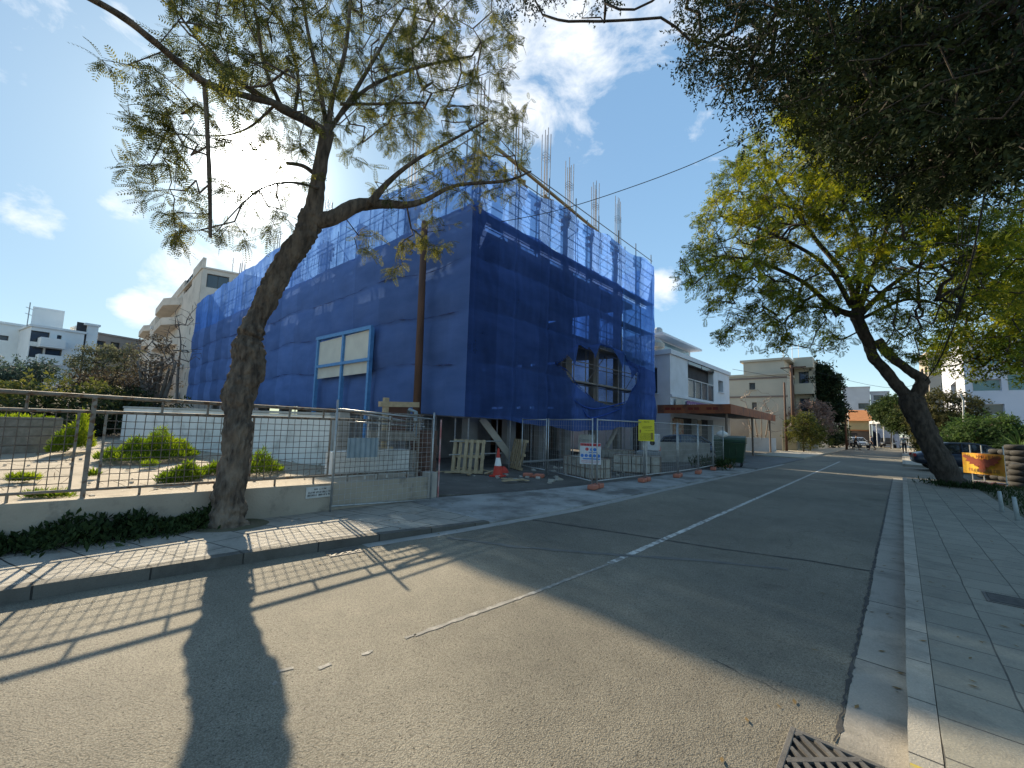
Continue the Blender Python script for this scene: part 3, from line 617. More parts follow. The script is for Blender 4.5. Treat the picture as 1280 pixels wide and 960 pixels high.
stub = limb_px(tr, [(256, 104, R0 - 1.3, 3.5), (259, 160, R0 - 1.3, 3), (262, 230, R0 - 1.25, 3), (263, 297, R0 - 1.2, 2.2)], 6, .15, 7)
st2 = limb_px(tr, [(398, 222, R0, 3), (380, 208, R0 - .1, 2.6), (358, 204, R0 - .2, 2.4)], 6, .1, 8)
ups = []
for pts in ([(410, 168, 5.5), (416, 120, 4.5), (432, 60, 3.5), (440, -20, 2.5), (450, -120, 2)], [(409, 165, 4.5), (400, 110, 3.8), (385, 40, 3), (372, -40, 2)], [(409, 168, 4.5), (440, 120, 4), (470, 70, 3), (505, 10, 2)],
            [(352, 135, 4), (330, 80, 3), (320, 20, 2.4), (300, -60, 2)], [(352, 135, 3.5), (300, 105, 3), (240, 40, 2.2), (200, -20, 2)], [(420, 150, 4), (460, 110, 3.2), (520, 85, 2.6), (590, 70, 1.6)], [(398, 235, 3), (360, 228, 2.2), (320, 240, 1.8), (270, 290, 1)],
            [(345, 130, 3), (310, 160, 2), (270, 170, 1.6), (200, 165, 1)], [(368, 143, 3.2), (372, 90, 2.6), (350, 20, 2)], [(425, 130, 3), (470, 130, 2.4), (530, 128, 1.8)]):
    dr = rng.uniform(-1.4, 1.0); k = len(pts)
    ups.append(limb_px(tr, [(a, b, R0 - .2 + dr * i / k * 1.3, c * .72) for i, (a, b, c) in enumerate(pts)], 6, .08, 9))
seeds = [p for L_ in [up1[6:], rt[8:], rt2, lf1, old[4:], stub[4:], *ups] for p in L_]
tg = blobs_px([(400, 40, 150, 7.9, 2.2, 1.0), (400, -110, 230, 7.6, 2.6, .8), (300, 40, 90, 7.4, 1.6, .8), (200, 110, 68, 7.2, 1.1, .7), (140, 85, 25, 7.2, .6, .5), (225, 200, 75, 7.4, 1.2, .55), (185, 175, 40, 7.4, .8, .8), (300, 262, 50, 7.6, .9, .5), (245, 285, 42, 7.5, .9, .8), (205, 235, 42, 7.4, .8, .6),
               (540, 110, 90, 8.4, 2.0, .8), (600, 60, 50, 8.4, 1.5, .8), (590, 165, 62, 8.8, 1.4, 1.0), (620, 205, 45, 9, 1.0, 1.1), (490, 190, 60, 8.4, 1.4, .6), (560, 265, 55, 8.8, .8, .7), (355, 185, 60, 7.8, 1.2, .45), (480, 60, 90, 8.2, 2.0, .8), (335, 270, 35, 7.7, .7, .9), (590, 130, 75, 8.6, 1.8, 1.0), (545, 195, 60, 8.6, 1.4, .9), (630, 175, 42, 8.9, 1.0, 1.3), (580, 20, 70, 8.4, 1.8, .9), (470, 100, 80, 8.3, 1.5, .7), (250, 150, 80, 7.3, 1.2, .5)], 1450)
tg += blobs_px([(490, 330, 16, 8.6, .3, 1), (484, 345, 12, 8.6, .3, 1), (545, 300, 22, 8.8, .3, 1), (512, 305, 22, 8.6, .3, 1), (455, 300, 16, 8.5, .3, 1), (625, 235, 24, 9, .4, 1), (650, 150, 18, 8.8, .4, 1)], 46)
segs = grow(tr, seeds, tg, .3, .0033, .06, .03, .02)
tr.build('trunk', bark, T1, smooth=True)
leaf1 = leafmat('feathery_leaf', (.035, .045, .018), (.06, .068, .022), (.15, .14, .035), .55)
leaf_up(segs, 10, [frond(8, .20, .042, .015, .25), frond(6, .15, .038, .014, .1), frond(9, .24, .042, .015, .4)], 'crown', leaf1, T1, .8, -.35)
# roots / soil collar
struct('tree_pit_soil', MB().lathe((T1.location.x, T1.location.y + .05, -.02), [(.5, .08), (.42, .098), (.3, .11)], 20), MATS['planting_soil'])

# ---- leaning tree on the right pavement
T2 = thing('street_tree', 'dark trunked tree leaning over the road from the right pavement with sunlit yellow green crown', 'tree', G(1198, 612, .1))
t2 = MB(); r2 = 20.5
m2_ = limb_px(t2, [(1203, 618, r2, 24), (1192, 606, r2, 19), (1170, 565, r2, 16), (1152, 530, r2, 15.5), (1141, 507, r2, 16), (1136, 492, r2, 14)], 30, .2, 11, 10, .3)
a2 = limb_px(t2, [(1136, 498, r2, 10), (1118, 478, r2 - .1, 8.5), (1104, 460, r2 - .2, 8), (1092, 447, r2 - .3, 7.5), (1084, 425, r2 - .4, 8), (1072, 400, r2 - .5, 8.5), (1068, 388, r2 - .5, 7)], 10, .15, 12)
b2 = limb_px(t2, [(1140, 500, r2, 10), (1150, 485, r2, 10), (1152, 474, r2, 9), (1135, 462, r2 - .1, 7), (1112, 444, r2 - .3, 7), (1096, 425, r2 - .4, 7.5)], 10, .15, 13)
c2 = []
for pts in ([(1070, 395, 6), (1040, 383, 4), (1000, 350, 3), (940, 325, 2), (890, 320, 1.2)], [(1070, 395, 5.5), (1060, 350, 4), (1020, 300, 3), (985, 250, 2), (960, 210, 1.2)], [(1072, 392, 5.5), (1090, 340, 4), (1110, 280, 3), (1130, 220, 2)],
            [(1074, 395, 5), (1110, 360, 3.5), (1170, 320, 2.6), (1240, 290, 1.5)], [(1072, 390, 5), (1100, 320, 3), (1160, 275, 2.4), (1230, 245, 1.4)], [(1065, 385, 4), (1030, 330, 3), (960, 290, 2), (900, 270, 1.2)], [(1068, 390, 4), (1075, 310, 3), (1050, 240, 2), (1040, 170, 1.3)], [(1078, 398, 3), (1130, 375, 2.4), (1170, 380, 1.6), (1188, 395, 1)]):
    dr = rng.uniform(-3, 1.5); k = len(pts); c2.append(limb_px(t2, [(a, b, r2 - .5 + dr * i / k, c) for i, (a, b, c) in enumerate(pts)], 7, .1, 14))
sd2 = [p for L_ in [a2[-10:], *c2] for p in L_]
tg2 = blobs_px([(920, 300, 62, 19, 3, 1), (890, 340, 45, 19, 2, 1), (930, 240, 45, 19.5, 2, .9), (1000, 215, 80, 19, 4, 1), (1040, 170, 70, 18, 4, 1), (960, 350, 60, 19, 3, .8), (1020, 300, 90, 18.5, 4, .7), (1110, 240, 100, 18, 4, .8), (1150, 320, 90, 18, 3, .5), (1200, 260, 90, 17, 3, .5), (1010, 400, 42, 19.5, 2, .7), (960, 400, 42, 19.5, 2, .7), (910, 400, 30, 19.5, 1.5, .7), (1120, 400, 45, 19, 2, .5), (1150, 440, 20, 19.5, 1, .4), (1260, 330, 60, 17, 3, .4), (1080, 100, 90, 18, 4, .8), (1045, 430, 18, 20, 1, .6)], 2300)
sg2 = grow(t2, sd2, tg2, .5, .0075, .07, .0, .06, 4)
t2.build('trunk', bark_dark, T2, smooth=True)
leaf2 = leafmat('yellow_green_leaf', (.05, .075, .016), (.13, .15, .022), (.30, .27, .03), .5)
leaf_up(sg2, 11, [sprig(9, .3, .13, .034), frond(6, .3, .115, .032, .15, .8)], 'crown', leaf2, T2, .9, -.3, .6)

# ---- dense yellow green tree in the parking ground on the right
T3 = thing('parking_tree', 'dense rounded yellow green tree at the right edge above the tyres', 'tree', (10.2, 25.5, .05))
t3 = MB(); base3 = [10.2, 25.5, .05]
tr3 = knobbly(t3, [[10.2, 25.5, 0, .3], [10.1, 25.3, 1.8, .24], [10.0, 25.0, 3.4, .22]], 12, .15, 21)
tg3 = blobs_px([(1250, 385, 62, 24, 3.5, 1.2), (1280, 345, 60, 24, 3, 1), (1200, 415, 42, 24, 2.5, 1), (1185, 440, 28, 24, 1.5, .9), (1235, 440, 32, 23.5, 2, 1), (1300, 420, 60, 23, 3, 1), (1340, 380, 90, 23, 3, .8), (1210, 370, 40, 25, 2, .8)], 560)
sg3 = grow(t3, tr3[5:], tg3, .6, .010, .08, 0, .09, 5)
t3.build('trunk', bark_dark, T3, smooth=True)
leaf3 = leafmat('dense_yellow_green_leaf', (.05, .08, .014), (.12, .15, .02), (.24, .23, .03), .4)
leaf_up(sg3, 10, [sprig(9, .36, .17, .05), sprig(8, .3, .15, .05)], 'crown', leaf3, T3, .9, -.2, .9)

# ---- overhanging dark tree above the right pavement (its trunk stands outside the picture)
T4 = thing('overhanging_tree', 'dark small leaved tree whose branches hang over the top right corner', 'tree', (3.6, 3.0, .1))
t4 = MB()
tr4 = knobbly(t4, [[3.6, 3.0, 0, .28], [3.5, 3.1, 1.6, .22], [3.3, 3.3, 3.0, .2], [2.7, 3.9, 4.3, .16], [1.7, 4.8, 5.2, .1], [.6, 5.6, 5.8, .06], [-.8, 6.3, 6.2, .03]], 12, .15, 31)
tr4b = knobbly(t4, [[3.3, 3.3, 3.0, .14], [3.1, 4.6, 4.2, .1], [2.6, 6.2, 5.0, .06], [2.0, 8.0, 5.4, .03]], 8, .15, 32)
tr4c = knobbly(t4, [[3.3, 3.3, 3.0, .14], [2.0, 2.6, 4.8, .1], [.4, 2.2, 5.8, .06], [-1.6, 3.0, 6.4, .03]], 8, .15, 33)
tg4 = blobs_px([(900, 40, 62, 7.2, 1.3, 1.3), (875, 80, 36, 7.2, 1.0, .8), (960, 60, 80, 7, 1.4, 1.2), (945, 110, 50, 7, 1.2, 1.1), (1050, 90, 110, 6.6, 1.6, 1.5), (1140, 130, 120, 6.4, 1.6, 1.7), (1200, 60, 140, 6.2, 1.6, 1.6), (1240, 140, 90, 6, 1.4, 1.6), (1130, 205, 52, 6.4, 1.0, 1.0), (1180, 215, 36, 6.4, 1.0, .9), (1020, 20, 120, 6.6, 1.5, 1.4), (1260, 40, 130, 5.8, 1.4, 1.4), (1100, -80, 260, 6, 1.5, .8), (860, 10, 40, 7.2, 1, 1), (1320, 120, 80, 5.8, 1.2, 1)], 2300)
tg4 += blobs_px([(628, 15, 10, 7.5, .3, 3), (668, -6, 18, 7.5, .3, 2), (755, 22, 9, 7.5, .3, 3), (748, 0, 16, 7.5, .3, 2), (765, 5, 10, 7.5, .3, 2), (700, -60, 90, 7.4, .8, .8), (640, -10, 22, 7.5, .3, 1)], 90)
sg4 = grow(t4, tr4[18:] + tr4b[6:] + tr4c[6:], tg4, .25, .0035, .08, .02, .03, 4)
t4.build('trunk', bark_dark, T4, smooth=True)
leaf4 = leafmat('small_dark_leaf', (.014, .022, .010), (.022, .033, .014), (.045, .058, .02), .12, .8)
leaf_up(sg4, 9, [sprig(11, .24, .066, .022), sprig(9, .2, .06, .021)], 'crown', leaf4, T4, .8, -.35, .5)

# ---------------------------------------------------------------- low planting
def tuft(name, label, cat, m, pts, hgt, wd, n, kind=None, group=None, lean=.5, parent=None):
    """blades and leaves standing on ground points; pts = function giving a random (x,y,z)"""
    P = np.array([pts() for _ in range(n)]); Dr = np.stack([rng.normal(size=n) * lean, rng.normal(size=n) * lean, np.abs(rng.normal(size=n)) * .5 + .6], 1)
    tv = np.array([[0, -wd / 2, 0], [.55, -wd / 2 * .9, 0], [1.0, 0, -.12], [.55, wd / 2 * .9, 0]]) * np.array([hgt, 1, hgt]); tf_ = np.array([[0, 1, 2, 3]])
    o = scatter_leaves(name, [(tv, tf_)], P, Dr, rng.random(n) * 2 * PI, rng.uniform(.5, 1.3, n), m, parent)
    if label: tag(o, label, cat, group, kind)
    elif kind: o['kind'] = kind
    return o
weed = leafmat('bright_weed', (.06, .10, .015), (.13, .19, .02), (.26, .30, .04), .45)
weed_dark = leafmat('dark_ground_cover', (.018, .032, .012), (.03, .05, .018), (.05, .075, .025), .25)
def along_wall():
    s = rng.uniform(-11, 1.75); o_ = abs(rng.normal()) * .25 * (.75 + .3 * math.sin(s * 2.1)) * (1.1 if s < .5 else .8); p = F(s, .03 + min(o_, .7)); return (p.x, p.y, .07 + rng.random() * max(0.02, (.26 + .07 * math.sin(s * 3.7) + .04 * math.sin(s * 9)) - o_ * .4))
tuft('ground_cover', 'dark green weeds growing along the foot of the low wall', 'plants', weed_dark, along_wall, .1, .045, 15000, 'stuff', lean=.8)
def around_tree():
    a = rng.random() * 2 * PI; q = rng.uniform(.3, .75); return (-7.97 + q * math.cos(a) * 1.3, 1.98 + q * math.sin(a), .11)
def mound(px, py, w_px, h, z=None, depth=1.6):
    c = D(px, py, 10); 
    zz = .45; p = G(px, py, zz); zz = lz(p.x); p = G(px, py, zz); L_ = (G(px + w_px / 2, py, zz) - G(px - w_px / 2, py, zz)).length / 2
    u = (G(px + 5, py, zz) - G(px - 5, py, zz)).normalized(); v = Vector((-u.y, u.x, 0)); 
    def f():
        a = rng.random() * 2 * PI; q = math.sqrt(rng.random()); x, y = q * math.cos(a) * L_, q * math.sin(a) * depth; hh = h * max(0, 1 - q * q) * (.75 + .45 * math.sin(x * 3.3 + 1 + px) * math.cos(y * 2.7) + .25 * math.sin(x * 9 + y * 7))
        o_ = p + u * x + v * y; return (o_.x, o_.y, zz + rng.random() ** .6 * hh)
    return f
for i, (a, n_) in enumerate((((188, 571, 112, .55, None, 1.3), 5200), ((226, 600, 40, .22, None, .5), 900), ((95, 560, 36, .75, None, .7), 1500), ((70, 566, 16, .4, None, .3), 500), ((262, 592, 30, .28, None, .4), 500), ((28, 601, 36, .06, None, .12), 260), ((186, 583, 14, .1, None, .2), 120), ((115, 596, 8, .06, None, .1), 60), ((322, 590, 60, .4, None, .6), 900), ((60, 622, 60, .04, None, .08), 160))):
    lab = ['bright green weed mound in front of the white lot wall', 'small bright weed clump near the mesh fence foot', 'tall bright weeds beside the timber planter', 'low bright weeds at the planter corner', 'weed clump behind the leaning tree trunk', 'thin grass streak on the lot slab at far left', 'tiny grass tuft on the lot slab before the weed mound', 'tiny grass tuft beside the main fence post', 'dark weeds at the foot of the white lot wall right of the trunk', 'grass strip along the top of the low wall'][i]
    tuft('weed_clump', lab, 'weeds', weed, mound(*a), .13, .02, int(n_ * 2.4), lean=.6)
# ---------------------------------------------------------------- building under construction, scaffold, nets
NX, NY, XE, YE = -11.0, 9.55, -59.0, 25.25
def zo(x): return 1.5 * max(0.0, (NX - x)) / 48
bt = thing('unfinished_building', 'unfinished concrete frame building behind the blue netting', 'building', (-12, 10.5, 0))
for z in (3.05, 6.4, 9.6):
    MB().prism([(-12.15, 10.6), (-58, 10.6), (-58, 24.6), (-12.15, 24.6)], lambda p, z=z: z - .14 + zo(p[0]), lambda p, z=z: z + .14 + zo(p[0])).build('floor_slab', concrete_dark, bt)
rebar_m = mat('rebar_steel', (.30, .29, .29), (.20, .17, .16), 20, .5, metal=.5)
form_m = mat('formwork_timber', (.34, .23, .11), (.25, .17, .085), 6, .8, .002, 60)
cols = [(-12.45, y, 1) for y in (11.1, 13.4, 15.6, 17.7, 20.4, 23.2)] + [(-12.45 - 5.1 * k, 11.1, 1) for k in range(1, 9)] + [(-12.45 - 5.1 * k, y, 0) for k in range(1, 9) for y in (16.0, 20.4)] + [(-12.45 - 5.1 * k, 24.0, 0) for k in range(1, 9)]
for i, (x, y, up) in enumerate(cols):
    top = (12.9 if up else 9.5) + zo(x)
    c = MB().bbox(x - .16, x + .16, y - .28, y + .28, .0, top).build('column', concrete_dark, bt)
    if up and y > 12 or (up and i > 5 and i % 2 == 0) or i == 0:
        rb = MB(); rr = random.Random(i); tp = top + 3.4 + rr.uniform(-.3, .5)
        for dx in (-.11, .11):
            for dy in (-.2, 0, .2): rb.tube([(x + dx, y + dy, top - .1), (x + dx + rr.uniform(-.03, .03), y + dy + rr.uniform(-.05, .05), tp + rr.uniform(-.25, .25))], .021, 5)
        for q in range(7):
            zz = top + .15 + q * .16 if q < 4 else tp - 1.5 + (q - 4) * .14
            for a, b in (((-.13, -.22), (.13, -.22)), ((.13, -.22), (.13, .22)), ((.13, .22), (-.13, .22)), ((-.13, .22), (-.13, -.22))): rb.beam((x + a[0], y + a[1], zz), (x + b[0], y + b[1], zz), .012, .012)
        rb.build('rebar', rebar_m, c)
        fm = MB()
        for zz in (top - .55, top - .12): 
            for s_ in (-1, 1): fm.box((x + s_ * .24, y, zz), (.1, .95, .13)); fm.box((x, y + s_ * .36, zz + .03), (.75, .1, .12))
        for s_ in (-1, 1): fm.box((x + s_ * .18, y + .1, top - .2), (.03, .5, 1.0)); fm.beam((x + .25, y + s_ * .3, top + .25), (x + .25, y + s_ * .3, top - 1.0), .09, .09)
        fm.build('formwork', form_m, c)
MB().bbox(-57.5, -17.6, 24.3, 24.5, 0, 3.0).bbox(-57.5, -17.4, 24.3, 24.5, 3.2, 6.3).bbox(-57.5, -17.0, 24.3, 24.5, 6.6, 9.5).build('rear_wall', mat('hollow_brick', (.27, .17, .12), (.2, .13, .1), 2, .9), bt)
MB().bbox(-26, -21, 14, 19, 0, 12.6).build('stair_core', concrete_dark, bt)
MB().beam((-11.95, 11.5, 13.55), (-11.95, 22.2, 12.75), .12, .1).build('timber_rail', form_m, bt)
MB().bbox(-16.5, -16.2, 10.9, 16, .04, 2.9).bbox(-26, -16.6, 10.9, 11.1, .04, 2.9).build('ground_floor_wall', concrete_dark, bt)

scf = mat('scaffold_tube', (.17, .18, .21), (.28, .27, .26), 10, .5, metal=.3)
st = thing('scaffolding', 'tube scaffolding with plank decks standing behind the blue netting', 'scaffolding', (-11.5, 9.9, 0))
ysr = [9.85 + 2.19 * i for i in range(8)]; xsl = [-11.1 - 2.65 * i for i in range(19)]
for y in ysr:
    for x in (-11.12, -11.85): MB().tube([(x, y, 0.03), (x, y, 13.1)], .03, 6, False).build('standard', scf, st)
for x in xsl[1:]:
    MB().tube([(x, NY + .14, 0.03), (x, NY + .14, 12.75 + zo(x))], .03, 6, False).build('standard', scf, st)
    if x > -30: MB().tube([(x, NY + .86, 0.03), (x, NY + .86, 12.75 + zo(x))], .03, 6, False).build('standard', scf, st)
LIFT = [1.95, 3.9, 5.85, 7.8, 9.75, 11.7]
for z in LIFT:
    lg = MB()
    for dz in (0, 1.0): 
        for x in (-11.1, -11.87): lg.tube([(x, 9.7, z + dz), (x, 25.3, z + dz)], .024, 5)
        lg.tube([(-11.1, NY + .16, z + dz), (XE, NY + .16, z + dz + zo(XE))], .024, 5)
    for y in ysr: lg.tube([(-11.0, y + .04, z), (-12.0, y + .04, z)], .024, 5)
    lg.build('ledger_tubes', scf, st)
for z in LIFT[1:]:
    rr = random.Random(int(z * 10))
    dk = MB()
    for i in range(7):
        if z > 11 or (z == 3.9 and i in (2,)) : continue
        for j in range(3): dk.box((-11.27 - .22 * j, (ysr[i] + ysr[i + 1]) / 2, z + .05 + rr.uniform(0, .02)), (.21, 2.3, .045))
    if dk.v: dk.build('plank_deck', timber_grey, st)
    dk = MB(); n_ = 18
    for i in range(n_):
        if z > 11: continue
        xa, xb = xsl[i], xsl[i] - 2.65
        for j in range(3): dk.beam((xa, NY + .3 + .22 * j, z + .05 + zo(xa)), (xb, NY + .3 + .22 * j, z + .05 + zo(xb)), .21, .045)
    if dk.v: dk.build('plank_deck', timber_grey, st)
br = MB()
for i in range(7):
    for z in (5.85, 7.8, 9.75, 11.7): 
        if (i + int(z)) % 2: MB().tube([(-11.9, ysr[i], z - 1.9), (-11.9, ysr[i + 1], z)], .022, 5).build('brace', scf, st)
        elif z > 9: MB().tube([(-11.9, ysr[i + 1], z - 1.9), (-11.9, ysr[i], z)], .022, 5).build('brace', scf, st)
for i in range(0, 18, 2): MB().tube([(xsl[i], NY + .8, 9.75 + zo(xsl[i])), (xsl[i + 1], NY + .8, 12.2 + zo(xsl[i]))], .022, 5).build('brace', scf, st)
gr = MB()
for i in range(125):
    x = NX - .3 - i * .38
    if (i // 5) % 3 != 2: gr.tube([(x, NY + .13, 10.75 + zo(x)), (x, NY + .13, 11.35 + zo(x))], .014, 4)
gr.tube([(NX, NY + .13, 11.35), (XE, NY + .13, 11.35 + zo(XE))], .02, 5)
gr.build('guard_rails', scf, st)

def netmat(name, c1, c2, alpha, tint, patch=.0, trans=.35):
    m = bpy.data.materials.new(name); m.use_nodes = True; nt = m.node_tree; N = nt.nodes; L = nt.links; N.remove(N['Principled BSDF']); out = N['Material Output']
    g = N.new('ShaderNodeNewGeometry').outputs['Position']; mp = N.new('ShaderNodeMapping'); mp.inputs['Scale'].default_value = (.5, .5, 1.6); L.new(g, mp.inputs['Vector'])
    nz = N.new('ShaderNodeTexNoise'); nz.inputs['Scale'].default_value = 1.1; nz.inputs['Detail'].default_value = 6; L.new(mp.outputs[0], nz.inputs['Vector'])
    rp = N.new('ShaderNodeValToRGB'); rp.color_ramp.elements[0].position = .3; rp.color_ramp.elements[1].position = .7; rp.color_ramp.elements[0].color = (*c1, 1); rp.color_ramp.elements[1].color = (*c2, 1); L.new(nz.outputs['Fac'], rp.inputs[0])
    # widths of netting alternate in tone
    sx = N.new('ShaderNodeSeparateXYZ'); L.new(g, sx.inputs[0]); ad = N.new('ShaderNodeMath'); ad.operation = 'ADD'; L.new(sx.outputs[0], ad.inputs[0]); L.new(sx.outputs[1], ad.inputs[1])
    fl = N.new('ShaderNodeMath'); fl.operation = 'MULTIPLY'; L.new(ad.outputs[0], fl.inputs[0]); fl.inputs[1].default_value = .39; f2 = N.new('ShaderNodeMath'); f2.operation = 'FLOOR'; L.new(fl.outputs[0], f2.inputs[0])
    wn = N.new('ShaderNodeTexWhiteNoise'); wn.noise_dimensions = '1D'; L.new(f2.outputs[0], wn.inputs['W']); mr = N.new('ShaderNodeMapRange'); mr.inputs[3].default_value = .8; mr.inputs[4].default_value = 1.18; L.new(wn.outputs['Value'], mr.inputs[0])
    ml = N.new('ShaderNodeMix'); ml.data_type = 'RGBA'; ml.blend_type = 'MULTIPLY'; ml.inputs[0].default_value = 1; L.new(rp.outputs[0], ml.inputs[6]); L.new(mr.outputs[0], ml.inputs[7])
    df = N.new('ShaderNodeBsdfDiffuse'); L.new(ml.outputs[2], df.inputs[0]); tl = N.new('ShaderNodeBsdfTranslucent'); L.new(ml.outputs[2], tl.inputs[0])
    bp = N.new('ShaderNodeBump'); bp.inputs['Distance'].default_value = .05; L.new(nz.outputs['Fac'], bp.inputs['Height']); L.new(bp.outputs[0], df.inputs['Normal'])
    m1 = N.new('ShaderNodeMixShader'); m1.inputs[0].default_value = trans; L.new(df.outputs[0], m1.inputs[1]); L.new(tl.outputs[0], m1.inputs[2])
    tp = N.new('ShaderNodeBsdfTransparent'); tp.inputs[0].default_value = (*tint, 1)
    m2 = N.new('ShaderNodeMixShader'); a = N.new('ShaderNodeMapRange'); a.inputs[1].default_value = .3; a.inputs[2].default_value = .7; a.inputs[3].default_value = alpha - patch; a.inputs[4].default_value = min(1, alpha + patch); L.new(nz.outputs['Fac'], a.inputs[0])
    # a weave closes up when light or sight grazes it: opacity = 1 - (1-a)^(1/cos)
    gi = N.new('ShaderNodeNewGeometry'); dt = N.new('ShaderNodeVectorMath'); dt.operation = 'DOT_PRODUCT'; L.new(gi.outputs['Incoming'], dt.inputs[0]); L.new(gi.outputs['True Normal'], dt.inputs[1])
    def mm_(op, x, y):
        q = N.new('ShaderNodeMath'); q.operation = op
        for i_, v_ in enumerate((x, y)):
            if isinstance(v_, (int, float)): q.inputs[i_].default_value = v_
            else: L.new(v_, q.inputs[i_])
        return q.outputs[0]
    inv_ = mm_('DIVIDE', 1.0, mm_('MAXIMUM', mm_('ABSOLUTE', dt.outputs['Value'], 0), .1)); op_ = mm_('SUBTRACT', 1.0, mm_('POWER', mm_('SUBTRACT', 1.0001, a.outputs[0]), inv_))
    L.new(op_, m2.inputs[0]); L.new(tp.outputs[0], m2.inputs[1]); L.new(m1.outputs[0], m2.inputs[2]); L.new(m2.outputs[0], out.inputs[0])
    return m
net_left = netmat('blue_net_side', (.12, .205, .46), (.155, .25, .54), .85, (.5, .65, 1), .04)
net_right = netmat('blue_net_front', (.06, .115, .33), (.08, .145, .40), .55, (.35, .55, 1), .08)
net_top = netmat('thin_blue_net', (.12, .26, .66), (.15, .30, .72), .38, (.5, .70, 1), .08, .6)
def inpoly(x, y, P):
    c = False; j = len(P) - 1
    for i in range(len(P)):
        if (P[i][1] > y) != (P[j][1] > y) and x < (P[j][0] - P[i][0]) * (y - P[i][1]) / (P[j][1] - P[i][1]) + P[i][0]: c = not c
        j = i
    return c
def net(name, label, o, dr, nrm, L_, zb, zt, du, dz, m, hole=None, lift=1.95, amp=.10, seed=0, group=None, flap=0):
    nu = int(L_ / du); H_ = zt(0) - zb(0); nz_ = int(H_ / dz); vs = []
    for i in range(nu + 1):
        u = L_ * i / nu
        for j in range(nz_ + 1):
            t = j / nz_; z = zb(u) + (zt(u) - zb(u)) * t
            zl = z - zo(o[0] + dr[0] * u) + mnoise.noise(Vector((u * .22, z * .1, seed))) * .35
            ph = (zl % lift) / lift; bulge = amp * (math.sin(ph * PI) ** .5) * (1 + .5 * mnoise.noise(Vector((u * .6, int(zl / lift) * 3.1, seed + 2))))
            nn_ = mnoise.noise(Vector((u * .9, z * .7, seed + 5))) * .09 + mnoise.noise(Vector((u * 3.3, z * 1.6, seed + 7))) * .03 - .10 * max(0, 1 - abs((u % 2.19) - .3) / .12) * .4
            d = bulge + nn_ + .03; d += (.12 - d) * max(0.0, 1 - u / .8)
            vs.append((o[0] + dr[0] * u + nrm[0] * d, o[1] + dr[1] * u + nrm[1] * d, z + mnoise.noise(Vector((u * 1.2, seed, 3.3))) * (.06 if j in (0, nz_) else 0)))
    fs = []
    for i in range(nu):
        for j in range(nz_):
            if hole and any(inpoly((i + .5) / nu * L_ + .05 * mnoise.noise(Vector((i * .21, j * .3, 0))), (zb(u_) + (zt(u_) - zb(u_)) * (j + .5) / nz_), h_) for h_ in hole for u_ in (L_ * i / nu,)): continue
            fs.append((i * (nz_ + 1) + j, (i + 1) * (nz_ + 1) + j, (i + 1) * (nz_ + 1) + j + 1, i * (nz_ + 1) + j + 1))
    mb = MB(); mb.add(vs, fs); ob = mb.build(name, m, None, smooth=True)
    return tag(ob, label, 'netting', group)
def hem(u): return 1.98 - .42 * math.sin(min(1, u / 15.7) * PI) ** 2 * (1 if u > 1 else 0) - .04 * math.sin(u * 2.1)
hp = [(692, 455), (703, 449), (712, 440), (721, 431), (733, 437), (748, 431), (765, 437), (778, 443), (783, 453), (797, 466), (794, 480), (786, 492), (780, 504), (770, 509), (755, 506), (741, 501), (728, 489), (717, 479), (708, 465)]
HP = [(p.y - NY, p.z) for p in (onplane(a, b, (NX, 0), (NX, 1)) for a, b in hp)]
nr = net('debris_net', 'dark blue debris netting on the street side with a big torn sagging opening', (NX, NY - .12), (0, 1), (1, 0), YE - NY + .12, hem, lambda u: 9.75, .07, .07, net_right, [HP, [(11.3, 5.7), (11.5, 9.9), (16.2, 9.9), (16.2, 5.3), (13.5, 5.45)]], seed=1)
net('debris_net', 'light blue see-through netting at the far upper end of the street side showing plank decks', (NX, NY + 11.3), (0, 1), (1, 0), YE - NY - 11.3, lambda u: 5.3, lambda u: 9.75, .2, .2, net_top, amp=.03, seed=13)
cp = cr_spline([(NX + .12, NY + u, z) for u, z in HP + HP[:1]], 5)
roll = MB().tube([Vector(p) for p in cp], [.012 + .03 * abs(mnoise.noise(Vector((i * .4, 0, 0)))) for i in range(len(cp))], 7)
for q, (a, b) in enumerate((((-.4, .35), (3.2, .9)), ((1.0, -.5), (4.8, -1.4)), ((5.0, -.35), (8.5, -.6)))): pass
roll.build('torn_hem', netmat('blue_net_bunched', (.035, .085, .33), (.05, .11, .4), 1, (1, 1, 1)), nr, smooth=True)
for (pa_, pb_, pc_) in (((708, 444), (722, 433), (716, 458)), ((737, 437), (750, 432), (741, 449)), ((783, 453), (797, 466), (787, 474)), ((765, 437), (779, 443), (776, 461))):
    q_ = [onplane(*p_, (NX + .1, 0), (NX + .1, 1)) for p_ in (pa_, pb_, pc_)]; m0 = (q_[0] + q_[1]) / 2 + Vector((.1, 0, -.1)); q_[2].x += .12
    MB().add([q_[0] + Vector((0, -.1, .15)), q_[1] + Vector((0, .1, .15)), m0, q_[2], (q_[0] + q_[2]) / 2 + Vector((.05, .12, 0))], [(0, 4, 2), (4, 3, 2), (0, 2, 1), (2, 3, 1)]).build('torn_flap', net_right, nr)
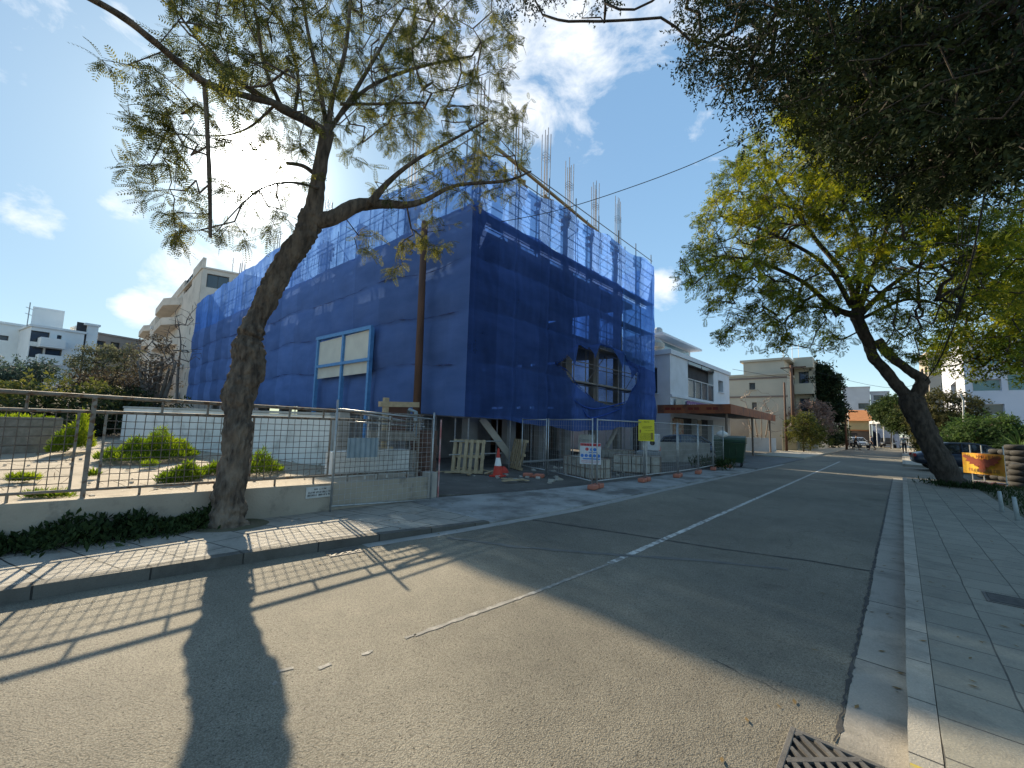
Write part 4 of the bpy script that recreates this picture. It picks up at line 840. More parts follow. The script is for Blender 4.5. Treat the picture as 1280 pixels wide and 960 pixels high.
# gathered folds hanging above and below the opening
fo_ = MB()
for k in (6, 8):
    u0 = 3.2 + k * 1.15; z0 = 5.6 + .25 * math.sin(k); 
    pts = [(NX + .2, NY + u0 - 2.2, z0 + .75 - .12 * k), (NX + .24, NY + u0, z0 + .25), (NX + .22, NY + u0 + 2.0, z0 - .18 * k * .4)] if k < 5 else [(NX + .2, NY + 2.5 + k * .6, 3.4 - (k - 5) * .25), (NX + .26, NY + 8.2, 2.85 - (k - 5) * .22), (NX + .22, NY + 14 - .3 * k, 3.5 - (k - 5) * .2)]
    fo_.tube([Vector(p) + Vector((-.1, 0, 0)) for p in cr_spline(pts, 8)], [.012 + .03 * math.sin(PI * i / 16) for i in range(17)], 5)
fo_.build('gathered_folds', MATS.get('x') or netmat('blue_net_fold', (.05, .11, .42), (.06, .13, .46), 1, (1, 1, 1)), nr, smooth=True)
net('debris_net', 'light blue see-through netting round the top lift on the street side', (NX, NY - .12), (0, 1), (1, 0), YE - NY + .12, lambda u: 9.7, lambda u: 11.75 + .035 * u + .12 * math.sin(u * 1.4), .22, .2, net_top, amp=.03, seed=3)
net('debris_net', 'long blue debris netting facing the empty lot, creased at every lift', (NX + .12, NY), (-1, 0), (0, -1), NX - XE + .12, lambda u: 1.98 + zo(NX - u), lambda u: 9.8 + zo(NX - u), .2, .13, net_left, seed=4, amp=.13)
net('debris_net', 'light blue see-through netting round the top lift facing the empty lot', (NX + .12, NY), (-1, 0), (0, -1), NX - XE + .12, lambda u: 9.7 + zo(NX - u), lambda u: 11.7 + zo(NX - u) + .12 * math.sin(u * .9) + min(1.6, u * .11), .25, .2, net_top, amp=.03, seed=6)
net('debris_net', 'blue netting at the far end of the scaffold beside the white shop building', (NX, YE), (-1, 0), (0, 1), 11.0, lambda u: 2.0, lambda u: 12.3, .3, .3, net_top, seed=8, amp=.05)
net('debris_net', 'blue netting at the back of the building beyond the open floors', (NX - 11, YE), (-1, 0), (0, 1), 37.0, lambda u: 2.0, lambda u: 12.3 + zo(-22 - u), .4, .4, net_left, seed=9, amp=.05)
net('debris_net', 'blue netting at the far lot end of the long scaffold', (XE, NY), (0, 1), (-1, 0), YE - NY, lambda u: 3.4, lambda u: 13.9, .4, .4, net_left, seed=11, amp=.05)

# added darker blue tubes painting the crease shade where net widths lap
crease_m = netmat('blue_net_crease_shade', (.09, .12, .27), (.14, .18, .36), 1, (1, 1, 1))
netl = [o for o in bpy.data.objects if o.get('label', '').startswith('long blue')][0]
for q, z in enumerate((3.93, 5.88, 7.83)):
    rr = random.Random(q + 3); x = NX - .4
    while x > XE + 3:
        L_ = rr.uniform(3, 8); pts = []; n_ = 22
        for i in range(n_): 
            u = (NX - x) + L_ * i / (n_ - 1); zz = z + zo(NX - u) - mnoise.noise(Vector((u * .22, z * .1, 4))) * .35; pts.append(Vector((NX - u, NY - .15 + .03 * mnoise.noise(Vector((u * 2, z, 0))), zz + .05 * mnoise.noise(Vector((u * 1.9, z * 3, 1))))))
        MB().tube(pts, [.004 + .028 * abs(mnoise.noise(Vector((i * .37 + x, z, 2)))) * 2 * min(1, math.sin(PI * i / (n_ - 1)) * 3) for i in range(n_)], 5).build('crease_shade_tube', crease_m, netl, smooth=True)
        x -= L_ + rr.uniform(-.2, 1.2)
# panel frame standing before the net
pf_m = mat('light_blue_timber_paint', (.10, .27, .52), (.075, .21, .43), 5, .6)
pt = thing('panel_frame', 'light blue timber frame holding four cream boards in front of the long netting', 'panel frame', (-20.5, 9.1, .6))
def PY(px, py, y=9.1): return onplane(px, py, (0, y), (1, y))
for top, bot in (((399, 424), (394, 515)), ((431, 416), (425, 520)), ((465, 410), (459, 545))):
    a, b = PY(*top), PY(*bot); MB().beam((a.x, 9.1, .2), (a.x, 9.1, a.z), .17, .17).build('post', pf_m, pt)
A0, A1 = PY(397, 424), PY(466, 409); MB().beam((A0.x, 9.08, A0.z), (A1.x, 9.08, A1.z), .14, .17).build('top_rail', pf_m, pt)
B0, B1 = PY(398, 459), PY(465, 449); MB().beam((B0.x, 9.0, B0.z), (B1.x, 9.0, B1.z), .06, .14).build('middle_rail', pf_m, pt)
cb = mat('cream_board', (.60, .57, .48), (.52, .49, .42), 1.5, .7)
for (x0, x1, yt, yb) in ((399, 429, 424.5, 471.5), (433, 463, 416, 467.5)):
    a, b = PY(x0, yt, 9.14), PY(x1, yt, 9.14); zt_, zb_ = PY((x0 + x1) / 2, yt, 9.14).z, PY((x0 + x1) / 2, yb, 9.14).z
    MB().bbox(a.x, b.x, 9.12, 9.15, zb_, zt_).build('board', cb, pt)
# brown timber pole
a = PY(531, 277, 8.95); b = PY(522, 505, 8.95)
pole_m = mat('brown_pole_timber', (.13, .065, .04), (.085, .045, .03), 5, .8, .003, 40, stretch=(1, 1, .2))
bp_ = thing('utility_pole', 'tall plain brown wooden pole at the corner of the blue netting', 'pole', (b.x, 8.95, 0))
MB().tube([(b.x, 8.95, .03), ((a.x + b.x) / 2, 8.95, a.z / 2), (a.x, 8.95, a.z)], [.155, .14, .12], 14).build('pole', pole_m, bp_, smooth=True)
def cable(label, pts, rad=.012, n=10, name='overhead_cable', m=None):
    o = MB().tube([Vector(p) for p in cr_spline(pts, n)], rad, 5).build(name, m or black_rubber, None); return tag(o, label, 'cable')
cable('long black cable crossing the sky from the brown pole to the tree at top right', [(a.x, 8.95, a.z - .45), D(621, 278, 15.5), D(700, 262, 15.2), D(780, 237, 15), D(870, 203, 14.5), D(960, 158, 14), D(1060, 95, 13), D(1300, -80, 12)], .014)
# ---------------------------------------------------------------- background buildings
def offset_poly(P, d):
    n = len(P); out = []
    for i in range(n):
        a, b, c = Vector(P[i - 1][:2]), Vector(P[i][:2]), Vector(P[(i + 1) % n][:2])
        e1, e2 = (b - a).normalized(), (c - b).normalized(); n1, n2 = Vector((-e1.y, e1.x)), Vector((-e2.y, e2.x))
        k = (n1 + n2); k = k / max(.3, (1 + n1.dot(n2))); out.append(b + k * d)
    return out
def ccw(P):
    ar = sum(P[i][0] * P[(i + 1) % len(P)][1] - P[(i + 1) % len(P)][0] * P[i][1] for i in range(len(P))); return list(P) if ar > 0 else list(P)[::-1]
frame_white = mat('white_window_frame', (.6, .6, .6), (.5, .5, .5), 3, .5)
frame_dark = mat('dark_window_frame', (.05, .05, .05), (.08, .08, .08), 3, .5)
def building(name, label, P, z0, z1, wm, holes=(), th=.28, cat='building', roof=None, core=None, group=None, roof_m=None, frame=frame_dark, glass=glass_dark, parapet=.0):
    """P plan polygon (ccw), edge i runs P[i]->P[i+1]; holes = (edge, u0, u1, za, zb, kind)"""
    P = [Vector(p[:2]) for p in P]; c = sum(P, Vector((0, 0))) / len(P); t = thing(name, label, cat, (c.x, c.y, z0), 0, group)
    n = len(P); w_ = MB()
    for i in range(n):
        a, b = P[i], P[(i + 1) % n]; e = b - a; L_ = e.length; e = e / L_; nn_ = Vector((-e.y, e.x)); ang = math.atan2(e.y, e.x)
        hs = [h for h in holes if h[0] == i]
        us = sorted({0.0, L_ - th - .002, *[max(0.0, min(L_ - th - .01, x)) for h in hs for x in h[1:3]]}); zs = sorted({z0, z1, *[x for h in hs for x in h[3:5]]})
        for u0, u1 in zip(us, us[1:]):
            if u1 - u0 < .005: continue
            # merge vertical runs
            runs = []
            for za, zb in zip(zs, zs[1:]):
                inside = any(h[1] < (u0 + u1) / 2 < h[2] and h[3] < (za + zb) / 2 < h[4] for h in hs)
                if inside: continue
                if runs and abs(runs[-1][1] - za) < 1e-6: runs[-1][1] = zb
                else: runs.append([za, zb])
            for za, zb in runs:
                m_ = a + e * ((u0 + u1) / 2) + nn_ * (th / 2); w_.box((m_.x, m_.y, (za + zb) / 2), (u1 - u0, th, zb - za), ang)
    w_.build('wall', wm, t)
    ip = offset_poly(P, th + .003)
    MB().prism(ip, z0, z1 - .05).build('inner_wall', core or wm, t)
    MB().prism(offset_poly(P, -.12), z1 + .002, z1 + .22 + parapet).build('roof', roof_m or wm, t)
    for h in holes:
        i, u0, u1, za, zb = h[:5]; kind = h[5] if len(h) > 5 else 'win'; a, b = P[i], P[(i + 1) % n]; e = (b - a).normalized(); nn_ = Vector((-e.y, e.x)); ang = math.atan2(e.y, e.x)
        def pt_(u, d): q = a + e * u + nn_ * d; return q
        mid = pt_((u0 + u1) / 2, th * .75); W_, H_ = u1 - u0, zb - za
        if kind in ('win', 'strip', 'teal'):
            f = MB(); ft = .07
            for uu in (u0 + ft / 2, u1 - ft / 2): q = pt_(uu, th * .75); f.box((q.x, q.y, (za + zb) / 2), (ft, .06, H_), ang)
            for zz in (za + ft / 2, zb - ft / 2): f.box((mid.x, mid.y, zz), (W_ - 2 * ft, .055, ft), ang)
            k = max(1, round(W_ / 1.3))
            for j in range(1, k): q = pt_(u0 + W_ * j / k, th * .75); f.box((q.x, q.y, (za + zb) / 2), (.055, .05, H_ - 2 * ft), ang)
            fo = f.build('window', frame, t); q = pt_((u0 + u1) / 2, th * .86)
            MB().box((q.x, q.y, (za + zb) / 2), (W_ - .02, .02, H_ - .02), ang).build('pane', glass_teal if kind == 'teal' else glass, fo)
            if kind == 'win': q = pt_((u0 + u1) / 2, -.04); fo2 = MB().box((q.x, q.y, za - .05), (W_ + .2, .14, .06), ang).build('sill', wm, fo)
        elif kind == 'dark': q = pt_((u0 + u1) / 2, th * .9); MB().box((q.x, q.y, (za + zb) / 2), (W_ - .01, .03, H_ - .01), ang).build('recess', mat('dark_recess', (.035, .035, .04), (.06, .06, .065), 2, .8), t)
    return t
def balcony(t, P, i, u0, u1, z, dep=1.2, h=1.0, m=None, glass=None, slab=.16):
    P = [Vector(p[:2]) for p in P]; a, b = P[i], P[(i + 1) % len(P)]; e = (b - a).normalized(); nn_ = Vector((e.y, -e.x)); ang = math.atan2(e.y, e.x)
    q = a + e * ((u0 + u1) / 2) + nn_ * (dep / 2 + .01); b_ = MB().box((q.x, q.y, z), (u1 - u0, dep, slab), ang)
    q = a + e * ((u0 + u1) / 2) + nn_ * (dep - .05); r_ = MB() if glass else b_
    r_.box((q.x, q.y, z + h / 2 + .09), (u1 - u0, .09, h), ang)
    for uu in (u0 + .05, u1 - .05): q = a + e * uu + nn_ * (dep / 2 - .05); r_.box((q.x, q.y, z + h / 2 + .09), (.09, dep - .12, h - .004), ang)
    o = b_.build('balcony', m, t)
    if glass: r_.build('balustrade', glass, o)
def P_on(px, py, a, b, i=None): return onplane(px, py, a, b)
def hole_px(P, i, x0, y0, x1, y1, kind='win', y0b=None):
    """opening seen in the photo between the given pixel corners, on edge i"""
    a, b = Vector(P[i][:2]), Vector(P[(i + 1) % len(P)][:2]); e = (b - a).normalized()
    p, q = onplane(x0, (y0 + y1) / 2, a, b), onplane(x1, (y0 + y1) / 2, a, b); xm = (x0 + x1) / 2
    za, zb = onplane(xm, y1, a, b).z, onplane(xm, y0, a, b).z; u0, u1 = (Vector(p[:2]) - a).dot(e), (Vector(q[:2]) - a).dot(e)
    return (i, min(u0, u1), max(u0, u1), za, zb, kind)

# white shop building beyond the site (front along the street, side towards the camera)
SX = -10.9; s0 = onplane(838, 500, (SX, 0), (SX, 1)); s1 = onplane(912, 500, (SX, 0), (SX, 1)); sy0, sy1 = s0.y, s1.y
SP = [(SX, sy0), (SX, sy1), (SX - 12, sy1), (SX - 12, sy0)]; SH = onplane(838, 438, (SX, 0), (SX, 1)).z
shop_w = mat('white_shop_render', (.66, .68, .72), (.58, .60, .63), 1.3, .85, .002, 30)
hs = [hole_px(SP, 0, 860, 459, 892, 499, 'dark'), hole_px(SP, 0, 898, 476, 904, 490, 'win'), (0, .6, 5.2, 0.06, 2.6, 'dark'), (0, 6.0, 9.0, .06, 2.6, 'dark')]
hs += [(3, 12 - 2.5, 12 - .9, 4.2, 6.0, 'win'), (3, 12 - 2.9, 12 - 1.3, .1, 2.9, 'dark')]
shop = building('shop_building', 'white two storey building with recessed balcony above the orange shop canopy', SP, 0, SH - .25, shop_w, hs, .5, parapet=.1)
h = hs[0]; MB().bbox(SX - .12, SX - .06, sy0 + h[1] + .02, sy0 + h[2] - .02, h[3] + .05, h[3] + 1.25).build('balustrade', mat('smoky_glass', (.07, .08, .10), (.05, .06, .075), 1, .15), shop)
fr = MB(); 
for k in range(5): y = sy0 + h[1] + .03 + (h[2] - h[1] - .06) * k / 4; fr.bbox(SX - .05, SX + .01, y - .03, y + .03, h[3], h[3] + 1.32)
fr.bbox(SX - .05, SX + .01, sy0 + h[1] + .06, sy0 + h[2] - .06, h[3] + 1.321, h[3] + 1.38); fr.build('handrail', frame_white, shop)
for x0, x1, y0, y1 in ((860, 876, 449, 458), (877, 892, 456, 464)):
    a_, b_ = onplane(x0, (y0 + y1) / 2, (SX, 0), (SX, 1)), onplane(x1, (y0 + y1) / 2, (SX, 0), (SX, 1))
    MB().bbox(SX + .002, SX + .03, a_.y, b_.y, (a_.z + b_.z) / 2 - .28, (a_.z + b_.z) / 2 + .28).build('clerestory_window', glass_dark, shop)
MB().bbox(SX - 10, SX - 2.6, sy0 + 3.6, sy1 - 2.5, SH - .1, SH + 1.9).build('penthouse', shop_w, shop)
MB().bbox(SX - 2.59, SX - 2.55, sy0 + 4.0, sy1 - 3.0, SH + .35, SH + 1.75).build('penthouse_window', glassy('pale_teal_glass', (.16, .25, .27)), shop)
MB().bbox(SX - 10.4, SX - 1.7, sy0 + 3.0, sy1 - 2.0, SH + 1.91, SH + 2.08).build('penthouse_roof', shop_w, shop)
ck = D(834, 437, 30); MB().lathe((SX - 1.4, sy0 + .9, SH - .1), [(.45, 0), (.45, .5), (.62, .55), (.62, .85), (.35, 1.1)], 14).build('roof_cowl', mat('beige_cowl', (.5, .45, .38), (.42, .38, .32), 3, .8), shop)
for k in range(3): MB().lathe((SX - 2.5 - k, sy0 + 4 + 1.5 * k, SH + 2.09), [(.3, 0), (.33, .1), (.33, .45), (.2, .6)], 12).build('roof_tank', steel, shop)
MB().bbox(SX + .003, SX + .1, sy0, sy1, 3.95, 4.12).build('string_course', shop_w, shop)
# shop sign boards over the canopy
def board(name, label, x0, x1, z0, z1, m, off=.14):
    a_, b_ = onplane(x0, 495, (SX, 0), (SX, 1)), onplane(x1, 495, (SX, 0), (SX, 1)); t = thing(name, label, 'sign', (SX + off, (a_.y + b_.y) / 2, (z0 + z1) / 2))
    MB().bbox(SX + off - .02, SX + off, a_.y, b_.y, z0, z1).build('board', m, t); return t, a_.y, b_.y
CA = G(841, 505, 3.25); CB = G(911, 505, 3.25); CC = G(968, 519, 3.25)
board('sign_board', 'pale poster board at the left end above the orange canopy', 842, 854, 3.1, 3.85, mat('pale_poster', (.42, .40, .36), (.30, .33, .30), 2.2, .6))
t_, ya, yb = board('shop_sign', 'blue and purple shop banner above the orange canopy', 856, 889, 3.1, 3.85, mat('purple_banner', (.06, .045, .22), (.16, .05, .17), .35, .5))
lt = MB(); rr = random.Random(4)
for k in range(16): y = ya + .4 + k * .42; lt.bbox(SX + .142, SX + .15, y, y + .22, 3.45 + rr.uniform(-.05, .05), 3.66 + rr.uniform(-.03, .05)) if k < 10 else None
lt.build('lettering', mat('pale_lettering', (.55, .6, .75), (.5, .5, .6), 5, .5), t_)
# orange canopy reaching towards the street
can = thing('shop_canopy', 'orange fronted flat canopy in front of the white shop', 'canopy', (CB.x, CB.y, 0))
orange = mat('orange_fascia', (.34, .115, .05), (.25, .085, .045), 2.0, .7, c3=(.13, .06, .045), s3=1.0)
cy0 = CB.y; cxr = CB.x; cxl = SX + .12; cy1 = CC.y
MB().bbox(cxl, cxr, cy0, cy0 + .12, 2.72, 3.25).build('front_fascia', orange, can)
MB().beam((cxr + .01, cy0 + .06, 2.99), (CC.x + .01, cy1, 2.99), .12, .53).build('side_fascia', orange, can)
MB().prism([(cxl, cy0 + .13), (cxr - .08, cy0 + .13), (CC.x - .08, cy1), (cxl, cy1)], 2.9, 3.1).build('roof_panel', mat('canopy_underside', (.10, .095, .09), (.07, .065, .06), 2, .8), can)
fm = MB(); rr = random.Random(9)
for k in range(9): x = cxl + .5 + k * (cxr - cxl - 1) / 9; fm.bbox(x, x + (cxr - cxl) * .07, cy0 - .012, cy0 - .002, 2.93, 3.08) if rr.random() < .85 else None
fm.build('lettering', mat('dark_red_lettering', (.22, .03, .02), (.16, .03, .02), 5, .6), can)
for x, y in ((cxr - .25, cy0 + .4), ((cxr + CC.x) / 2 - .3, (cy0 + cy1) / 2), (CC.x - .3, cy1 - .4)): MB().lathe((x, y, .03), [(.07, 0), (.07, 2.86)], 10).build('column', rust_steel, can)
for k, (y0_, y1_, m_) in enumerate(((sy0 + .3, sy0 + 2.2, mat('busy_poster', (.30, .10, .06), (.45, .38, .28), 3.5, .6, c3=(.5, .48, .42), s3=4)), (sy0 + 5.2, sy0 + 6.0, mat('shop_front_pale', (.4, .36, .3), (.25, .17, .12), 3, .6)))):
    t_ = thing('poster', ['colourful poster panel at the left end under the orange canopy', 'pale narrow panel between the dark shop openings'][k], 'poster', (SX + .05, (y0_ + y1_) / 2, 1.3)); MB().bbox(SX + .004, SX + .05, y0_, y1_, .3, 2.5).build('panel', m_, t_)

# cream apartment block further on
CYB = 50.0; ca = onplane(911, 500, (0, CYB), (1, CYB)); cb_ = onplane(985, 500, (0, CYB), (1, CYB)); ch = onplane(945, 470, (0, CYB), (1, CYB)).z
cream = mat('cream_render', (.50, .45, .355), (.44, .40, .32), .8, .88, .002, 20)
QP = [(ca.x, CYB), (cb_.x, CYB), (cb_.x, CYB + 14), (ca.x, CYB + 14)]
hq = [hole_px(QP, 0, 936.5, 478.5, 944, 487, 'win'), hole_px(QP, 0, 940, 503, 946, 512, 'win')]
cr_ = building('apartment_block', 'plain cream three storey block beyond the white shop building', QP, 0, ch, cream, hq, .3)
for y_ in (473, 496):
    z_ = onplane(945, y_, (0, CYB), (1, CYB)).z; MB().bbox(ca.x, cb_.x, CYB - .06, CYB - .003, z_ - .09, z_ + .09).build('string_course', rust_steel, cr_)
z2 = onplane(950, 452, (0, CYB), (1, CYB)).z; xa = onplane(929, 460, (0, CYB), (1, CYB)).x; xb = onplane(980, 460, (0, CYB), (1, CYB)).x
MB().bbox(xa, xb, CYB + .1, CYB + 8, ch + .22, z2).build('upper_storey', cream, cr_); MB().bbox(xa - .3, xb + .5, CYB - .1, CYB + 8.2, z2 + .01, z2 + .25).build('upper_roof', cream, cr_)
xc = cb_.x + 1.9; tcy = CYB + 4
bt2 = building('balcony_block', 'cream block with stacked balconies partly behind the dark tree', [(cb_.x + .05, tcy), (xc, tcy), (xc, tcy + 10), (cb_.x + .05, tcy + 10)], 0, ch + 1.6, cream, [(0, .4, 1.3, 1, 2.4), (0, .4, 1.3, 4, 5.5), (0, .4, 1.3, 7, 8.4)], .3)
for z_ in (3.0, 6.0, 8.8): balcony(bt2, [(cb_.x + .05, tcy), (xc, tcy), (xc, tcy + 10), (cb_.x + .05, tcy + 10)], 0, .1, 1.8, z_, 1.0, .95, cream)
for k, (px, py0, py1) in enumerate(((979, 433, 452), (990, 432, 450), (998, 431, 450))):
    b0 = D(px, py1, 56); b1 = D(px, py0, 56); a_ = MB().tube([(b0.x, b0.y, b0.z - 1.6), (b1.x, b1.y, b1.z)], .03, 4); a_.beam((b1.x - .6, b1.y, b1.z - .4), (b1.x + .6, b1.y, b1.z - .4), .03, .03); o = a_.build('aerial', steel, None); tag(o, ['thin rooftop aerial left of three on the cream block', 'thin rooftop aerial in the middle of three on the cream block', 'thin rooftop aerial right of three on the cream block'][k], 'aerial', 'rooftop aerials')

# far end of the street
fw = mat('pale_grey_render', (.50, .51, .53), (.44, .45, .47), .6, .88)
def flat_block(name, label, x0, x1, ytop, dist, depth, wm, holes=(), basez=0, **k):
    a_ = D(x0, 520, dist); b_ = D(x1, 520, dist); e = (b_ - a_).normalized(); nn_ = Vector((-e.y, e.x, 0)); P = [(a_.x, a_.y), (b_.x, b_.y), (b_.x + nn_.x * depth, b_.y + nn_.y * depth), (a_.x + nn_.x * depth, a_.y + nn_.y * depth)]
    zt = onplane((x0 + x1) / 2, ytop, a_, b_).z; return building(name, label, P, basez, zt - .2, wm, [hole_px(P, 0, *h) for h in holes], .3, **k), P, zt
flat_block('apartment_block', 'pale grey block with a blank upper wall closing the far end of the street', 1054.5, 1089, 483.5, 125, 14, fw, [(1073, 504, 1088, 511, 'strip')])
flat_block('apartment_block', 'lower pale block right behind the taller pale grey block', 1089.5, 1113, 489, 128, 14, fw, [(1092, 494, 1104, 500, 'strip')])
hb, HPn, hzt = flat_block('house', 'yellow house with orange tiled roof at the far end of the street', 1051, 1088, 526, 100, 9, mat('yellow_render', (.5, .38, .18), (.42, .33, .17), 1, .9))
tile = mat('orange_roof_tiles', (.46, .19, .07), (.36, .14, .05), 3, .85)
c = [Vector((*p, hzt)) for p in offset_poly([Vector(p) for p in HPn], -.6)]; mid0 = (c[0] + c[3]) / 2 + Vector((0, 0, 2.2)); mid1 = (c[1] + c[2]) / 2 + Vector((0, 0, 2.2)); mid0, mid1 = mid0.lerp(mid1, .2), mid0.lerp(mid1, .8)
MB().add([*c, mid0, mid1], [(0, 1, 5, 4), (1, 2, 5), (2, 3, 4, 5), (3, 0, 4), (3, 2, 1, 0)]).build('tiled_roof', tile, hb)
sb, SPn, szt = flat_block('garage', 'low dark fronted building under a brown roof before the yellow house', 1046, 1086, 537, 92, 5, mat('brown_wall', (.16, .12, .09), (.12, .09, .07), 1, .9), [(1052, 541, 1072, 552, 'dark')], roof_m=tile)
cnp = thing('white_canopy', 'white flat canopy on thin posts at the far end of the street', 'canopy', D(1103, 540, 85))
pa, pb = D(1087, 538, 88), D(1115, 538, 80); zc = 3.6
MB().prism([(pa.x, pa.y), (pb.x, pb.y), (pb.x + 1, pb.y + 6), (pa.x, pa.y + 6)], zc, zc + .45).build('roof', frame_white, cnp)
for f_ in (0.02, .35, .66, .98): q = pa.lerp(pb, f_); MB().tube([(q.x, q.y + .2, 0), (q.x, q.y + .2, zc)], .08, 6).build('post', frame_white, cnp)
MB().prism([(pa.x + .2, pa.y + 5.8), (pb.x + .8, pb.y + 5.8), (pb.x + .8, pb.y + 6), (pa.x + .2, pa.y + 6)], .02, zc - .02).build('back_wall', mat('dark_blue_glazing', (.03, .05, .10), (.05, .07, .12), 1, .3), cnp)

# right side: white office with teal windows, beige tower
WY = 52.0; wa = onplane(1209, 520, (0, WY), (1, WY)); wx0 = wa.x; wx1 = wx0 + 26
wy2 = onplane(1181, 520, (wx0, 0), (wx0, 1)).y
WP = [(wx0, WY), (wx1, WY), (wx1, wy2), (wx0, wy2)]
white_off = mat('white_office_cladding', (.60, .62, .70), (.54, .56, .63), .7, .7)
hw = [hole_px(WP, 0, 1215, 474, 1252, 489, 'teal'), hole_px(WP, 0, 1259, 466, 1300, 488, 'teal'), hole_px(WP, 0, 1217.5, 505, 1256, 518, 'win'), hole_px(WP, 0, 1219, 532, 1258, 543, 'win'), hole_px(WP, 0, 1265, 532, 1300, 543, 'win'), hole_px(WP, 3, 1189, 478, 1196, 506, 'strip'), hole_px(WP, 0, 1210 + 5, 440, 1252, 456, 'teal'), hole_px(WP, 0, 1259, 436, 1300, 454, 'teal')]
building('office_building', 'white office block with wide teal windows behind the parking ground', WP, 0, onplane(1209, 425, (0, WY), (1, WY)).z, white_off, hw, .35, frame=frame_white)
be, BPn, bzt = None, None, None
ba = D(1163, 500, 105); bl = alongpx(ba, (-.12, 1), 1152, 500); brr = alongpx(ba, (1, .1), 1186, 500)
BT = [(ba.x, ba.y), (brr.x, brr.y), (brr.x + bl.x - ba.x, brr.y + bl.y - ba.y), (bl.x, bl.y)]
bh = onplane(1163, 441, ba, brr).z; beige = mat('beige_tower_render', (.42, .36, .30), (.37, .32, .27), .6, .9)
L3 = (Vector(BT[0]) - Vector(BT[3])).length
building('apartment_tower', 'tall beige tower with small windows behind the office block', BT, 0, bh, beige, [(3, L3 * f_, L3 * f_ + 2.2, z_, z_ + 1.6, 'win') for z_ in (5, 9, 13, 17, 21) if z_ < bh - 3 for f_ in (.15, .6)] + [(0, 1.5, 3, z_, z_ + 1.4, 'win') for z_ in (6, 10, 14) if z_ < bh - 3], .3)
ww = onplane(1181, 520, (wx0, 0), (wx0, 1)); 
o = MB().tube([D(1206, 575, 40), D(1204, 500, 40), D(1200, 492, 40)], .05, 6).build('street_lamp', steel); tag(o, 'thin grey lamp post at the left edge of the office block', 'lamp post')

# ---- beyond the empty lot on the left
def vpdir(px, py=515): v = ray(px, py); v = Vector((v[0], v[1], 0)); return v.normalized()
wh = mat('off_white_apartment', (.80, .80, .77), (.70, .70, .68), .8, .88)
def left_block(name, label, xr, xl, ytop, dist, vp, depth, wm, holes, z0=1.2, **k):
    b_ = D(xr, 520, dist); d_ = vpdir(vp); a_ = alongpx(b_, d_, xl, 520); e = (Vector((b_.x, b_.y, 0)) - a_).normalized(); nn_ = Vector((-e.y, e.x, 0)); P = [(a_.x, a_.y), (b_.x, b_.y), (b_.x + nn_.x * depth, b_.y + nn_.y * depth), (a_.x + nn_.x * depth, a_.y + nn_.y * depth)]
    zt = onplane(xr, ytop, a_, b_).z; t = building(name, label, P, z0, zt - .2, wm, [hole_px(P, 0, *h) for h in holes], .35, **k); return t, P, zt
lb, LP, lzt = left_block('apartment_block', 'white three storey apartment block with dark framed windows beyond the lot', 92, 23, 413, 62, 950, 12, wh, [(38, 414, 62, 428, 'strip'), (71, 419, 77, 427, 'strip'), (36, 433, 54, 447, 'strip'), (56, 436, 77, 449, 'strip'), (40, 456, 52, 468, 'strip'), (54, 459, 72, 468, 'strip')])
for ya_, xx in ((430.5, 58), (451.5, 58)):
    z_ = onplane(xx, ya_, LP[0], LP[1]).z; L_ = (Vector(LP[1]) - Vector(LP[0])).length; balcony(lb, LP, 0, .5, L_ - 1.5, z_ - .3, 1.3, .75, wh)
tw, TP, tzt = left_block('stair_tower', 'white curved topped stair tower with dark glazing right of the white apartment block', 109, 92.5, 404, 62.5, 950, 5, wh, [(93, 402, 106, 470, 'dark')])
pn = thing('penthouse', 'cream roof penthouse on the white apartment block', 'penthouse', (LP[0][0], LP[0][1], lzt))
q0, q1 = D(39, 400, 66), D(79, 405, 66); zp = D(60, 395, 66).z; e_ = Vector((-(q1 - q0).y, (q1 - q0).x, 0)).normalized() * 5
MB().prism([(q0.x, q0.y), (q1.x, q1.y), (q1.x + e_.x, q1.y + e_.y), (q0.x + e_.x, q0.y + e_.y)], lzt - 1.0, zp + .6).build('wall', wh, pn); MB().prism([(q0.x, q0.y), (q1.x, q1.y), (q1.x + e_.x, q1.y + e_.y), (q0.x + e_.x, q0.y + e_.y)], zp + .61, zp + .8).build('roof', wh, pn)
fl, FP_, fzt = left_block('apartment_block', 'low white apartment block at the far left edge', 22, -40, 405, 66, 950, 12, wh, [(-5, 419, 11, 425, 'strip')])
brn, BP2, b2t = left_block('apartment_block', 'brownish apartment block between the stair tower and the tall beige tower', 166, 110, 423, 74, 820, 12, mat('brown_grey_render', (.33, .29, .26), (.26, .23, .21), .8, .9), [(120, 426, 132, 434, 'strip'), (138, 428, 150, 436, 'strip'), (120, 444, 132, 452, 'strip'), (138, 446, 150, 454, 'strip')])
# tall apartment tower seen behind the end of the netting
tc_ = D(238, 480, 66); tl = alongpx(tc_, (-1, .02), 172, 480); td = vpdir(1400); trr = alongpx(tc_, td, 335, 480)
TT = ccw([(tc_.x, tc_.y), (trr.x, trr.y), (trr.x + tl.x - tc_.x, trr.y + tl.y - tc_.y + 1), (tl.x, tl.y)]); th_ = onplane(243, 333, tc_, trr).z
tan = mat('tan_tower_render', (.62, .55, .47), (.55, .49, .42), .5, .9, c3=(.45, .40, .34), s3=.4)
iL = [i for i in range(4) if {tuple(TT[i]), tuple(TT[(i + 1) % 4])} == {(tc_.x, tc_.y), (tl.x, tl.y)}][0]; iR = [i for i in range(4) if {tuple(TT[i]), tuple(TT[(i + 1) % 4])} == {(tc_.x, tc_.y), (trr.x, trr.y)}][0]
hT = [hole_px(TT, iR, 258, 344, 286, 361, 'strip'), hole_px(TT, iL, 231, 345, 240, 362, 'strip')]
LLn = (Vector(TT[iL]) - Vector(TT[(iL + 1) % 4])).length
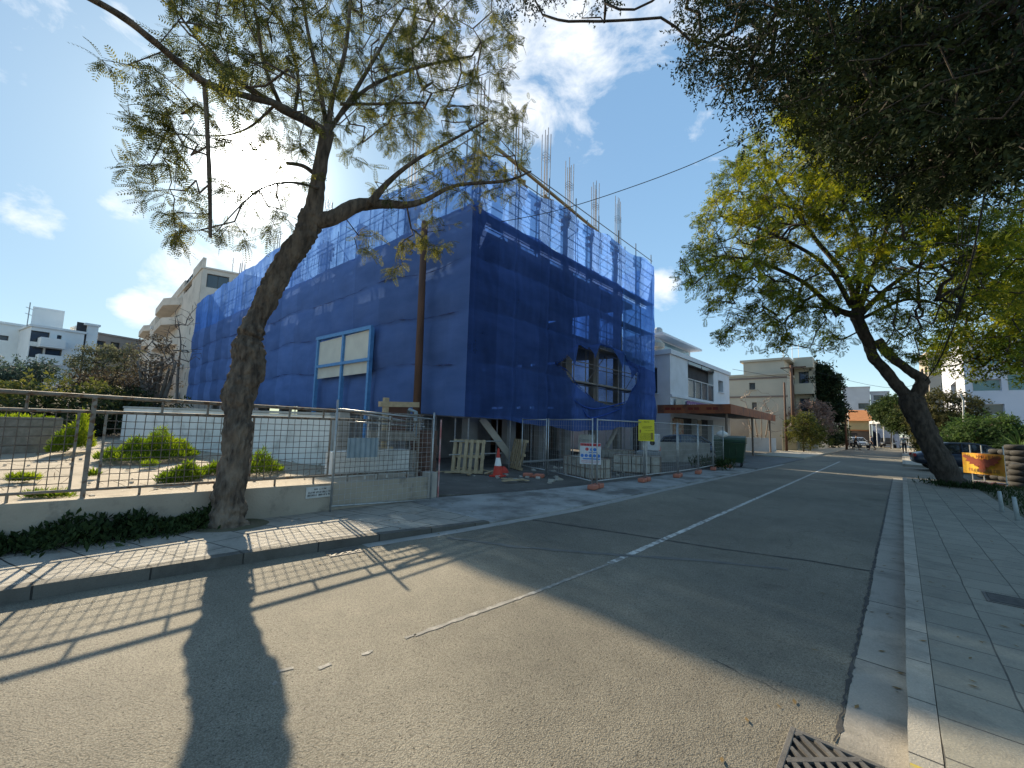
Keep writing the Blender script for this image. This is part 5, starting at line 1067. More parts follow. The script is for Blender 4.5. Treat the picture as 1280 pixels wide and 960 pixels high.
hT += [(iL, LLn * .25, LLn * .25 + 2.5, z_, z_ + 1.7, 'win') for z_ in np.arange(3.5, th_ - 6, 3.1)] + [(iL, LLn * .93, LLn * .93 + .7, z_, z_ + 1.0, 'strip') for z_ in np.arange(6.5, th_ - 4, 3.1)] + [(iL, LLn * .62, LLn * .62 + 3, z_, z_ + 1.9, 'dark') for z_ in np.arange(3.5, th_ - 2, 3.1)]
tt = building('apartment_tower', 'tall tan apartment tower with stacked rounded balconies at the end of the blue netting', TT, 1.5, th_, tan, hT, .35)
for z_ in np.arange(3.2, th_ - 2, 3.1):
    for f0, f1, dp in ((.58, .80, 1.9), (.18, .40, 1.9)):
        a_, b_ = Vector(TT[iL]), Vector(TT[(iL + 1) % 4]); e = (b_ - a_).normalized(); nn_ = Vector((e.y, -e.x)); n_ = 10; pl = []
        for k in range(n_ + 1):
            t_ = k / n_; q = a_ + e * (LLn * (f0 + (f1 - f0) * t_)) + nn_ * (dp * min(1, math.sin(t_ * PI) * 1.9) + .02); pl.append((q.x, q.y))
        MB().prism(pl, z_, z_ + 1.15).build('balcony', tan, tt)
for f0, f1, zt_ in ((.42, .52, th_ - 1.0), (.04, .14, th_ - 3.5)):
    a_, b_ = Vector(TT[iL]), Vector(TT[(iL + 1) % 4]); e = (b_ - a_).normalized(); nn_ = Vector((e.y, -e.x)); q0 = a_ + e * LLn * f0; q1 = a_ + e * LLn * f1
    MB().prism([(q0.x, q0.y), (q1.x, q1.y), (q1.x + nn_.x * 1.2, q1.y + nn_.y * 1.2), (q0.x + nn_.x * 1.2, q0.y + nn_.y * 1.2)], 1.5, zt_).build('projecting_bay', tan, tt)
for z_, f_ in ((th_ - 3.0, .50), (6.5, .5), (9.8, .16), (12.8, .5), (4.5, .9), (8.5, .9)):
    a_, b_ = Vector(TT[iL]), Vector(TT[(iL + 1) % 4]); e = (b_ - a_).normalized(); nn_ = Vector((e.y, -e.x)); q = a_ + e * LLn * f_ + nn_ * (1.45 if f_ in (.5, .16) else .3); MB().box((q.x, q.y, z_), (.95, .4, .7), math.atan2(e.y, e.x)).build('air_conditioner', frame_white, tt, bevel=.03)
for z_, f_ in ((th_ - 5, .35), (th_ - 8, .6), (th_ - 11, .3)):
    a_, b_ = Vector(TT[iR]), Vector(TT[(iR + 1) % 4]); e = (b_ - a_).normalized(); nn_ = Vector((e.y, -e.x)); q = a_ + e * (b_ - a_).length * f_ + nn_ * .25; MB().box((q.x, q.y, z_), (.9, .4, .7), math.atan2(e.y, e.x)).build('air_conditioner', frame_white, tt, bevel=.03)
k0 = onplane(230, 340, tc_, (tl.x, tl.y)); MB().lathe((k0.x + 1, k0.y + 3, th_ + .2), [(1.2, 0), (1.2, .9), (.5, 1.4)], 12).build('roof_tank', tan, tt)
for k, (px, py0, py1, ds, lab) in enumerate(((292, 322, 340, 70, 'thin rooftop aerial on the tan apartment tower'), (38, 378, 396, 62, 'thin rooftop aerial on the white apartment block'))):
    b0, b1 = D(px, py1, ds), D(px, py0, ds); a_ = MB().tube([(b1.x, b1.y, b0.z - 1), b1], .04, 4); a_.beam(b1 + Vector((-.5, .2, -.6)), b1 + Vector((.5, -.2, -.6)), .04, .04); a_.beam(b1 + Vector((-.5, .2, -1.2)), b1 + Vector((.5, -.2, -1.2)), .04, .04); tag(a_.build('aerial', steel), lab, 'aerial')

# ---------------------------------------------------------------- vegetation beyond
def bush(name, label, cat, x, y, z, blobs, m, n, leafs, trunk=True, bark_=None, group=None, tr=.08, per=7, step=.5, r0=.008, jit_=.8):
    t = thing(name, label, cat, (x, y, z), 0, group); mb = MB()
    base = knobbly(mb, [[x, y, z - .05, tr], [x + .05, y, z + .3 * blobs[0][5], tr * .8], [blobs[0][0], blobs[0][1], blobs[0][2], tr * .5]], 7, .12, 5, 4)
    tg_ = [np.array(p) for p in blobs_w(blobs, n)]; sg_ = grow(mb, base[2:], tg_, step, r0, .08, 0, tr * .6, 4); mb.build('trunk', bark_ or bark_dark, t, smooth=True)
    leaf_up(sg_, per, leafs, 'crown', m, t, .9, -.1, jit_); return t
def bpx(px, py, dist, rx, ry, rz, w_=1): p = D(px, py, dist); return (p.x, p.y, p.z, rx, ry, rz, w_)
lf_big = [sprig(9, .4, .2, .07), sprig(8, .34, .17, .06)]
lf_huge = [sprig(10, .8, .36, .14), sprig(9, .7, .32, .12)]
olive = leafmat('olive_green_leaf', (.045, .06, .025), (.10, .11, .03), (.17, .16, .04), .35)
darkleaf = leafmat('dark_evergreen_leaf', (.012, .022, .012), (.022, .036, .016), (.045, .06, .025), .15)
browny = leafmat('brown_purple_leaf', (.03, .026, .022), (.06, .048, .035), (.10, .085, .05), .25)
def lotg(px, py, d): p = D(px, py, d); return p.x, p.y, lz(p.x)
for nm, lab, px, d, bl, m, n, lf in (
    ('garden_bush', 'olive green rounded bush behind the empty lot', 75, 26, [bpx(75, 500, 26, 2.6, 2.2, .8), bpx(52, 508, 26, 2, 2, .7), bpx(100, 503, 27, 1.4, 1.4, .8), bpx(30, 525, 25, 2.4, 2, .7)], olive, 420, lf_big),
    ('garden_tree', 'dark brownish broad tree behind the empty lot beside the olive bush', 140, 30, [bpx(138, 492, 30, 1.8, 1.8, 1.1), bpx(125, 505, 30, 1.6, 1.6, .9), bpx(155, 503, 30, 1.5, 1.5, .9)], browny, 380, lf_big),
    ('dark_hedge', 'dark hedge at the back of the empty lot behind the weeds', 90, 23, [bpx(60, 525, 23, 2.6, 2, .9), bpx(100, 520, 23, 2.4, 2, .9), bpx(130, 515, 24, 2, 2, .8), bpx(165, 512, 25, 2, 2, .8), bpx(20, 535, 22, 2, 2, .7)], darkleaf, 300, lf_big),
    ('conifer', 'blue green flat crowned conifer at the left edge', 8, 34, [bpx(5, 462, 34, 1.9, 2, .7), bpx(20, 470, 34, 1.3, 1.4, .5), bpx(-15, 480, 34, 2.4, 2, .7), bpx(15, 485, 33, 1.6, 1.6, .5)], leafmat('blue_green_leaf', (.03, .05, .045), (.05, .08, .065), (.08, .11, .08), .3), 240, lf_big),
    ('garden_tree', 'sparse green tree in front of the brownish apartment block', 130, 45, [bpx(128, 455, 45, 1.6, 2, 1.5), bpx(148, 448, 45, 1.2, 1.5, 1.0), bpx(112, 465, 45, 1.2, 1.5, 1.3)], leafmat('hazy_green_leaf', (.07, .08, .05), (.11, .12, .07), (.16, .16, .09), .4), 200, lf_big)):
    x, y, z = lotg(px, 520, d); bush(nm, lab, 'tree' if 'tree' in nm or nm == 'conifer' else 'bush', x, y, z, bl, m, n, lf)
# nearly bare candelabra tree
bx_, by_, bz_ = lotg(192, 515, 27); bt3 = thing('bare_tree', 'nearly bare many stemmed tree before the tan tower', 'tree', (bx_, by_, bz_)); mb = MB()
sds = []
for k in range(7):
    an = k * .9; tp = D(172 + k * 8, 452 + 8 * (k % 2), 27 + math.sin(an)); sds += knobbly(mb, [[bx_ + .1 * math.cos(an), by_ + .1 * math.sin(an), bz_, .13], [(bx_ + tp.x) / 2 + .4 * math.cos(an), (by_ + tp.y) / 2, bz_ + 1.6, .1], [tp.x, tp.y, tp.z, .05]], 7, .15, k, 5)[4:]
sg_ = grow(mb, sds, blobs_px([(190, 450, 34, 27, 2, 1), (175, 470, 22, 27, 1.5, .7), (212, 462, 24, 27, 1.5, .7), (190, 490, 26, 27, 1.5, .5)], 190), .4, .012, .1, 0, .05, 4)
mb.build('trunk', mat('grey_bark', (.16, .14, .125), (.10, .09, .08), 5, .9), bt3, smooth=True); leaf_up(sg_, 2, lf_big, 'crown', browny, bt3, .9, -.1, .5, .5, .9)
bx_, by_, bz_ = lotg(222, 515, 40); bt4 = thing('bare_tree', 'thin bare tree crossing the tan tower wall', 'tree', (bx_, by_, bz_)); mb = MB()
s1_ = knobbly(mb, [[bx_, by_, bz_, .12], [*D(222, 470, 40), .09], [*D(226, 430, 40), .05], [*D(222, 400, 40), .03]], 6, .1, 3, 4); grow(mb, s1_[4:], blobs_px([(215, 420, 22, 40, 2, 1), (232, 395, 22, 40, 2, 1), (240, 440, 14, 40, 2, 1), (265, 372, 10, 40, 2, .5)], 70), .5, .013, .1, 0, .05, 4); mb.build('trunk', MATS['grey_bark'], bt4, smooth=True)
# along the street, left side
for nm, lab, px, d, zb, bl, m, n, lf in (
    ('cypress_tree', 'tall dark evergreen tree beside the cream block', 1023, 56, 0, [bpx(1019, 473, 56, 1.2, 1.5, 1.6), bpx(1030, 490, 56, 1.3, 1.6, 2.0), bpx(1014, 490, 56, .7, 1.5, 1.4), bpx(1030, 512, 56, 1.5, 2, 1.6), bpx(1023, 460, 56, .8, 1, .9), bpx(1036, 478, 56, .8, 1.2, 1.2)], darkleaf, 620, lf_huge),
    ('garden_bush', 'brownish pink shrub beyond the cabinet on the left side', 1012, 50, 0, [bpx(1012, 520, 50, 1.8, 1.5, 1.6), bpx(1022, 528, 50, 1.4, 1.5, 1.5)], leafmat('pinkish_twigs', (.20, .13, .11), (.26, .18, .15), (.30, .22, .17), .3), 220, lf_big),
    ('garden_bush', 'green bush beside the timber pole on the left side', 1003, 46, 0, [bpx(1003, 532, 46, 1.3, 1.3, 1.3), bpx(1010, 545, 46, 1.6, 1.5, 1.0)], olive, 180, lf_big),
    ('dark_hedge', 'dark clipped hedge along the far left side of the street', 1035, 66, 0, [bpx(1030, 545, 66, 1.6, 3, 1.0), bpx(1038, 540, 70, 1.6, 2, 1.3), bpx(1045, 548, 75, 1.2, 2, .9)], darkleaf, 300, lf_huge),
    ('garden_tree', 'rounded dark green tree at the far right side of the street', 1113, 78, 0, [bpx(1114, 512, 78, 1.9, 2.2, 1.7), bpx(1123, 517, 76, 2.0, 2.2, 2.0), bpx(1131, 524, 74, 1.6, 2.2, 1.8), bpx(1106, 516, 80, 1.2, 1.6, 1.0)], leafmat('mid_green_leaf', (.02, .04, .014), (.04, .06, .02), (.08, .10, .03), .25), 900, lf_huge),
    ('garden_tree', 'olive brown pine behind the leaning dark trunk', 1180, 46, 0, [bpx(1170, 515, 46, 1.8, 2.2, 1.7), bpx(1185, 522, 46, 2.4, 2.4, 2.0), bpx(1180, 542, 46, 1.8, 2.2, 1.6), bpx(1198, 540, 45, 1.3, 2, 1.6)], leafmat('olive_brown_leaf', (.035, .04, .018), (.07, .07, .028), (.12, .11, .04), .3), 900, lf_big),
    ('garden_bush', 'yellow green hedge bush by the walking figure on the right pavement', 1148, 52, 0, [bpx(1158, 548, 52, .9, 1.5, 1.3), bpx(1157, 560, 48, .8, 1.5, .7), bpx(1168, 560, 48, 1.1, 1.6, .8)], olive, 200, lf_big),
    ('garden_bush', 'green shrub under the office windows behind the tyres', 1238, 36, 0, [bpx(1225, 546, 36, 1.7, 1.5, 1.1), bpx(1250, 545, 36, 1.5, 1.5, 1.1), bpx(1240, 552, 35, 2, 1.2, .8)], leafmat('shrub_green_leaf', (.03, .055, .02), (.06, .10, .03), (.10, .15, .045), .35), 420, lf_big)):
    p = D(px, 550, d); bush(nm, lab, 'tree' if 'tree' in nm else 'bush', p.x, p.y, zb, bl, m, n, lf)
# spiky palm by the office
pp = D(1276, 560, 32); yu = thing('small_palm', 'spiky grey green palm above the tyres at the right edge', 'palm', (pp.x, pp.y, .05)); MB().lathe((pp.x, pp.y, .05), [(.2, 0), (.16, .8), (.12, 1.2)], 10).build('trunk', bark_dark, yu)
tv = np.array([[0, -.02, 0], [.5, -.035, .05], [1.0, 0, -.15], [.5, .035, .05]]) * np.array([1.5, 1, 1.2]); n_ = 110; Dr = rng.normal(size=(n_, 3)); Dr[:, 2] = np.abs(Dr[:, 2]) * .8 + .05
scatter_leaves('fronds', [(tv, np.array([[0, 1, 2, 3]]))], np.tile([pp.x, pp.y, 1.15], (n_, 1)), Dr, rng.normal(size=n_) * .2, rng.uniform(.7, 1.1, n_), MATS['shrub_green_leaf'], yu)
# bare pale shrub by the low white wall
bs = G(945, 562); b5 = thing('bare_shrub', 'bare pale branched shrub behind the low white wall', 'bush', (bs.x, bs.y + 1.5, 0)); mb = MB(); s_ = []
for k in range(4): s_ += knobbly(mb, [[bs.x + .1 * k, bs.y + 1.5, 0, .06], [*D(938 + 7 * k, 535, 44), .05], [*D(934 + 9 * k, 510, 44), .03]], 6, .1, k, 4)[3:]
grow(mb, s_, blobs_px([(940, 500, 18, 44, 2, 1), (960, 510, 16, 44, 2, 1), (950, 530, 22, 44, 2, 1), (975, 530, 14, 44, 2, .8)], 120), .4, .014, .1, 0, .04, 4); mb.build('trunk', mat('pale_bark', (.32, .26, .21), (.24, .19, .16), 5, .9), b5, smooth=True)
# ---------------------------------------------------------------- walls in the lot, planter
lw = mat('white_block_wall', (.72, .72, .69), (.60, .60, .57), 1.4, .9, .004, 20, c3=(.34, .34, .32), s3=1.4, t3=(.55, .75))
wn_, wf_ = D(417, 520, 11.6), D(158, 520, 20.5)
def ztop(px, py, d): return D(px, py, d).z
t = thing('lot_wall', 'long white painted block wall across the empty lot before the netting', 'wall', (wn_.x, wn_.y, .4))
MB().beam((wn_.x, wn_.y, .9), (wf_.x, wf_.y, 1.0), .2, 1.86).build('wall', lw, t)
MB().beam((wn_.x + .02, wn_.y, 1.87), (wf_.x, wf_.y, 1.965), .26, .06).build('coping', mat('coping', (.40, .40, .38), (.32, .32, .3), 3, .9), t)
p = D(426, 550, 11.2); t = thing('concrete_post', 'grey concrete post at the end of the white lot wall', 'post', (p.x, p.y, .3)); MB().box((p.x, p.y, 1.05), (.26, .26, 1.72)).build('post', MATS['pillar_render'], t, bevel=.01)
a_, b_ = D(412, 560, 9.6), D(508, 560, 10.6)
t = thing('low_white_wall', 'low white block wall with grey end behind the mesh fence corner', 'wall', (a_.x, a_.y, .3)); MB().beam((a_.x, a_.y, .62), (b_.x, b_.y, .62), .3, .86).build('wall', lw, t)
q = b_ + (b_ - a_).normalized() * .16; MB().box((q.x, q.y, .60), (.29, .32, .84), math.atan2((b_ - a_).y, (b_ - a_).x)).build('end_block', concrete, t)
# stone planter at far left
pl0, pl1 = G(-30, 572, .62), G(72, 566, .62); e = (pl1 - pl0).normalized(); nn_ = Vector((-e.y, e.x, 0))
t = thing('timber_planter', 'dark weathered timber planter box at the far left of the lot', 'planter', ((pl0 + pl1) / 2).to_tuple()); 
pm = MB(); H_ = .95
for k in range(4):
    z = .62 + H_ * (k + .5) / 4; q = (pl0 + pl1) / 2; L_ = (pl1 - pl0).length
    pm.box((q.x, q.y, z), (L_ - .02 * (k % 2), .09, H_ / 4 - .012), math.atan2(e.y, e.x)); q2 = pl1 + nn_ * .9; pm.box((q2.x, q2.y, z), (.09, 1.7, H_ / 4 - .012), math.atan2(e.y, e.x))
pm.build('side_boards', timber_grey, t); q = (pl0 + pl1) / 2 + nn_ * .9
MB().box((q.x, q.y, 1.0), ((pl1 - pl0).length - .1, 1.6, .9), math.atan2(e.y, e.x)).build('soil', soil, t)
def on_pl(): u, v = rng.random(), rng.random(); o_ = pl0 + e * (u * (pl1 - pl0).length) + nn_ * (.1 + v * 1.4); return (o_.x, o_.y, 1.42 + rng.random() * .1)
tuft('weed_clump', 'bright weeds growing on top of the timber planter', 'weeds', weed, on_pl, .16, .05, 1500, lean=.8)
# cluttered formwork beside the fence end
t = thing('formwork_stack', 'cream timber post and beams with brown board behind the fence end', 'formwork', D(485, 560, 10.5).to_tuple()[:2] + (.05,))
a_, b_ = D(479, 560, 10.6), D(481, 497, 10.6); MB().beam((a_.x, a_.y, .1), (a_.x, a_.y, b_.z), .12, .10).build('post', timber, t)
a_, b_ = D(474, 505, 10.5), D(523, 506, 11.0); MB().beam(a_, b_, .10, .13).build('top_beam', timber, t)
a_, b_ = D(461, 544, 10.0), D(522, 545, 10.6); MB().beam(a_, b_, .1, .24).build('lower_beam', timber_grey, t)
a_, b_ = D(484, 525, 10.8), D(511, 525, 11.2); MB().beam((a_.x, a_.y, 1.75), (b_.x, b_.y, 1.75), .03, .75).build('board', mat('brown_formwork_board', (.15, .07, .05), (.11, .055, .04), 3, .6), t)
a_, b_ = D(461, 562, 10.4), D(490, 561, 10.6); MB().beam(a_, b_, .12, .1).build('loose_beam', timber, t)
t = thing('valve_post', 'thin dark pipe with blue grey valve in front of the brown board', 'pipe', D(511, 560, 10.6).to_tuple()[:2] + (.1,))
a_ = D(511, 512, 10.6); MB().tube([(a_.x, a_.y, .1), (a_.x, a_.y, a_.z)], .045, 8).build('pipe', frame_dark, t)
MB().tube([a_ + Vector((.16, .1, -.65)), a_ + Vector((.16, .1, -.05)), a_ + Vector((.0, 0, -.0))], .05, 8).build('valve', MATS['blue_grey_sheet'], t)
bk = thing('block_pile', 'stack of dark bricks behind the low white wall', 'bricks', D(528, 590, 10.8).to_tuple()[:2] + (.03,)); b_ = D(528, 590, 10.8); m_ = MB(); rr = random.Random(2)
for k in range(8): m_.box((b_.x + rr.uniform(-.02, .02), b_.y + rr.uniform(-.02, .02), .1 + k * .19), (.5, .45, .18), .3 + rr.uniform(-.05, .05))
m_.build('blocks', mat('brick_blocks', (.13, .075, .06), (.09, .055, .045), 5, .9), bk)

# ---------------------------------------------------------------- site objects
pal = mat('pallet_wood', (.42, .33, .21), (.30, .23, .14), 7, .85, .002, 60)
def pallet(label, loc, rz, tilt):
    t = thing('pallet', label, 'pallet', loc, rz, 'pallets leaning by the scaffold'); Rm = Matrix.Rotation(tilt, 3, 'X'); d1 = MB()
    for k in range(6): c_ = Rm @ Vector((-.5 + .2 * k, 0, .6)); d1.box(c_, (.11, .022, 1.15), mat=Rm)
    for k in range(6): c_ = Rm @ Vector((-.5 + .2 * k, .14, .6)); d1.box(c_, (.11, .022, 1.15), mat=Rm) if k % 2 == 0 else None
    d1.build('deck_boards', pal, t, world=False); d2 = MB()
    for z in (.08, .6, 1.12): d2.box(Rm @ Vector((0, .07, z)), (1.1, .1, .1), mat=Rm)
    d2.build('bearers', pal, t, world=False)
p = G(583, 594); pallet('wooden pallet standing on end left of the traffic cone', (p.x, p.y, .04), R(35), R(-14))
p = G(642, 588); pallet('wooden pallet leaning against the scaffold right of the traffic cone', (p.x, p.y, .04), R(-25), R(-12))
p = G(600, 596); db = MB(); rr = random.Random(8)
for k in range(16): 
    q = (p.x + rr.uniform(-1.6, 1.8), p.y + rr.uniform(-.7, .9), .07 + rr.random() * .08); an = rr.uniform(0, PI); db.box(q, (rr.uniform(.4, 1.3), .1, .03), an, Matrix.Rotation(an, 3, 'Z') @ Matrix.Rotation(rr.uniform(-.1, .1), 3, 'Y'))
tag(db.build('scrap_timber', pal), 'loose boards lying on the dirt around the pallets', 'scrap wood', kind='stuff')
p = G(622, 597); t = thing('traffic_cone', 'red and white traffic cone on the site ground', 'traffic cone', (p.x, p.y, .035))
redc = mat('cone_red', (.55, .05, .03), (.45, .045, .03), 6, .5); 
MB().box((p.x, p.y, .06), (.42, .42, .05), .3).build('base', redc, t, bevel=.01); MB().lathe((p.x, p.y, .085), [(.17, 0), (.12, .3)], 20).lathe((p.x, p.y, .085), [(.068, .56), (.03, .86), (.022, .87)], 20).build('cone', redc, t, smooth=False)
MB().lathe((p.x, p.y, .085), [(.1202, .3), (.0685, .56)], 20).build('reflective_band', mat('cone_white', (.75, .75, .73), (.65, .65, .63), 5, .4), t)
p = G(629, 592); t = thing('plastic_bag', 'small red plastic scrap lying behind the traffic cone', 'plastic scrap', (p.x, p.y, .03)); MB().lathe((p.x, p.y, .035), [(.2, 0), (.16, .1), (.07, .2), (.02, .22)], 7).build('bag', redc, t)
# diagonal raker prop and ground level timber
rk = thing('raking_prop', 'thick pale timber raking prop under the corner of the netting', 'prop', (-11.6, 10.5, 0)); a_, b_ = onplane(602, 523, (-11.9, 0), (-11.9, 1)), onplane(640, 574, (-11.2, 0), (-11.2, 1)); MB().beam(a_, b_, .16, .26).build('beam', mat('pale_concrete_beam', (.42, .38, .32), (.33, .30, .25), 3, .9), rk)
rk = thing('raking_prop', 'pale raking prop near the yellow notice board', 'prop', (-11.6, 20, 0)); a_, b_ = onplane(772, 533, (-11.9, 0), (-11.9, 1)), onplane(757, 562, (-11.6, 0), (-11.6, 1)); MB().beam(a_, b_, .14, .24).build('beam', MATS['pale_concrete_beam'], rk)
bb = thing('barrier_rail', 'pale horizontal tube railing across the dark ground floor', 'railing', (-11.0, 12, 0)); r_ = MB()
for z in (.65, 1.1): r_.tube([(-10.95, 8.9, z + .02), (-10.95, 11.4, z)], .022, 6)
r_.tube([(-11.1, 12.1, .25), (-11.1, 17.0, .22)], .045, 6); r_.build('rails', steel, bb)
# clamped street-side fence: panels with orange feet
foot_m = mat('orange_plastic_foot', (.46, .17, .11), (.36, .13, .09), 5, .6)
def foot_block(parent, x, y, rz, z=.03):
    c_, s_ = math.cos(rz), math.sin(rz); m_ = MB()
    for d_ in (-.2, .2): m_.box((x + d_ * c_, y + d_ * s_, z + .07), (.3, .22, .13), rz)
    m_.box((x, y, z + .05), (.16, .14, .09), rz); return m_.build('foot', foot_m, parent, bevel=.03)
fpts = [G(747, 612), G(806, 603), G(848, 600), G(869, 597), G(892, 590), G(912, 585)]
fpts = [Vector((-6.12, 10.2, 0)), Vector((-5.95, 12.9, 0)), Vector((-5.75, 15.2, 0)), Vector((-5.7, 17.2, 0)), Vector((-5.8, 19.4, 0)), Vector((-5.9, 21.3, 0))]
labs = ['first galvanised site fence panel carrying the safety sign, nearest the camera', 'galvanised site fence panel beside the yellow notice', 'galvanised site fence panel before the grey wall of the shop', 'galvanised site fence panel in front of the parked blue car', 'last galvanised site fence panel beside the green bin']
def site_panel(a_, b_, label, foot=True, zb=.14, zt=1.98, group='site fence panels along the kerb'):
    t = thing('site_fence_panel', label, 'fence panel', (a_.x, a_.y, .03), 0, group); e = (b_ - a_).normalized(); m_ = MB(); A, B = a_ + e * .05, b_ - e * .05; m_.tube([(A.x, A.y, .06), (A.x, A.y, zt)], .021, 7); m_.tube([(B.x, B.y, .06), (B.x, B.y, zt)], .021, 7)
    for z in (zb + .1, zt - .04): m_.tube([(A.x, A.y, z), (B.x, B.y, z)], .018, 6)
    m_.build('frame', steel, t, smooth=True); w_ = MB(); L_ = (B - A).length; n_ = int(L_ / .14)
    for k in range(1, n_): q = A.lerp(B, k / n_); w_.tube([(q.x, q.y, zb + .1), (q.x, q.y, zt - .04)], .0022, 3, False)
    for k in range(1, 9): z = zb + .1 + (zt - zb - .14) * k / 9; w_.tube([(A.x, A.y, z), (B.x, B.y, z)], .0022, 3, False)
    w_.build('wire_mesh', steel, t)
    if foot: foot_block(t, a_.x, a_.y, math.atan2(e.y, e.x) + PI / 2 * 0 + .2)
    return t
for k in range(5): t = site_panel(fpts[k], fpts[k + 1], labs[k])
foot_block(t, fpts[5].x, fpts[5].y, .2)
ga, gb = Vector((-6.15, 10.1, 0)), Vector((-8.6, 11.2, 0)); site_panel(gb, ga, 'galvanised panel turned back into the site from the kerb fence corner', False)
g2 = G(668, 596); site_panel(Vector((-10.3, 11.8, 0)), gb + Vector((-.05, .03, 0)), 'galvanised site gate panel deeper in the site', False, group='site fence panels along the kerb')
# safety sign
def sign_frame(px0, py0, px1, py1, d):
    a_, b_ = D(px0, py0, d), D(px1, py1, d); return a_, b_
sx_, sy_ = D(738, 567, 12.6), None
t = thing('safety_sign', 'white construction safety sign with red header and blue pictogram discs', 'sign', sx_, R(27)) 
def slab_(m_, x0, x1, z0, z1, y, th=.004): m_.bbox(x0, x1, y - th, y, z0, z1)
Wd, Hd = .62, .62
m_ = MB(); slab_(m_, -Wd / 2, Wd / 2, -Hd / 2, Hd / 2, .0, .012); m_.build('board', mat('sign_white', (.62, .63, .66), (.54, .55, .58), 5, .5), t, world=False)
m_ = MB(); slab_(m_, -Wd / 2 + .01, Wd / 2 - .01, Hd / 2 - .09, Hd / 2 - .01, -.0125); m_.build('red_header', mat('sign_red', (.55, .05, .07), (.45, .05, .06), 5, .5), t, world=False)
blue_m = mat('sign_blue', (.04, .16, .50), (.05, .2, .55), 5, .5)
def disc(m_, x, z, r, y, n=18): m_.add([(x + r * math.cos(2 * PI * k / n), yy, z + r * math.sin(2 * PI * k / n)) for yy in (y, y - .003) for k in range(n)], [tuple(range(n - 1, -1, -1))[::-1], tuple(range(n, 2 * n))[::-1]] + [(k, (k + 1) % n, n + (k + 1) % n, n + k)[::-1] for k in range(n)])
for x in (-.24, -.12, 0, .12, .24): m_ = MB(); disc(m_, x, -.06, .05, -.0125); m_.build('pictogram', blue_m, t, world=False)
for x in (.04, .13): m_ = MB(); disc(m_, x, .12, .05, -.0125); m_.build('pictogram', blue_m, t, world=False)
m_ = MB(); disc(m_, -.1, .13, .05, -.0125); m_.build('pictogram', MATS['sign_red'], t, world=False)
m_ = MB(); slab_(m_, -.22, .28, -.17, -.135, -.0125); slab_(m_, -.05, .19, .025, .05, -.0125); m_.build('caption_bar', blue_m, t, world=False)
m_ = MB(); scribble(m_, -.26, .26, Hd / 2 - .05, .035, -.018, 31); m_.build('header_lettering', ink, t, world=False)
m_ = MB(); scribble(m_, -.26, .26, -.215, .02, -.014, 32); scribble(m_, -.26, .26, -.255, .02, -.014, 33); m_.build('lettering', MATS['sign_red'], t, world=False)
# yellow notice
p = D(808, 538, 14.0); yel = mat('notice_yellow', (.66, .58, .03), (.58, .52, .03), 4, .5)
t = thing('yellow_notice', 'yellow notice board with small dark lettering tied to the site fence', 'sign', p, R(20)); m_ = MB(); slab_(m_, -.245, .245, -.34, .34, 0, .012); m_.build('board', yel, t, world=False)
m_ = MB(); scribble(m_, -.07, .08, .27, .04, -.014, 41); scribble(m_, -.16, .18, .13, .025, -.014, 42); scribble(m_, -.12, .14, .08, .03, -.014, 43); scribble(m_, -.05, .2, .0, .02, -.014, 44)
for k in range(7): scribble(m_, -.22, .12, -.1 - k * .032, .016, -.014, 50 + k)
m_.build('lettering', mat('olive_ink', (.12, .10, .02), (.16, .13, .03), 5, .7), t, world=False)
m_ = MB(); slab_(m_, .13, .21, -.29, -.07, -.0125); slab_(m_, -.21, -.16, -.08, .02, -.0125); m_.build('printed_blocks', mat('ochre_print', (.30, .22, .03), (.25, .18, .03), 5, .6), t, world=False)
MB().tube([(0, .03, -1.4), (0, .03, .15)], .02, 7).build('post', steel, t, world=False)
# caged block crates
cage_m = mat('crate_blocks', (.40, .38, .33), (.28, .27, .24), 6, .9, .004, 50)
def crate(label, loc, rz, L_=1.15, W_=.8, H_=.62):
    t = thing('caged_block_crate', label, 'crate', loc, rz, 'caged crates of stone blocks'); m_ = MB(); rr = random.Random(int(loc[1] * 10)); n_ = 5
    for i in range(n_):
        for j in range(3):
            for k in range(2): m_.box((-L_ / 2 + L_ * (i + .5) / n_, -W_ / 2 + W_ * (j + .5) / 3, .05 + H_ * (k + .5) / 2), (L_ / n_ - .03, W_ / 3 - .03, H_ / 2 - .03), rr.uniform(-.04, .04))
    m_.build('blocks', cage_m, t, world=False); w_ = MB()
    for z in (.05, H_ / 2 + .05, H_ + .05):
        for s_ in (-1, 1): w_.beam((-L_ / 2, s_ * W_ / 2, z), (L_ / 2, s_ * W_ / 2, z), .02, .02); w_.beam((s_ * L_ / 2, -W_ / 2, z), (s_ * L_ / 2, W_ / 2, z), .02, .02)
    for i in range(7):
        for s_ in (-1, 1): w_.beam((-L_ / 2 + L_ * i / 6, s_ * (W_ / 2 + .002), .0), (-L_ / 2 + L_ * i / 6, s_ * (W_ / 2 + .002), H_ + .06), .018, .018)
    for i in range(5):
        for s_ in (-1, 1): w_.beam((s_ * (L_ / 2 + .002), -W_ / 2 + W_ * i / 4, .0), (s_ * (L_ / 2 + .002), -W_ / 2 + W_ * i / 4, H_ + .06), .018, .018)
    w_.build('cage', rust_steel, t, world=False)
p = G(738, 599); crate('wire caged crate of pale blocks below the safety sign', (p.x - .3, p.y + .2, .03), R(-25), 1.7)
p = G(800, 594); crate('wire caged crate of grey blocks below the yellow notice', (p.x - .3, p.y + .4, .03), R(20), 1.7)
p = G(768, 584); crate('wire caged crate of blocks standing back by the scaffold', (p.x, p.y, .03), R(10), 1.5, .8, .7)
p = G(733, 588); t = thing('block_pile', 'small stack of pale concrete blocks behind the safety sign', 'blocks', (p.x, p.y, .03)); m_ = MB(); rr = random.Random(5)
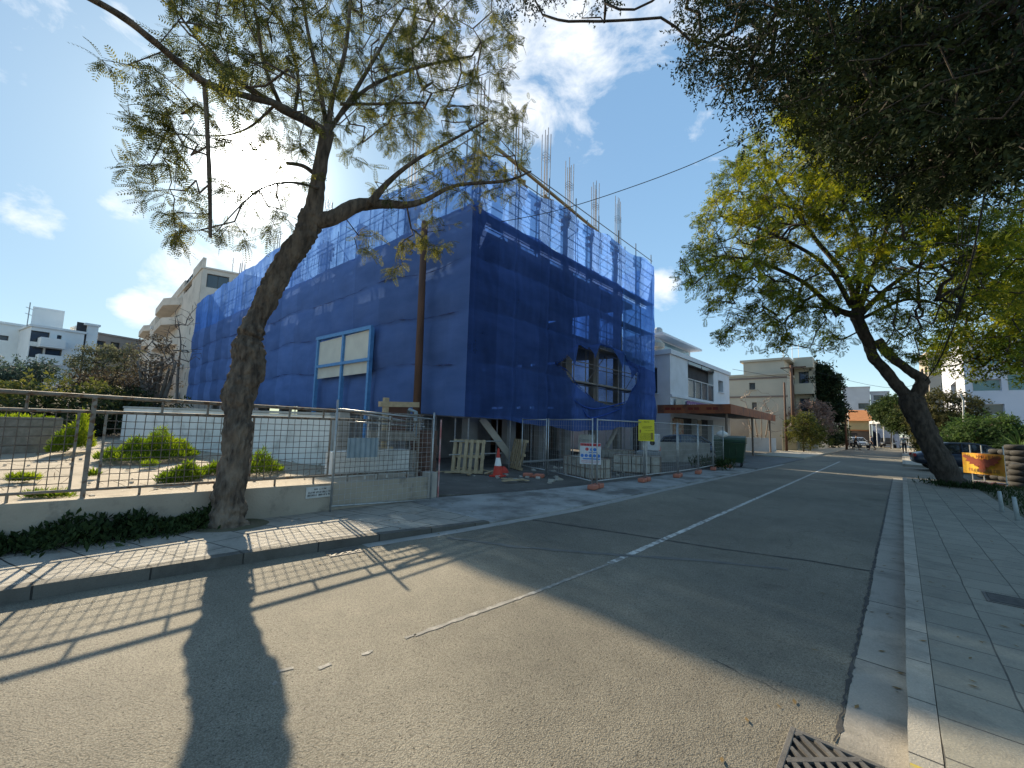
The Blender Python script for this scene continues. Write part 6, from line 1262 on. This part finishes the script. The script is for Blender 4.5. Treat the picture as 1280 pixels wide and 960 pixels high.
for k in range(7): m_.box((p.x + rr.uniform(-.05, .05), p.y + rr.uniform(-.05, .05), .13 + k * .2), (.5, .4, .19), rr.uniform(-.1, .1))
m_.build('blocks', cage_m, t)
p = G(811, 590); t = thing('white_tank', 'white and grey plastic tank behind the yellow notice', 'tank', (p.x, p.y, .03), R(15)); 
MB().box((0, 0, .42), (.85, .75, .8)).build('lower_tank', mat('grey_plastic', (.22, .23, .24), (.17, .18, .19), 4, .5), t, world=False, bevel=.05)
MB().box((.2, -.05, 1.17), (.42, .6, .66)).build('upper_box', mat('white_plastic', (.55, .56, .57), (.46, .47, .48), 4, .5), t, world=False, bevel=.04)
m_ = MB(); disc(m_, .2, 1.15, .1, -.355); m_.build('round_emblem', ink, t, world=False)
p = G(822, 585); t = thing('gas_bottle', 'slim red gas bottle with pale top beside the white tank', 'gas bottle', (p.x, p.y, .03)); MB().lathe((p.x, p.y, .03), [(.12, 0), (.13, .05), (.13, .9), (.08, 1.02)], 14).build('bottle', redc, t, smooth=True); MB().lathe((p.x, p.y, 1.05), [(.07, 0), (.07, .3), (.04, .36)], 10).build('cap', MATS['cone_white'], t, smooth=True)
# concrete rubble
rb_ = MB(); rr = random.Random(12)
for k in range(46): q = (rr.uniform(-10.5, -7.2), rr.uniform(8.8, 16), .05); s_ = rr.uniform(.05, .2); rb_.box(q, (s_, s_ * rr.uniform(.6, 1.2), s_ * .6), rr.uniform(0, 3), Matrix.Rotation(rr.uniform(0, 3), 3, 'Z') @ Matrix.Rotation(rr.uniform(-.5, .5), 3, 'X'))
tag(rb_.build('rubble', cage_m), 'scattered small rubble on the dark site dirt', 'rubble', kind='stuff')
p = G(667, 598); t = foot_block(None, p.x, p.y, .3); t.name = 'fence_foot'; tag(t, 'single orange plastic fence foot lying on the site dirt', 'fence foot')
# grey wall beyond the fence, blue car, bin
p0, p1 = G(858, 584), G(902, 581)
gw = thing('grey_wall', 'low grey rendered wall behind the site fence before the parked car', 'wall', (p0.x, p0.y, .03)); MB().beam((p0.x - 2.4, p0.y + .3, .55), (p1.x - .8, p1.y + .6, .55), .2, 1.04).build('wall', concrete, gw)
def gplant(): return (p0.x + .3 + rng.random() * 1.6, p0.y - .5 + rng.random() * 1.4, .04 + rng.random() * .35)
tuft('shrub', 'small green plant with pale flowers at the foot of the grey wall', 'plants', weed_dark, gplant, .25, .07, 500)
def car(label, loc, rz, body_m, group=None, hatch=False):
    t = thing('parked_car', label, 'car', loc, rz, group); L_, W_ = 4.2, 1.72
    # stations x, half width, z bottom, z belt
    st_ = [(-2.1, .62, .42, .62), (-2.05, .74, .32, .78), (-1.7, .82, .24, .92 if not hatch else .95), (-1.0, .86, .22, .94), (0, .86, .22, .93), (.8, .86, .22, .91), (1.1, .85, .22, .88), (1.6, .82, .24, .80), (1.98, .74, .30, .68), (2.1, .60, .42, .56)]
    m_ = MB(); vs = []
    for x, hw_, zb, zt in st_:
        for y, z in ((-hw_ * .9, zb), (-hw_, zb + .12), (-hw_, zb + (zt - zb) * .6), (-hw_ * .93, zt), (-hw_ * .5, zt + .035), (hw_ * .5, zt + .035), (hw_ * .93, zt), (hw_, zb + (zt - zb) * .6), (hw_, zb + .12), (hw_ * .9, zb)): vs.append((x, y, z))
    n_ = 10; fs = [(i * n_ + j, i * n_ + (j + 1) % n_, (i + 1) * n_ + (j + 1) % n_, (i + 1) * n_ + j) for i in range(len(st_) - 1) for j in range(n_)] + [tuple(range(n_))[::-1], tuple((len(st_) - 1) * n_ + j for j in range(n_))]
    m_.add(vs, fs); body = m_.build('body', body_m, t, world=False, smooth=True); md = body.modifiers.new('sub', 'SUBSURF'); md.levels = md.render_levels = 1
    rx = -1.75 if hatch else -1.25
    prof = [(rx - .25, .93, .78), (rx, 1.30, .66), (rx + .5, 1.42, .62), (.1, 1.43, .62), (.45, 1.36, .64), (1.15, .90, .76)]
    g_ = MB(); vs = []
    for x, z, hw_ in prof: vs += [(x, -hw_, z), (x, hw_, z), (x, -.77, .9), (x, .77, .9)]
    fs = []
    for i in range(len(prof) - 1): a = 4 * i; b = a + 4; fs += [(a, b, b + 1, a + 1), (a + 2, b + 2, b, a), (a + 1, b + 1, b + 3, a + 3)]
    g_.add(vs, fs); g_.build('windows', glassy('car_glass', (.02, .025, .03), .05), t, world=False)
    r_ = MB(); ps = prof[1:5]; vs = []
    for x, z, hw_ in ps: vs += [(x, -hw_ - .01, z + .012), (x, hw_ + .01, z + .012), (x, -hw_ - .02, z - .05), (x, hw_ + .02, z - .05)]
    fs = []
    for i in range(len(ps) - 1): a = 4 * i; b = a + 4; fs += [(a, b, b + 1, a + 1), (a + 2, b + 2, b, a), (a + 1, b + 1, b + 3, a + 3)]
    r_.add(vs, fs)
    for s_ in (-1, 1):
        for (x0, z0, h0), (x1, z1, h1) in ((prof[0], prof[1]), (prof[5], prof[4])): r_.beam((x0, s_ * (h0 + .01), z0), (x1, s_ * (h1 + .01), z1), .05, .07)
        r_.beam((-.35, s_ * .775, .9), (-.35, s_ * .64, 1.40), .05, .07)
    r_.build('roof', body_m, t, world=False)
    for x in (-1.3, 1.3):
        for s_ in (-1, 1):
            w_ = MB(); k = 20; 
            prof_w = [(.20, -.02), (.31, -.0), (.325, .03), (.325, .17), (.31, .2), (.2, .2)]
            vs = [(x + r0_ * math.cos(2 * PI * j / k), s_ * (.68 + y_), .325 + r0_ * math.sin(2 * PI * j / k)) for r0_, y_ in prof_w for j in range(k)]
            w_.add(vs, [(i * k + j, i * k + (j + 1) % k, (i + 1) * k + (j + 1) % k, (i + 1) * k + j) for i in range(5) for j in range(k)])
            ty = w_.build('wheel', black_rubber, t, world=False); rm = MB(); vs = [(x, s_ * .86, .325)] + [(x + .2 * math.cos(2 * PI * j / k), s_ * .875, .325 + .2 * math.sin(2 * PI * j / k)) for j in range(k)]
            rm.add(vs, [(0, 1 + j, 1 + (j + 1) % k) for j in range(k)]); rm.build('rim', steel, ty, world=False)
    for s_ in (-1, 1):
        MB().box((2.02, s_ * .58, .66), (.12, .3, .14), 0).build('headlight', mat('headlight_glass', (.6, .62, .62), (.5, .52, .52), 5, .15), t, world=False, bevel=.02); MB().box((-2.05, s_ * .62, .74), (.1, .22, .16), 0).build('tail_light', mat('tail_red', (.35, .02, .02), (.3, .02, .02), 5, .3), t, world=False, bevel=.02)
        MB().box((.75, s_ * .92, .95), (.16, .14, .1), 0).build('mirror', body_m, t, world=False, bevel=.02)
    MB().box((2.11, 0, .42), (.04, .5, .11)).build('number_plate', MATS['cone_white'], t, world=False); MB().box((2.06, 0, .55), (.08, .8, .1)).build('grille', frame_dark, t, world=False); MB().box((-2.11, 0, .5), (.04, .5, .11)).build('rear_number_plate', MATS['cone_white'], t, world=False)
    return t
def paintm(n, c, metal=.3): return mat(n, c, tuple(x * .93 for x in c), 1, .28, metal=metal, spec=.6)
car('dark blue parked car behind the grey wall under the orange canopy', (-8.6, 24.6, .03), R(8), paintm('dark_blue_car_paint', (.05, .08, .14)), 'parked cars')
p = G(1077, 560); car('silver hatchback parked behind the two crossing pedestrians', (p.x - .6, p.y + 3, 0), R(-70), paintm('silver_car_paint', (.42, .44, .47)), 'parked cars', True)
p = G(1096, 558); car('pale blue car parked between the silver and the black car', (p.x, p.y + 6, 0), R(10), paintm('pale_blue_car_paint', (.30, .36, .48)), 'parked cars')
p = G(1110, 559.5); car('black car facing the camera at the far end of the street', (p.x, p.y, 0), R(-88), paintm('black_car_paint', (.015, .015, .018)), 'parked cars')
p = G(1066, 556); car('dark red car half hidden behind the silver hatchback', (-5.2, 78, 0), R(-85), paintm('dark_red_car_paint', (.14, .03, .03)), 'parked cars')
p = D(1196, 565, 31); car('dark car parked behind the yellow banner', (p.x + .4, p.y, .06), R(6), paintm('navy_car_paint', (.025, .035, .06)), 'parked cars')
# wheeled bin
p = G(909, 583); binm = mat('bin_green', (.022, .06, .032), (.017, .045, .026), 4, .45)
t = thing('wheeled_bin', 'large dark green wheeled rubbish bin at the end of the site fence', 'bin', (p.x + .1, p.y + .2, .03), R(10)); m_ = MB()
pr = lambda z, a, b: [(-a, -b, z), (a, -b, z), (a, b, z), (-a, b, z)]
m_.add(pr(.2, .55, .42) + pr(.45, .6, .48) + pr(1.12, .68, .56), [(3, 2, 1, 0), (0, 1, 5, 4), (1, 2, 6, 5), (2, 3, 7, 6), (3, 0, 4, 7), (4, 5, 9, 8), (5, 6, 10, 9), (6, 7, 11, 10), (7, 4, 8, 11), (8, 9, 10, 11)])
for x in (-.3, 0, .3): m_.box((x, -.53, .8), (.05, .04, .55))
m_.box((0, 0, 1.13), (1.42, 1.18, .07)); m_.build('body', binm, t, world=False, bevel=.015)
l_ = MB(); nl_ = 9; vs = [(s_ * .7, -.58 * math.cos(PI * k / (nl_ - 1)), 1.18 + .3 * math.sin(PI * k / (nl_ - 1))) for s_ in (-1, 1) for k in range(nl_)]; l_.add(vs, [(k, k + 1, nl_ + k + 1, nl_ + k) for k in range(nl_ - 1)] + [tuple(range(nl_))[::-1], tuple(range(nl_, 2 * nl_))]); l_.build('lid', binm, t, world=False)
for x in (-.48, .48):
    for y in (-.36, .36): m_ = MB(); m_.tube([(x - .03, y, .09), (x + .03, y, .09)], .09, 14); m_.beam((x, y, .1), (x, y, .24), .05, .05); m_.build('wheel', black_rubber, t, world=False)
p = D(903, 556, 22.5); rb2 = thing('rubbish_bag', 'pale rubbish bag on top of the green bin', 'rubbish bag', (p.x, p.y, 1.45)); m_ = MB(); m_.lathe((p.x, p.y, 1.43), [(.1, 0), (.28, .08), (.24, .22), (.06, .32)], 9); m_.build('bag', MATS['cone_white'], rb2, smooth=True)
# low white wall, cabinet, street poles
p0, p1 = G(922, 563, 0), G(979, 565, 0); t = thing('garden_wall', 'low clean white wall beyond the orange canopy', 'wall', (p1.x, p1.y, 0)); MB().beam((-7.6, 43, .62), (-14.5, 41.8, .62), .25, 1.24).build('wall', white_paint, t)
t = thing('driveway_wall', 'blank weathered grey wall under the end of the orange canopy', 'wall', (-13, 45, 0)); MB().bbox(-20, -10.2, 45.0, 45.25, 0, 3.0).build('wall', mat('weathered_wall', (.28, .25, .21), (.19, .17, .145), .7, .9), t)
p = G(988, 564); t = thing('utility_cabinet', 'beige utility cabinet with a round dark mark beside the far timber pole', 'cabinet', (p.x, p.y, 0)); MB().box((p.x, p.y, 1.15), (1.15, .7, 2.3), 0).build('cabinet', mat('beige_cabinet', (.33, .31, .22), (.27, .25, .18), 2, .7), t, bevel=.03)
m_ = MB(); n_ = 16; m_.add([(p.x + .33 * math.cos(2 * PI * k / n_), p.y - .352 - .006 * j, 1.45 + .4 * math.sin(2 * PI * k / n_)) for j in (0, 1) for k in range(n_)], [tuple(range(n_, 2 * n_))] + [(k, (k + 1) % n_, n_ + (k + 1) % n_, n_ + k) for k in range(n_)]); m_.build('painted_mark', ink, t)
def pole(label, px, py, base_z, ytop, rad, name='utility_pole', arm=True, m=None):
    b_ = G(px, py); top = onplane(px, ytop, b_, (b_.x + 1, b_.y - .2)); t = thing(name, label, 'pole', (b_.x, b_.y, 0)); MB().tube([(b_.x, b_.y, base_z), (b_.x, b_.y, top.z)], [rad, rad * .7], 8).build('pole', m or MATS['brown_pole_timber'], t, smooth=True)
    if arm: MB().beam((b_.x - .9, b_.y, top.z - .25), (b_.x + 1.2, b_.y, top.z - .25), .1, .12).build('crossarm', m or MATS['brown_pole_timber'], t)
    return Vector((b_.x, b_.y, top.z))
pt1 = pole('dark timber utility pole with crossarm beside the utility cabinet', 993, 564, 0, 456, .17)
pt2 = pole('second slimmer timber pole just left of the cabinet pole', 983.5, 565, 0, 478, .11, arm=False)
pt3 = pole('small far timber pole in front of the yellow house', 1058.5, 562, 0, 512, .12, 'utility_pole')
pole('slender grey street lamp post beside the yellow house', 1062, 560, 0, 506, .05, 'street_lamp', False, steel)
cable('thin sagging wires from the far pole to the cream block', [pt1 + Vector((-.9, 0, -.2)), Vector((ca.x + 6, CYB - 1, 7.2)), Vector((ca.x + .5, CYB - .2, 8.6))], .02, 6)
cable('thin wire running down the street from the cabinet pole', [pt1 + Vector((.9, 0, -.2)), (pt1 + pt3) / 2 + Vector((0, 0, -.5)), pt3], .02, 6)
cable('single thin wire crossing from the cabinet pole to the office side', [pt1, D(1120, 485, 52), Vector((wx0, WY - .1, 8.5))], .015, 8)
# wires dropping through the right tree
cable('thick black cable dropping from the dark canopy behind the leaning tree', [D(1232, 235, 12), D(1226, 270, 12.5), D(1210, 345, 14), D(1193, 405, 16), D(1174, 450, 18), D(1157, 476, 20)], .018, 8)
for k in range(4): cable('thin wires beside the thick cable through the right tree crown', [D(1200 + 5 * k, 270, 13), D(1192 + 4 * k, 345, 15), D(1180 + 3 * k, 410, 17), D(1163 + 2 * k, 465, 20)], .008, 6)
for o in [o for o in bpy.data.objects if o.get('label', '').startswith('thin wires beside')]: o['group'] = 'wires through the right tree'
cable('arched black cable looping out of the right tree crown', [D(1120, 342, 18), D(1150, 347, 18), D(1175, 368, 18), D(1196, 390, 18)], .02, 8)
# ---- people
skin = mat('skin', (.42, .26, .18), (.36, .22, .15), 8, .6); hair_m = mat('dark_hair', (.015, .012, .01), (.03, .022, .018), 20, .6)
def skinmesh(name, joints, edges, m, parent, sub=2, root=0):
    me = bpy.data.meshes.new(name); me.from_pydata([j[0] for j in joints], edges, []); o = link_mesh(name, me, m, parent); md = o.modifiers.new('skin', 'SKIN'); md.use_smooth_shade = True
    for i, j in enumerate(joints): r_ = j[1]; me.skin_vertices[0].data[i].radius = r_ if isinstance(r_, tuple) else (r_, r_)
    me.skin_vertices[0].data[root].use_root = True; s_ = o.modifiers.new('sub', 'SUBSURF'); s_.levels = s_.render_levels = sub; return o
def person(label, loc, rz, stride, top_m, leg_m, lean=.04, bag=None, H_=1.72, bare_head=True):
    """x forward; stride = half step length in metres"""
    t = thing('person', label, 'person', loc, rz); k = H_ / 1.72; V = lambda x, y, z: (x * k, y * k, z * k)
    s_ = stride; J = [(V(0, 0, .93), (.13 * k, .10 * k)), (V(lean * .5, 0, 1.12), (.13 * k, .095 * k)), (V(lean, 0, 1.32), (.16 * k, .10 * k)), (V(lean * 1.2, 0, 1.44), (.07 * k, .07 * k)), (V(lean * 1.5, 0, 1.50), .05 * k), (V(lean * 1.8 + .01, 0, 1.57), (.075 * k, .09 * k)), (V(lean * 1.8 + .01, 0, 1.66), (.072 * k, .085 * k))]
    E = [(0, 1), (1, 2), (2, 3), (3, 4), (4, 5), (5, 6)]
    for sg in (-1, 1):
        b = len(J); f = s_ * sg; J += [(V(0, .09 * sg, .88), .088 * k), (V(f * .55 + .04, .095 * sg, .49), .058 * k), (V(f - (.05 if f < 0 else 0), .09 * sg, .10 + (.05 if f < 0 else 0)), .04 * k), (V(f + .13, .10 * sg, .04 + (.0 if f > 0 else .03)), .036 * k)]; E += [(0, b), (b, b + 1), (b + 1, b + 2), (b + 2, b + 3)]
        b = len(J); f = -s_ * sg * .75; J += [(V(lean, .19 * sg, 1.38), .055 * k), (V(lean + f * .35 - .02, .24 * sg, 1.12), .042 * k), (V(lean + f * .9 + .05, .24 * sg, .90), .032 * k), (V(lean + f + .07, .235 * sg, .80), (.02 * k, .036 * k))]; E += [(3, b), (b, b + 1), (b + 1, b + 2), (b + 2, b + 3)]
        for q in range(3): J.append((V(lean + f + .06 + .018 * q, .232 * sg - .006 * q, .72 + .006 * q), .009 * k)); E.append((b + 3, len(J) - 1))
        J.append((V(lean + f + .115, .22 * sg, .765), .009 * k)); E.append((b + 3, len(J) - 1))
    skinmesh('body', J, E, skin, t, 1)
    TJ = [(V(0, 0, .92), (.155 * k, .12 * k)), (V(lean * .5, 0, 1.12), (.15 * k, .115 * k)), (V(lean, 0, 1.33), (.175 * k, .12 * k)), (V(lean * 1.2, 0, 1.44), (.085 * k, .08 * k))]; TE = [(0, 1), (1, 2), (2, 3)]
    for sg in (-1, 1): f = -s_ * sg * .75; b = len(TJ); TJ += [(V(lean, .19 * sg, 1.385), .07 * k), (V(lean + f * .35 - .02, .245 * sg, 1.12), .056 * k), (V(lean + f * .85 + .04, .245 * sg, .92), .045 * k)]; TE += [(3, b), (b, b + 1), (b + 1, b + 2)]
    skinmesh('jacket', TJ, TE, top_m, t, 1)
    LJ = [(V(0, 0, .95), (.15 * k, .115 * k))]; LE = []
    for sg in (-1, 1): f = s_ * sg; b = len(LJ); LJ += [(V(0, .09 * sg, .88), .1 * k), (V(f * .55 + .04, .095 * sg, .49), .072 * k), (V(f - (.05 if f < 0 else 0), .09 * sg, .13 + (.05 if f < 0 else 0)), .055 * k)]; LE += [(0, b), (b, b + 1), (b + 1, b + 2)]
    skinmesh('trousers', LJ, LE, leg_m, t, 1)
    for sg in (-1, 1): f = s_ * sg; zf = .05 if f < 0 else 0; MB().box(V(f + .06, .095 * sg, .045 + zf), V(.27, .1, .085)).build('shoe', black_rubber, t, world=False, bevel=.025)
    hx = lean * 1.8 + .01; m_ = MB(); m_.lathe(V(hx - .018, 0, 1.60), [(.088 * k, 0), (.094 * k, .05), (.08 * k, .11), (.04 * k, .145), (.005, .15)], 14); m_.build('hair', hair_m, t, world=False, smooth=True)
    m_ = MB(); m_.add([V(hx + .095, -.015, 1.585), V(hx + .095, .015, 1.585), V(hx + .12, 0, 1.59), V(hx + .09, 0, 1.63)], [(0, 1, 2), (0, 2, 3), (1, 3, 2)]); m_.build('nose', skin, t, world=False)
    return t
cl_dark = mat('charcoal_cloth', (.03, .03, .035), (.02, .02, .022), 12, .9); cl_navy = mat('navy_cloth', (.02, .03, .055), (.015, .02, .04), 12, .9); cl_pale = mat('pale_grey_jacket', (.42, .41, .38), (.35, .34, .32), 12, .9)
p = G(1070, 562.2); person('person in dark clothes carrying a pale bag, leading across the far street', (p.x, p.y, 0), R(8), .3, cl_dark, cl_dark)
m_ = MB(); m_.box((p.x - .30, p.y - .1, 1.0), (.22, .16, .42)); o = m_.build('shoulder_bag', cl_pale, None, bevel=.05); tag(o, 'pale bag hanging behind the leading dark clothed pedestrian', 'bag')
p = G(1090.5, 562.8); person('person in navy jacket with pale sleeve walking across the far street', (p.x, p.y, 0), R(175), .27, cl_navy, cl_navy)
p = G(1131, 566.5, .12); person('person in pale jacket and black trousers walking away on the right pavement', (p.x, p.y, .12), R(92), .16, cl_pale, cl_dark)

# ---- right side props
p0, p1 = D(1204, 585, 22.8), D(1257, 585, 22.0)
t = thing('banner', 'orange yellow printed banner with a dark red spread wing emblem on a fence panel', 'banner', ((p0.x + p1.x) / 2, (p0.y + p1.y) / 2, .09), math.atan2((p1 - p0).y, (p1 - p0).x)); L_ = (p1 - p0).length
zb, zt = D(1228, 593, 22.4).z, D(1228, 567, 22.4).z; m_ = MB(); n_ = 12
m_.add([(-L_ / 2 + L_ * k / n_, .03 * math.sin(k * .9), z) for z in (zb - .09, zt - .09) for k in range(n_ + 1)], [(k, k + 1, n_ + 2 + k, n_ + 1 + k) for k in range(n_)])
o = m_.build('cloth', mat('orange_yellow_banner', (.62, .38, .03), (.56, .17, .025), 2.2, .6, c3=(.40, .08, .02), s3=3.0, t3=(.55, .66)), t, world=False); so_ = o.modifiers.new('s', 'SOLIDIFY'); so_.thickness = .006
zc = (zb + zt) / 2 - .09; em = MB(); W2 = .52
wing = [(0, .10), (.06, .17), (.16, .14), (.30, .22), (.46, .27), (.52, .20), (.40, .13), (.44, .06), (.32, .04), (.34, -.03), (.22, -.02), (.16, -.10), (.08, -.06), (.10, -.20), (.0, -.26)]
poly = [(x, z) for x, z in wing] + [(-x, z) for x, z in wing[::-1] if x > 0]
em.add([(x * 1.15, -.05, zc + z * 1.15) for x, z in poly], [tuple(range(len(poly)))]); em.build('emblem', mat('emblem_dark_red', (.28, .05, .02), (.2, .04, .02), 5, .6), t, world=False)
m_ = MB(); scribble(m_, -L_ / 2 + .15, L_ / 2 - .15, zt - .2, .11, -.05, 61); scribble(m_, -.4, .45, zb + .05, .12, -.05, 62); m_.build('lettering', mat('banner_lettering', (.12, .06, .02), (.1, .05, .02), 5, .6), t, world=False)
fr = MB()
for x in (-L_ / 2 + .25, -L_ / 2 + .6, L_ / 2 - .05): fr.tube([(x, .06, .0), (x - .03, .06, zt + .2)], .02, 6)
fr.tube([(-L_ / 2 + .25, .06, .12), (L_ / 2, .06, .12)], .016, 6); fr.build('frame', steel, t, world=False)
for fx_ in (.12, ): foot_block(t, *( (p0.lerp(p1, .62)).to_tuple()[:2]), .1, .09)
# tyres
tyre_m = mat('tyre_rubber', (.028, .028, .028), (.045, .044, .042), 8, .8, .004, 40)
def torus(m_, c, R0_, r_, n=20, k=8, flat=1.25):
    vs = [(c[0] + (R0_ + r_ * math.cos(2 * PI * j / k)) * math.cos(2 * PI * i / n), c[1] + (R0_ + r_ * math.cos(2 * PI * j / k)) * math.sin(2 * PI * i / n), c[2] + r_ * flat * math.sin(2 * PI * j / k)) for i in range(n) for j in range(k)]
    m_.add(vs, [(i * k + j, ((i + 1) % n) * k + j, ((i + 1) % n) * k + (j + 1) % k, i * k + (j + 1) % k) for i in range(n) for j in range(k)])
ty0 = None; idx = 0
for st_i, (px, d, nt_) in enumerate(((1234, 27, 5), (1243, 27.5, 5), (1253, 26.5, 6), (1263, 26, 6), (1272, 25.5, 7), (1282, 25, 6), (1277, 23, 4))):
    b_ = D(px, 590, d)
    for k in range(nt_):
        if ty0 is None:
            m_ = MB(); torus(m_, (0, 0, 0), .24, .085); ty0 = m_.build('tyre', tyre_m, None, smooth=True); o = ty0
        else: o = ty0.copy(); COL.objects.link(o)
        o.location = (b_.x + random.uniform(-.04, .04), b_.y + random.uniform(-.04, .04), .06 + .105 + .21 * k); o.rotation_euler = (0, 0, k)
        w1 = ['leftmost', 'second from left', 'third from left', 'middle', 'tall', 'rightmost', 'low front'][st_i]; w2 = 'topmost' if k == nt_ - 1 else ('bottom' if k == 0 else ['', 'second', 'third', 'fourth', 'fifth', 'sixth'][k] + ' from the ground')
        tag(o, f'black tyre, {w2}, in the {w1} tyre stack behind the banner', 'tyre', 'black tyres stacked at the parking edge')
b0, b1 = D(1228, 590, 30), D(1300, 590, 25); t = thing('kerb_wall', 'low pale kerb wall between sandy parking and the tyres', 'kerb', (b0.x, b0.y, .06)); MB().beam((b0.x, b0.y - .8, .15), (b1.x + 1, b1.y - 1.6, .15), .2, .22).build('kerb', concrete, t)
# bent hoop posts
for k, (px0, py0, px1, py1) in enumerate(((1253, 641, 1249, 614), (1273, 652, 1267, 621))):
    b_ = G(px0, py0, .1); tp = onplane(px1, py1, b_, (b_.x + 1, b_.y - .4)); o = MB().tube([(b_.x, b_.y, .05), b_.lerp(tp, .6), tp], [.035, .035, .03], 8).build('leaning_post', mat('pale_green_grey_post', (.34, .38, .38), (.26, .29, .29), 9, .6), None, smooth=True); tag(o, ['short pale metal post leaning at the pavement edge, nearer the tree', 'short pale metal post leaning at the pavement edge, nearer the camera'][k], 'post', 'leaning metal posts')
def sstrip(): y = rng.uniform(3, 22); return (2.0 + rng.random() * 1.3, y, .09)
tuft('grass', 'patchy low grass on the soil strip beside the right pavement', 'grass', weed_dark, sstrip, .12, .03, 2600, 'stuff')
def rt_base(): a = rng.random() * 2 * PI; q = abs(rng.normal()) * .35 + .25; return (1.62 + q * math.cos(a), 20.3 + q * math.sin(a), .12)
tuft('grass', 'dark grass tuft round the base of the leaning tree', 'grass', weed_dark, rt_base, .2, .04, 700, 'stuff')
# fallen leaves and grit on road and pavements
rr = random.Random(77); lv = MB()
for k in range(420):
    if rr.random() < .5: y = rr.uniform(0, 14); x = kl(y) + rr.uniform(-1.9, .5); z = .135 if x < kl(y) - .15 and y < 2.4 else (.05 if x < kl(y) else .008)
    else: y = rr.uniform(2.5, 18); x = kr(y) + rr.uniform(-.8, 1.7); z = .124 if x > kr(y) + .01 else .008
    if 2.5 < y and x < kl(y) : z = max(.04, klh(y)) + .006
    s_ = rr.uniform(.012, .035); an = rr.uniform(0, 6.3); c_, n2 = math.cos(an) * s_, math.sin(an) * s_
    lv.add([(x - c_, y - n2, z), (x + n2 * .4, y - c_ * .4, z + .003), (x + c_, y + n2, z + .006), (x - n2 * .4, y + c_ * .4, z + .003)], [(0, 1, 2, 3)])
tag(lv.build('fallen_leaves', mat('dry_leaf', (.20, .13, .05), (.10, .07, .03), 4, .8)), 'small dry leaves scattered on road and pavements', 'leaves', kind='stuff')

rr = random.Random(31); st_ = MB(); sk = MB()
for k in range(150):
    x = rr.uniform(-16, -8.3); y = rr.uniform(-5, 5); z = lz(x) + .01; s_ = rr.uniform(.015, .06); st_.box((x, y, z + s_ * .3), (s_, s_ * rr.uniform(.6, 1), s_ * .6), rr.uniform(0, 3), Matrix.Rotation(rr.uniform(0, 3), 3, 'Z') @ Matrix.Rotation(rr.uniform(-.4, .4), 3, 'X'))
for k in range(130):
    x = rr.uniform(-14, -8.2); y = rr.uniform(-5, 5); z = lz(x) + .02; an = rr.uniform(0, 6.3); l_ = rr.uniform(.1, .45); sk.tube([(x, y, z), (x + math.cos(an) * l_ * .5, y + math.sin(an) * l_ * .5, z + rr.uniform(.02, .12)), (x + math.cos(an) * l_, y + math.sin(an) * l_, z + rr.uniform(0, .15))], .003, 3, False)
tag(st_.build('stones', cage_m), 'small stones and grit lying on the lot slab', 'stones', kind='stuff')
tag(sk.build('dry_stalks', mat('dry_stalk', (.24, .17, .09), (.15, .10, .05), 4, .9)), 'dry twigs and stalks lying on the lot slab', 'twigs', kind='stuff')
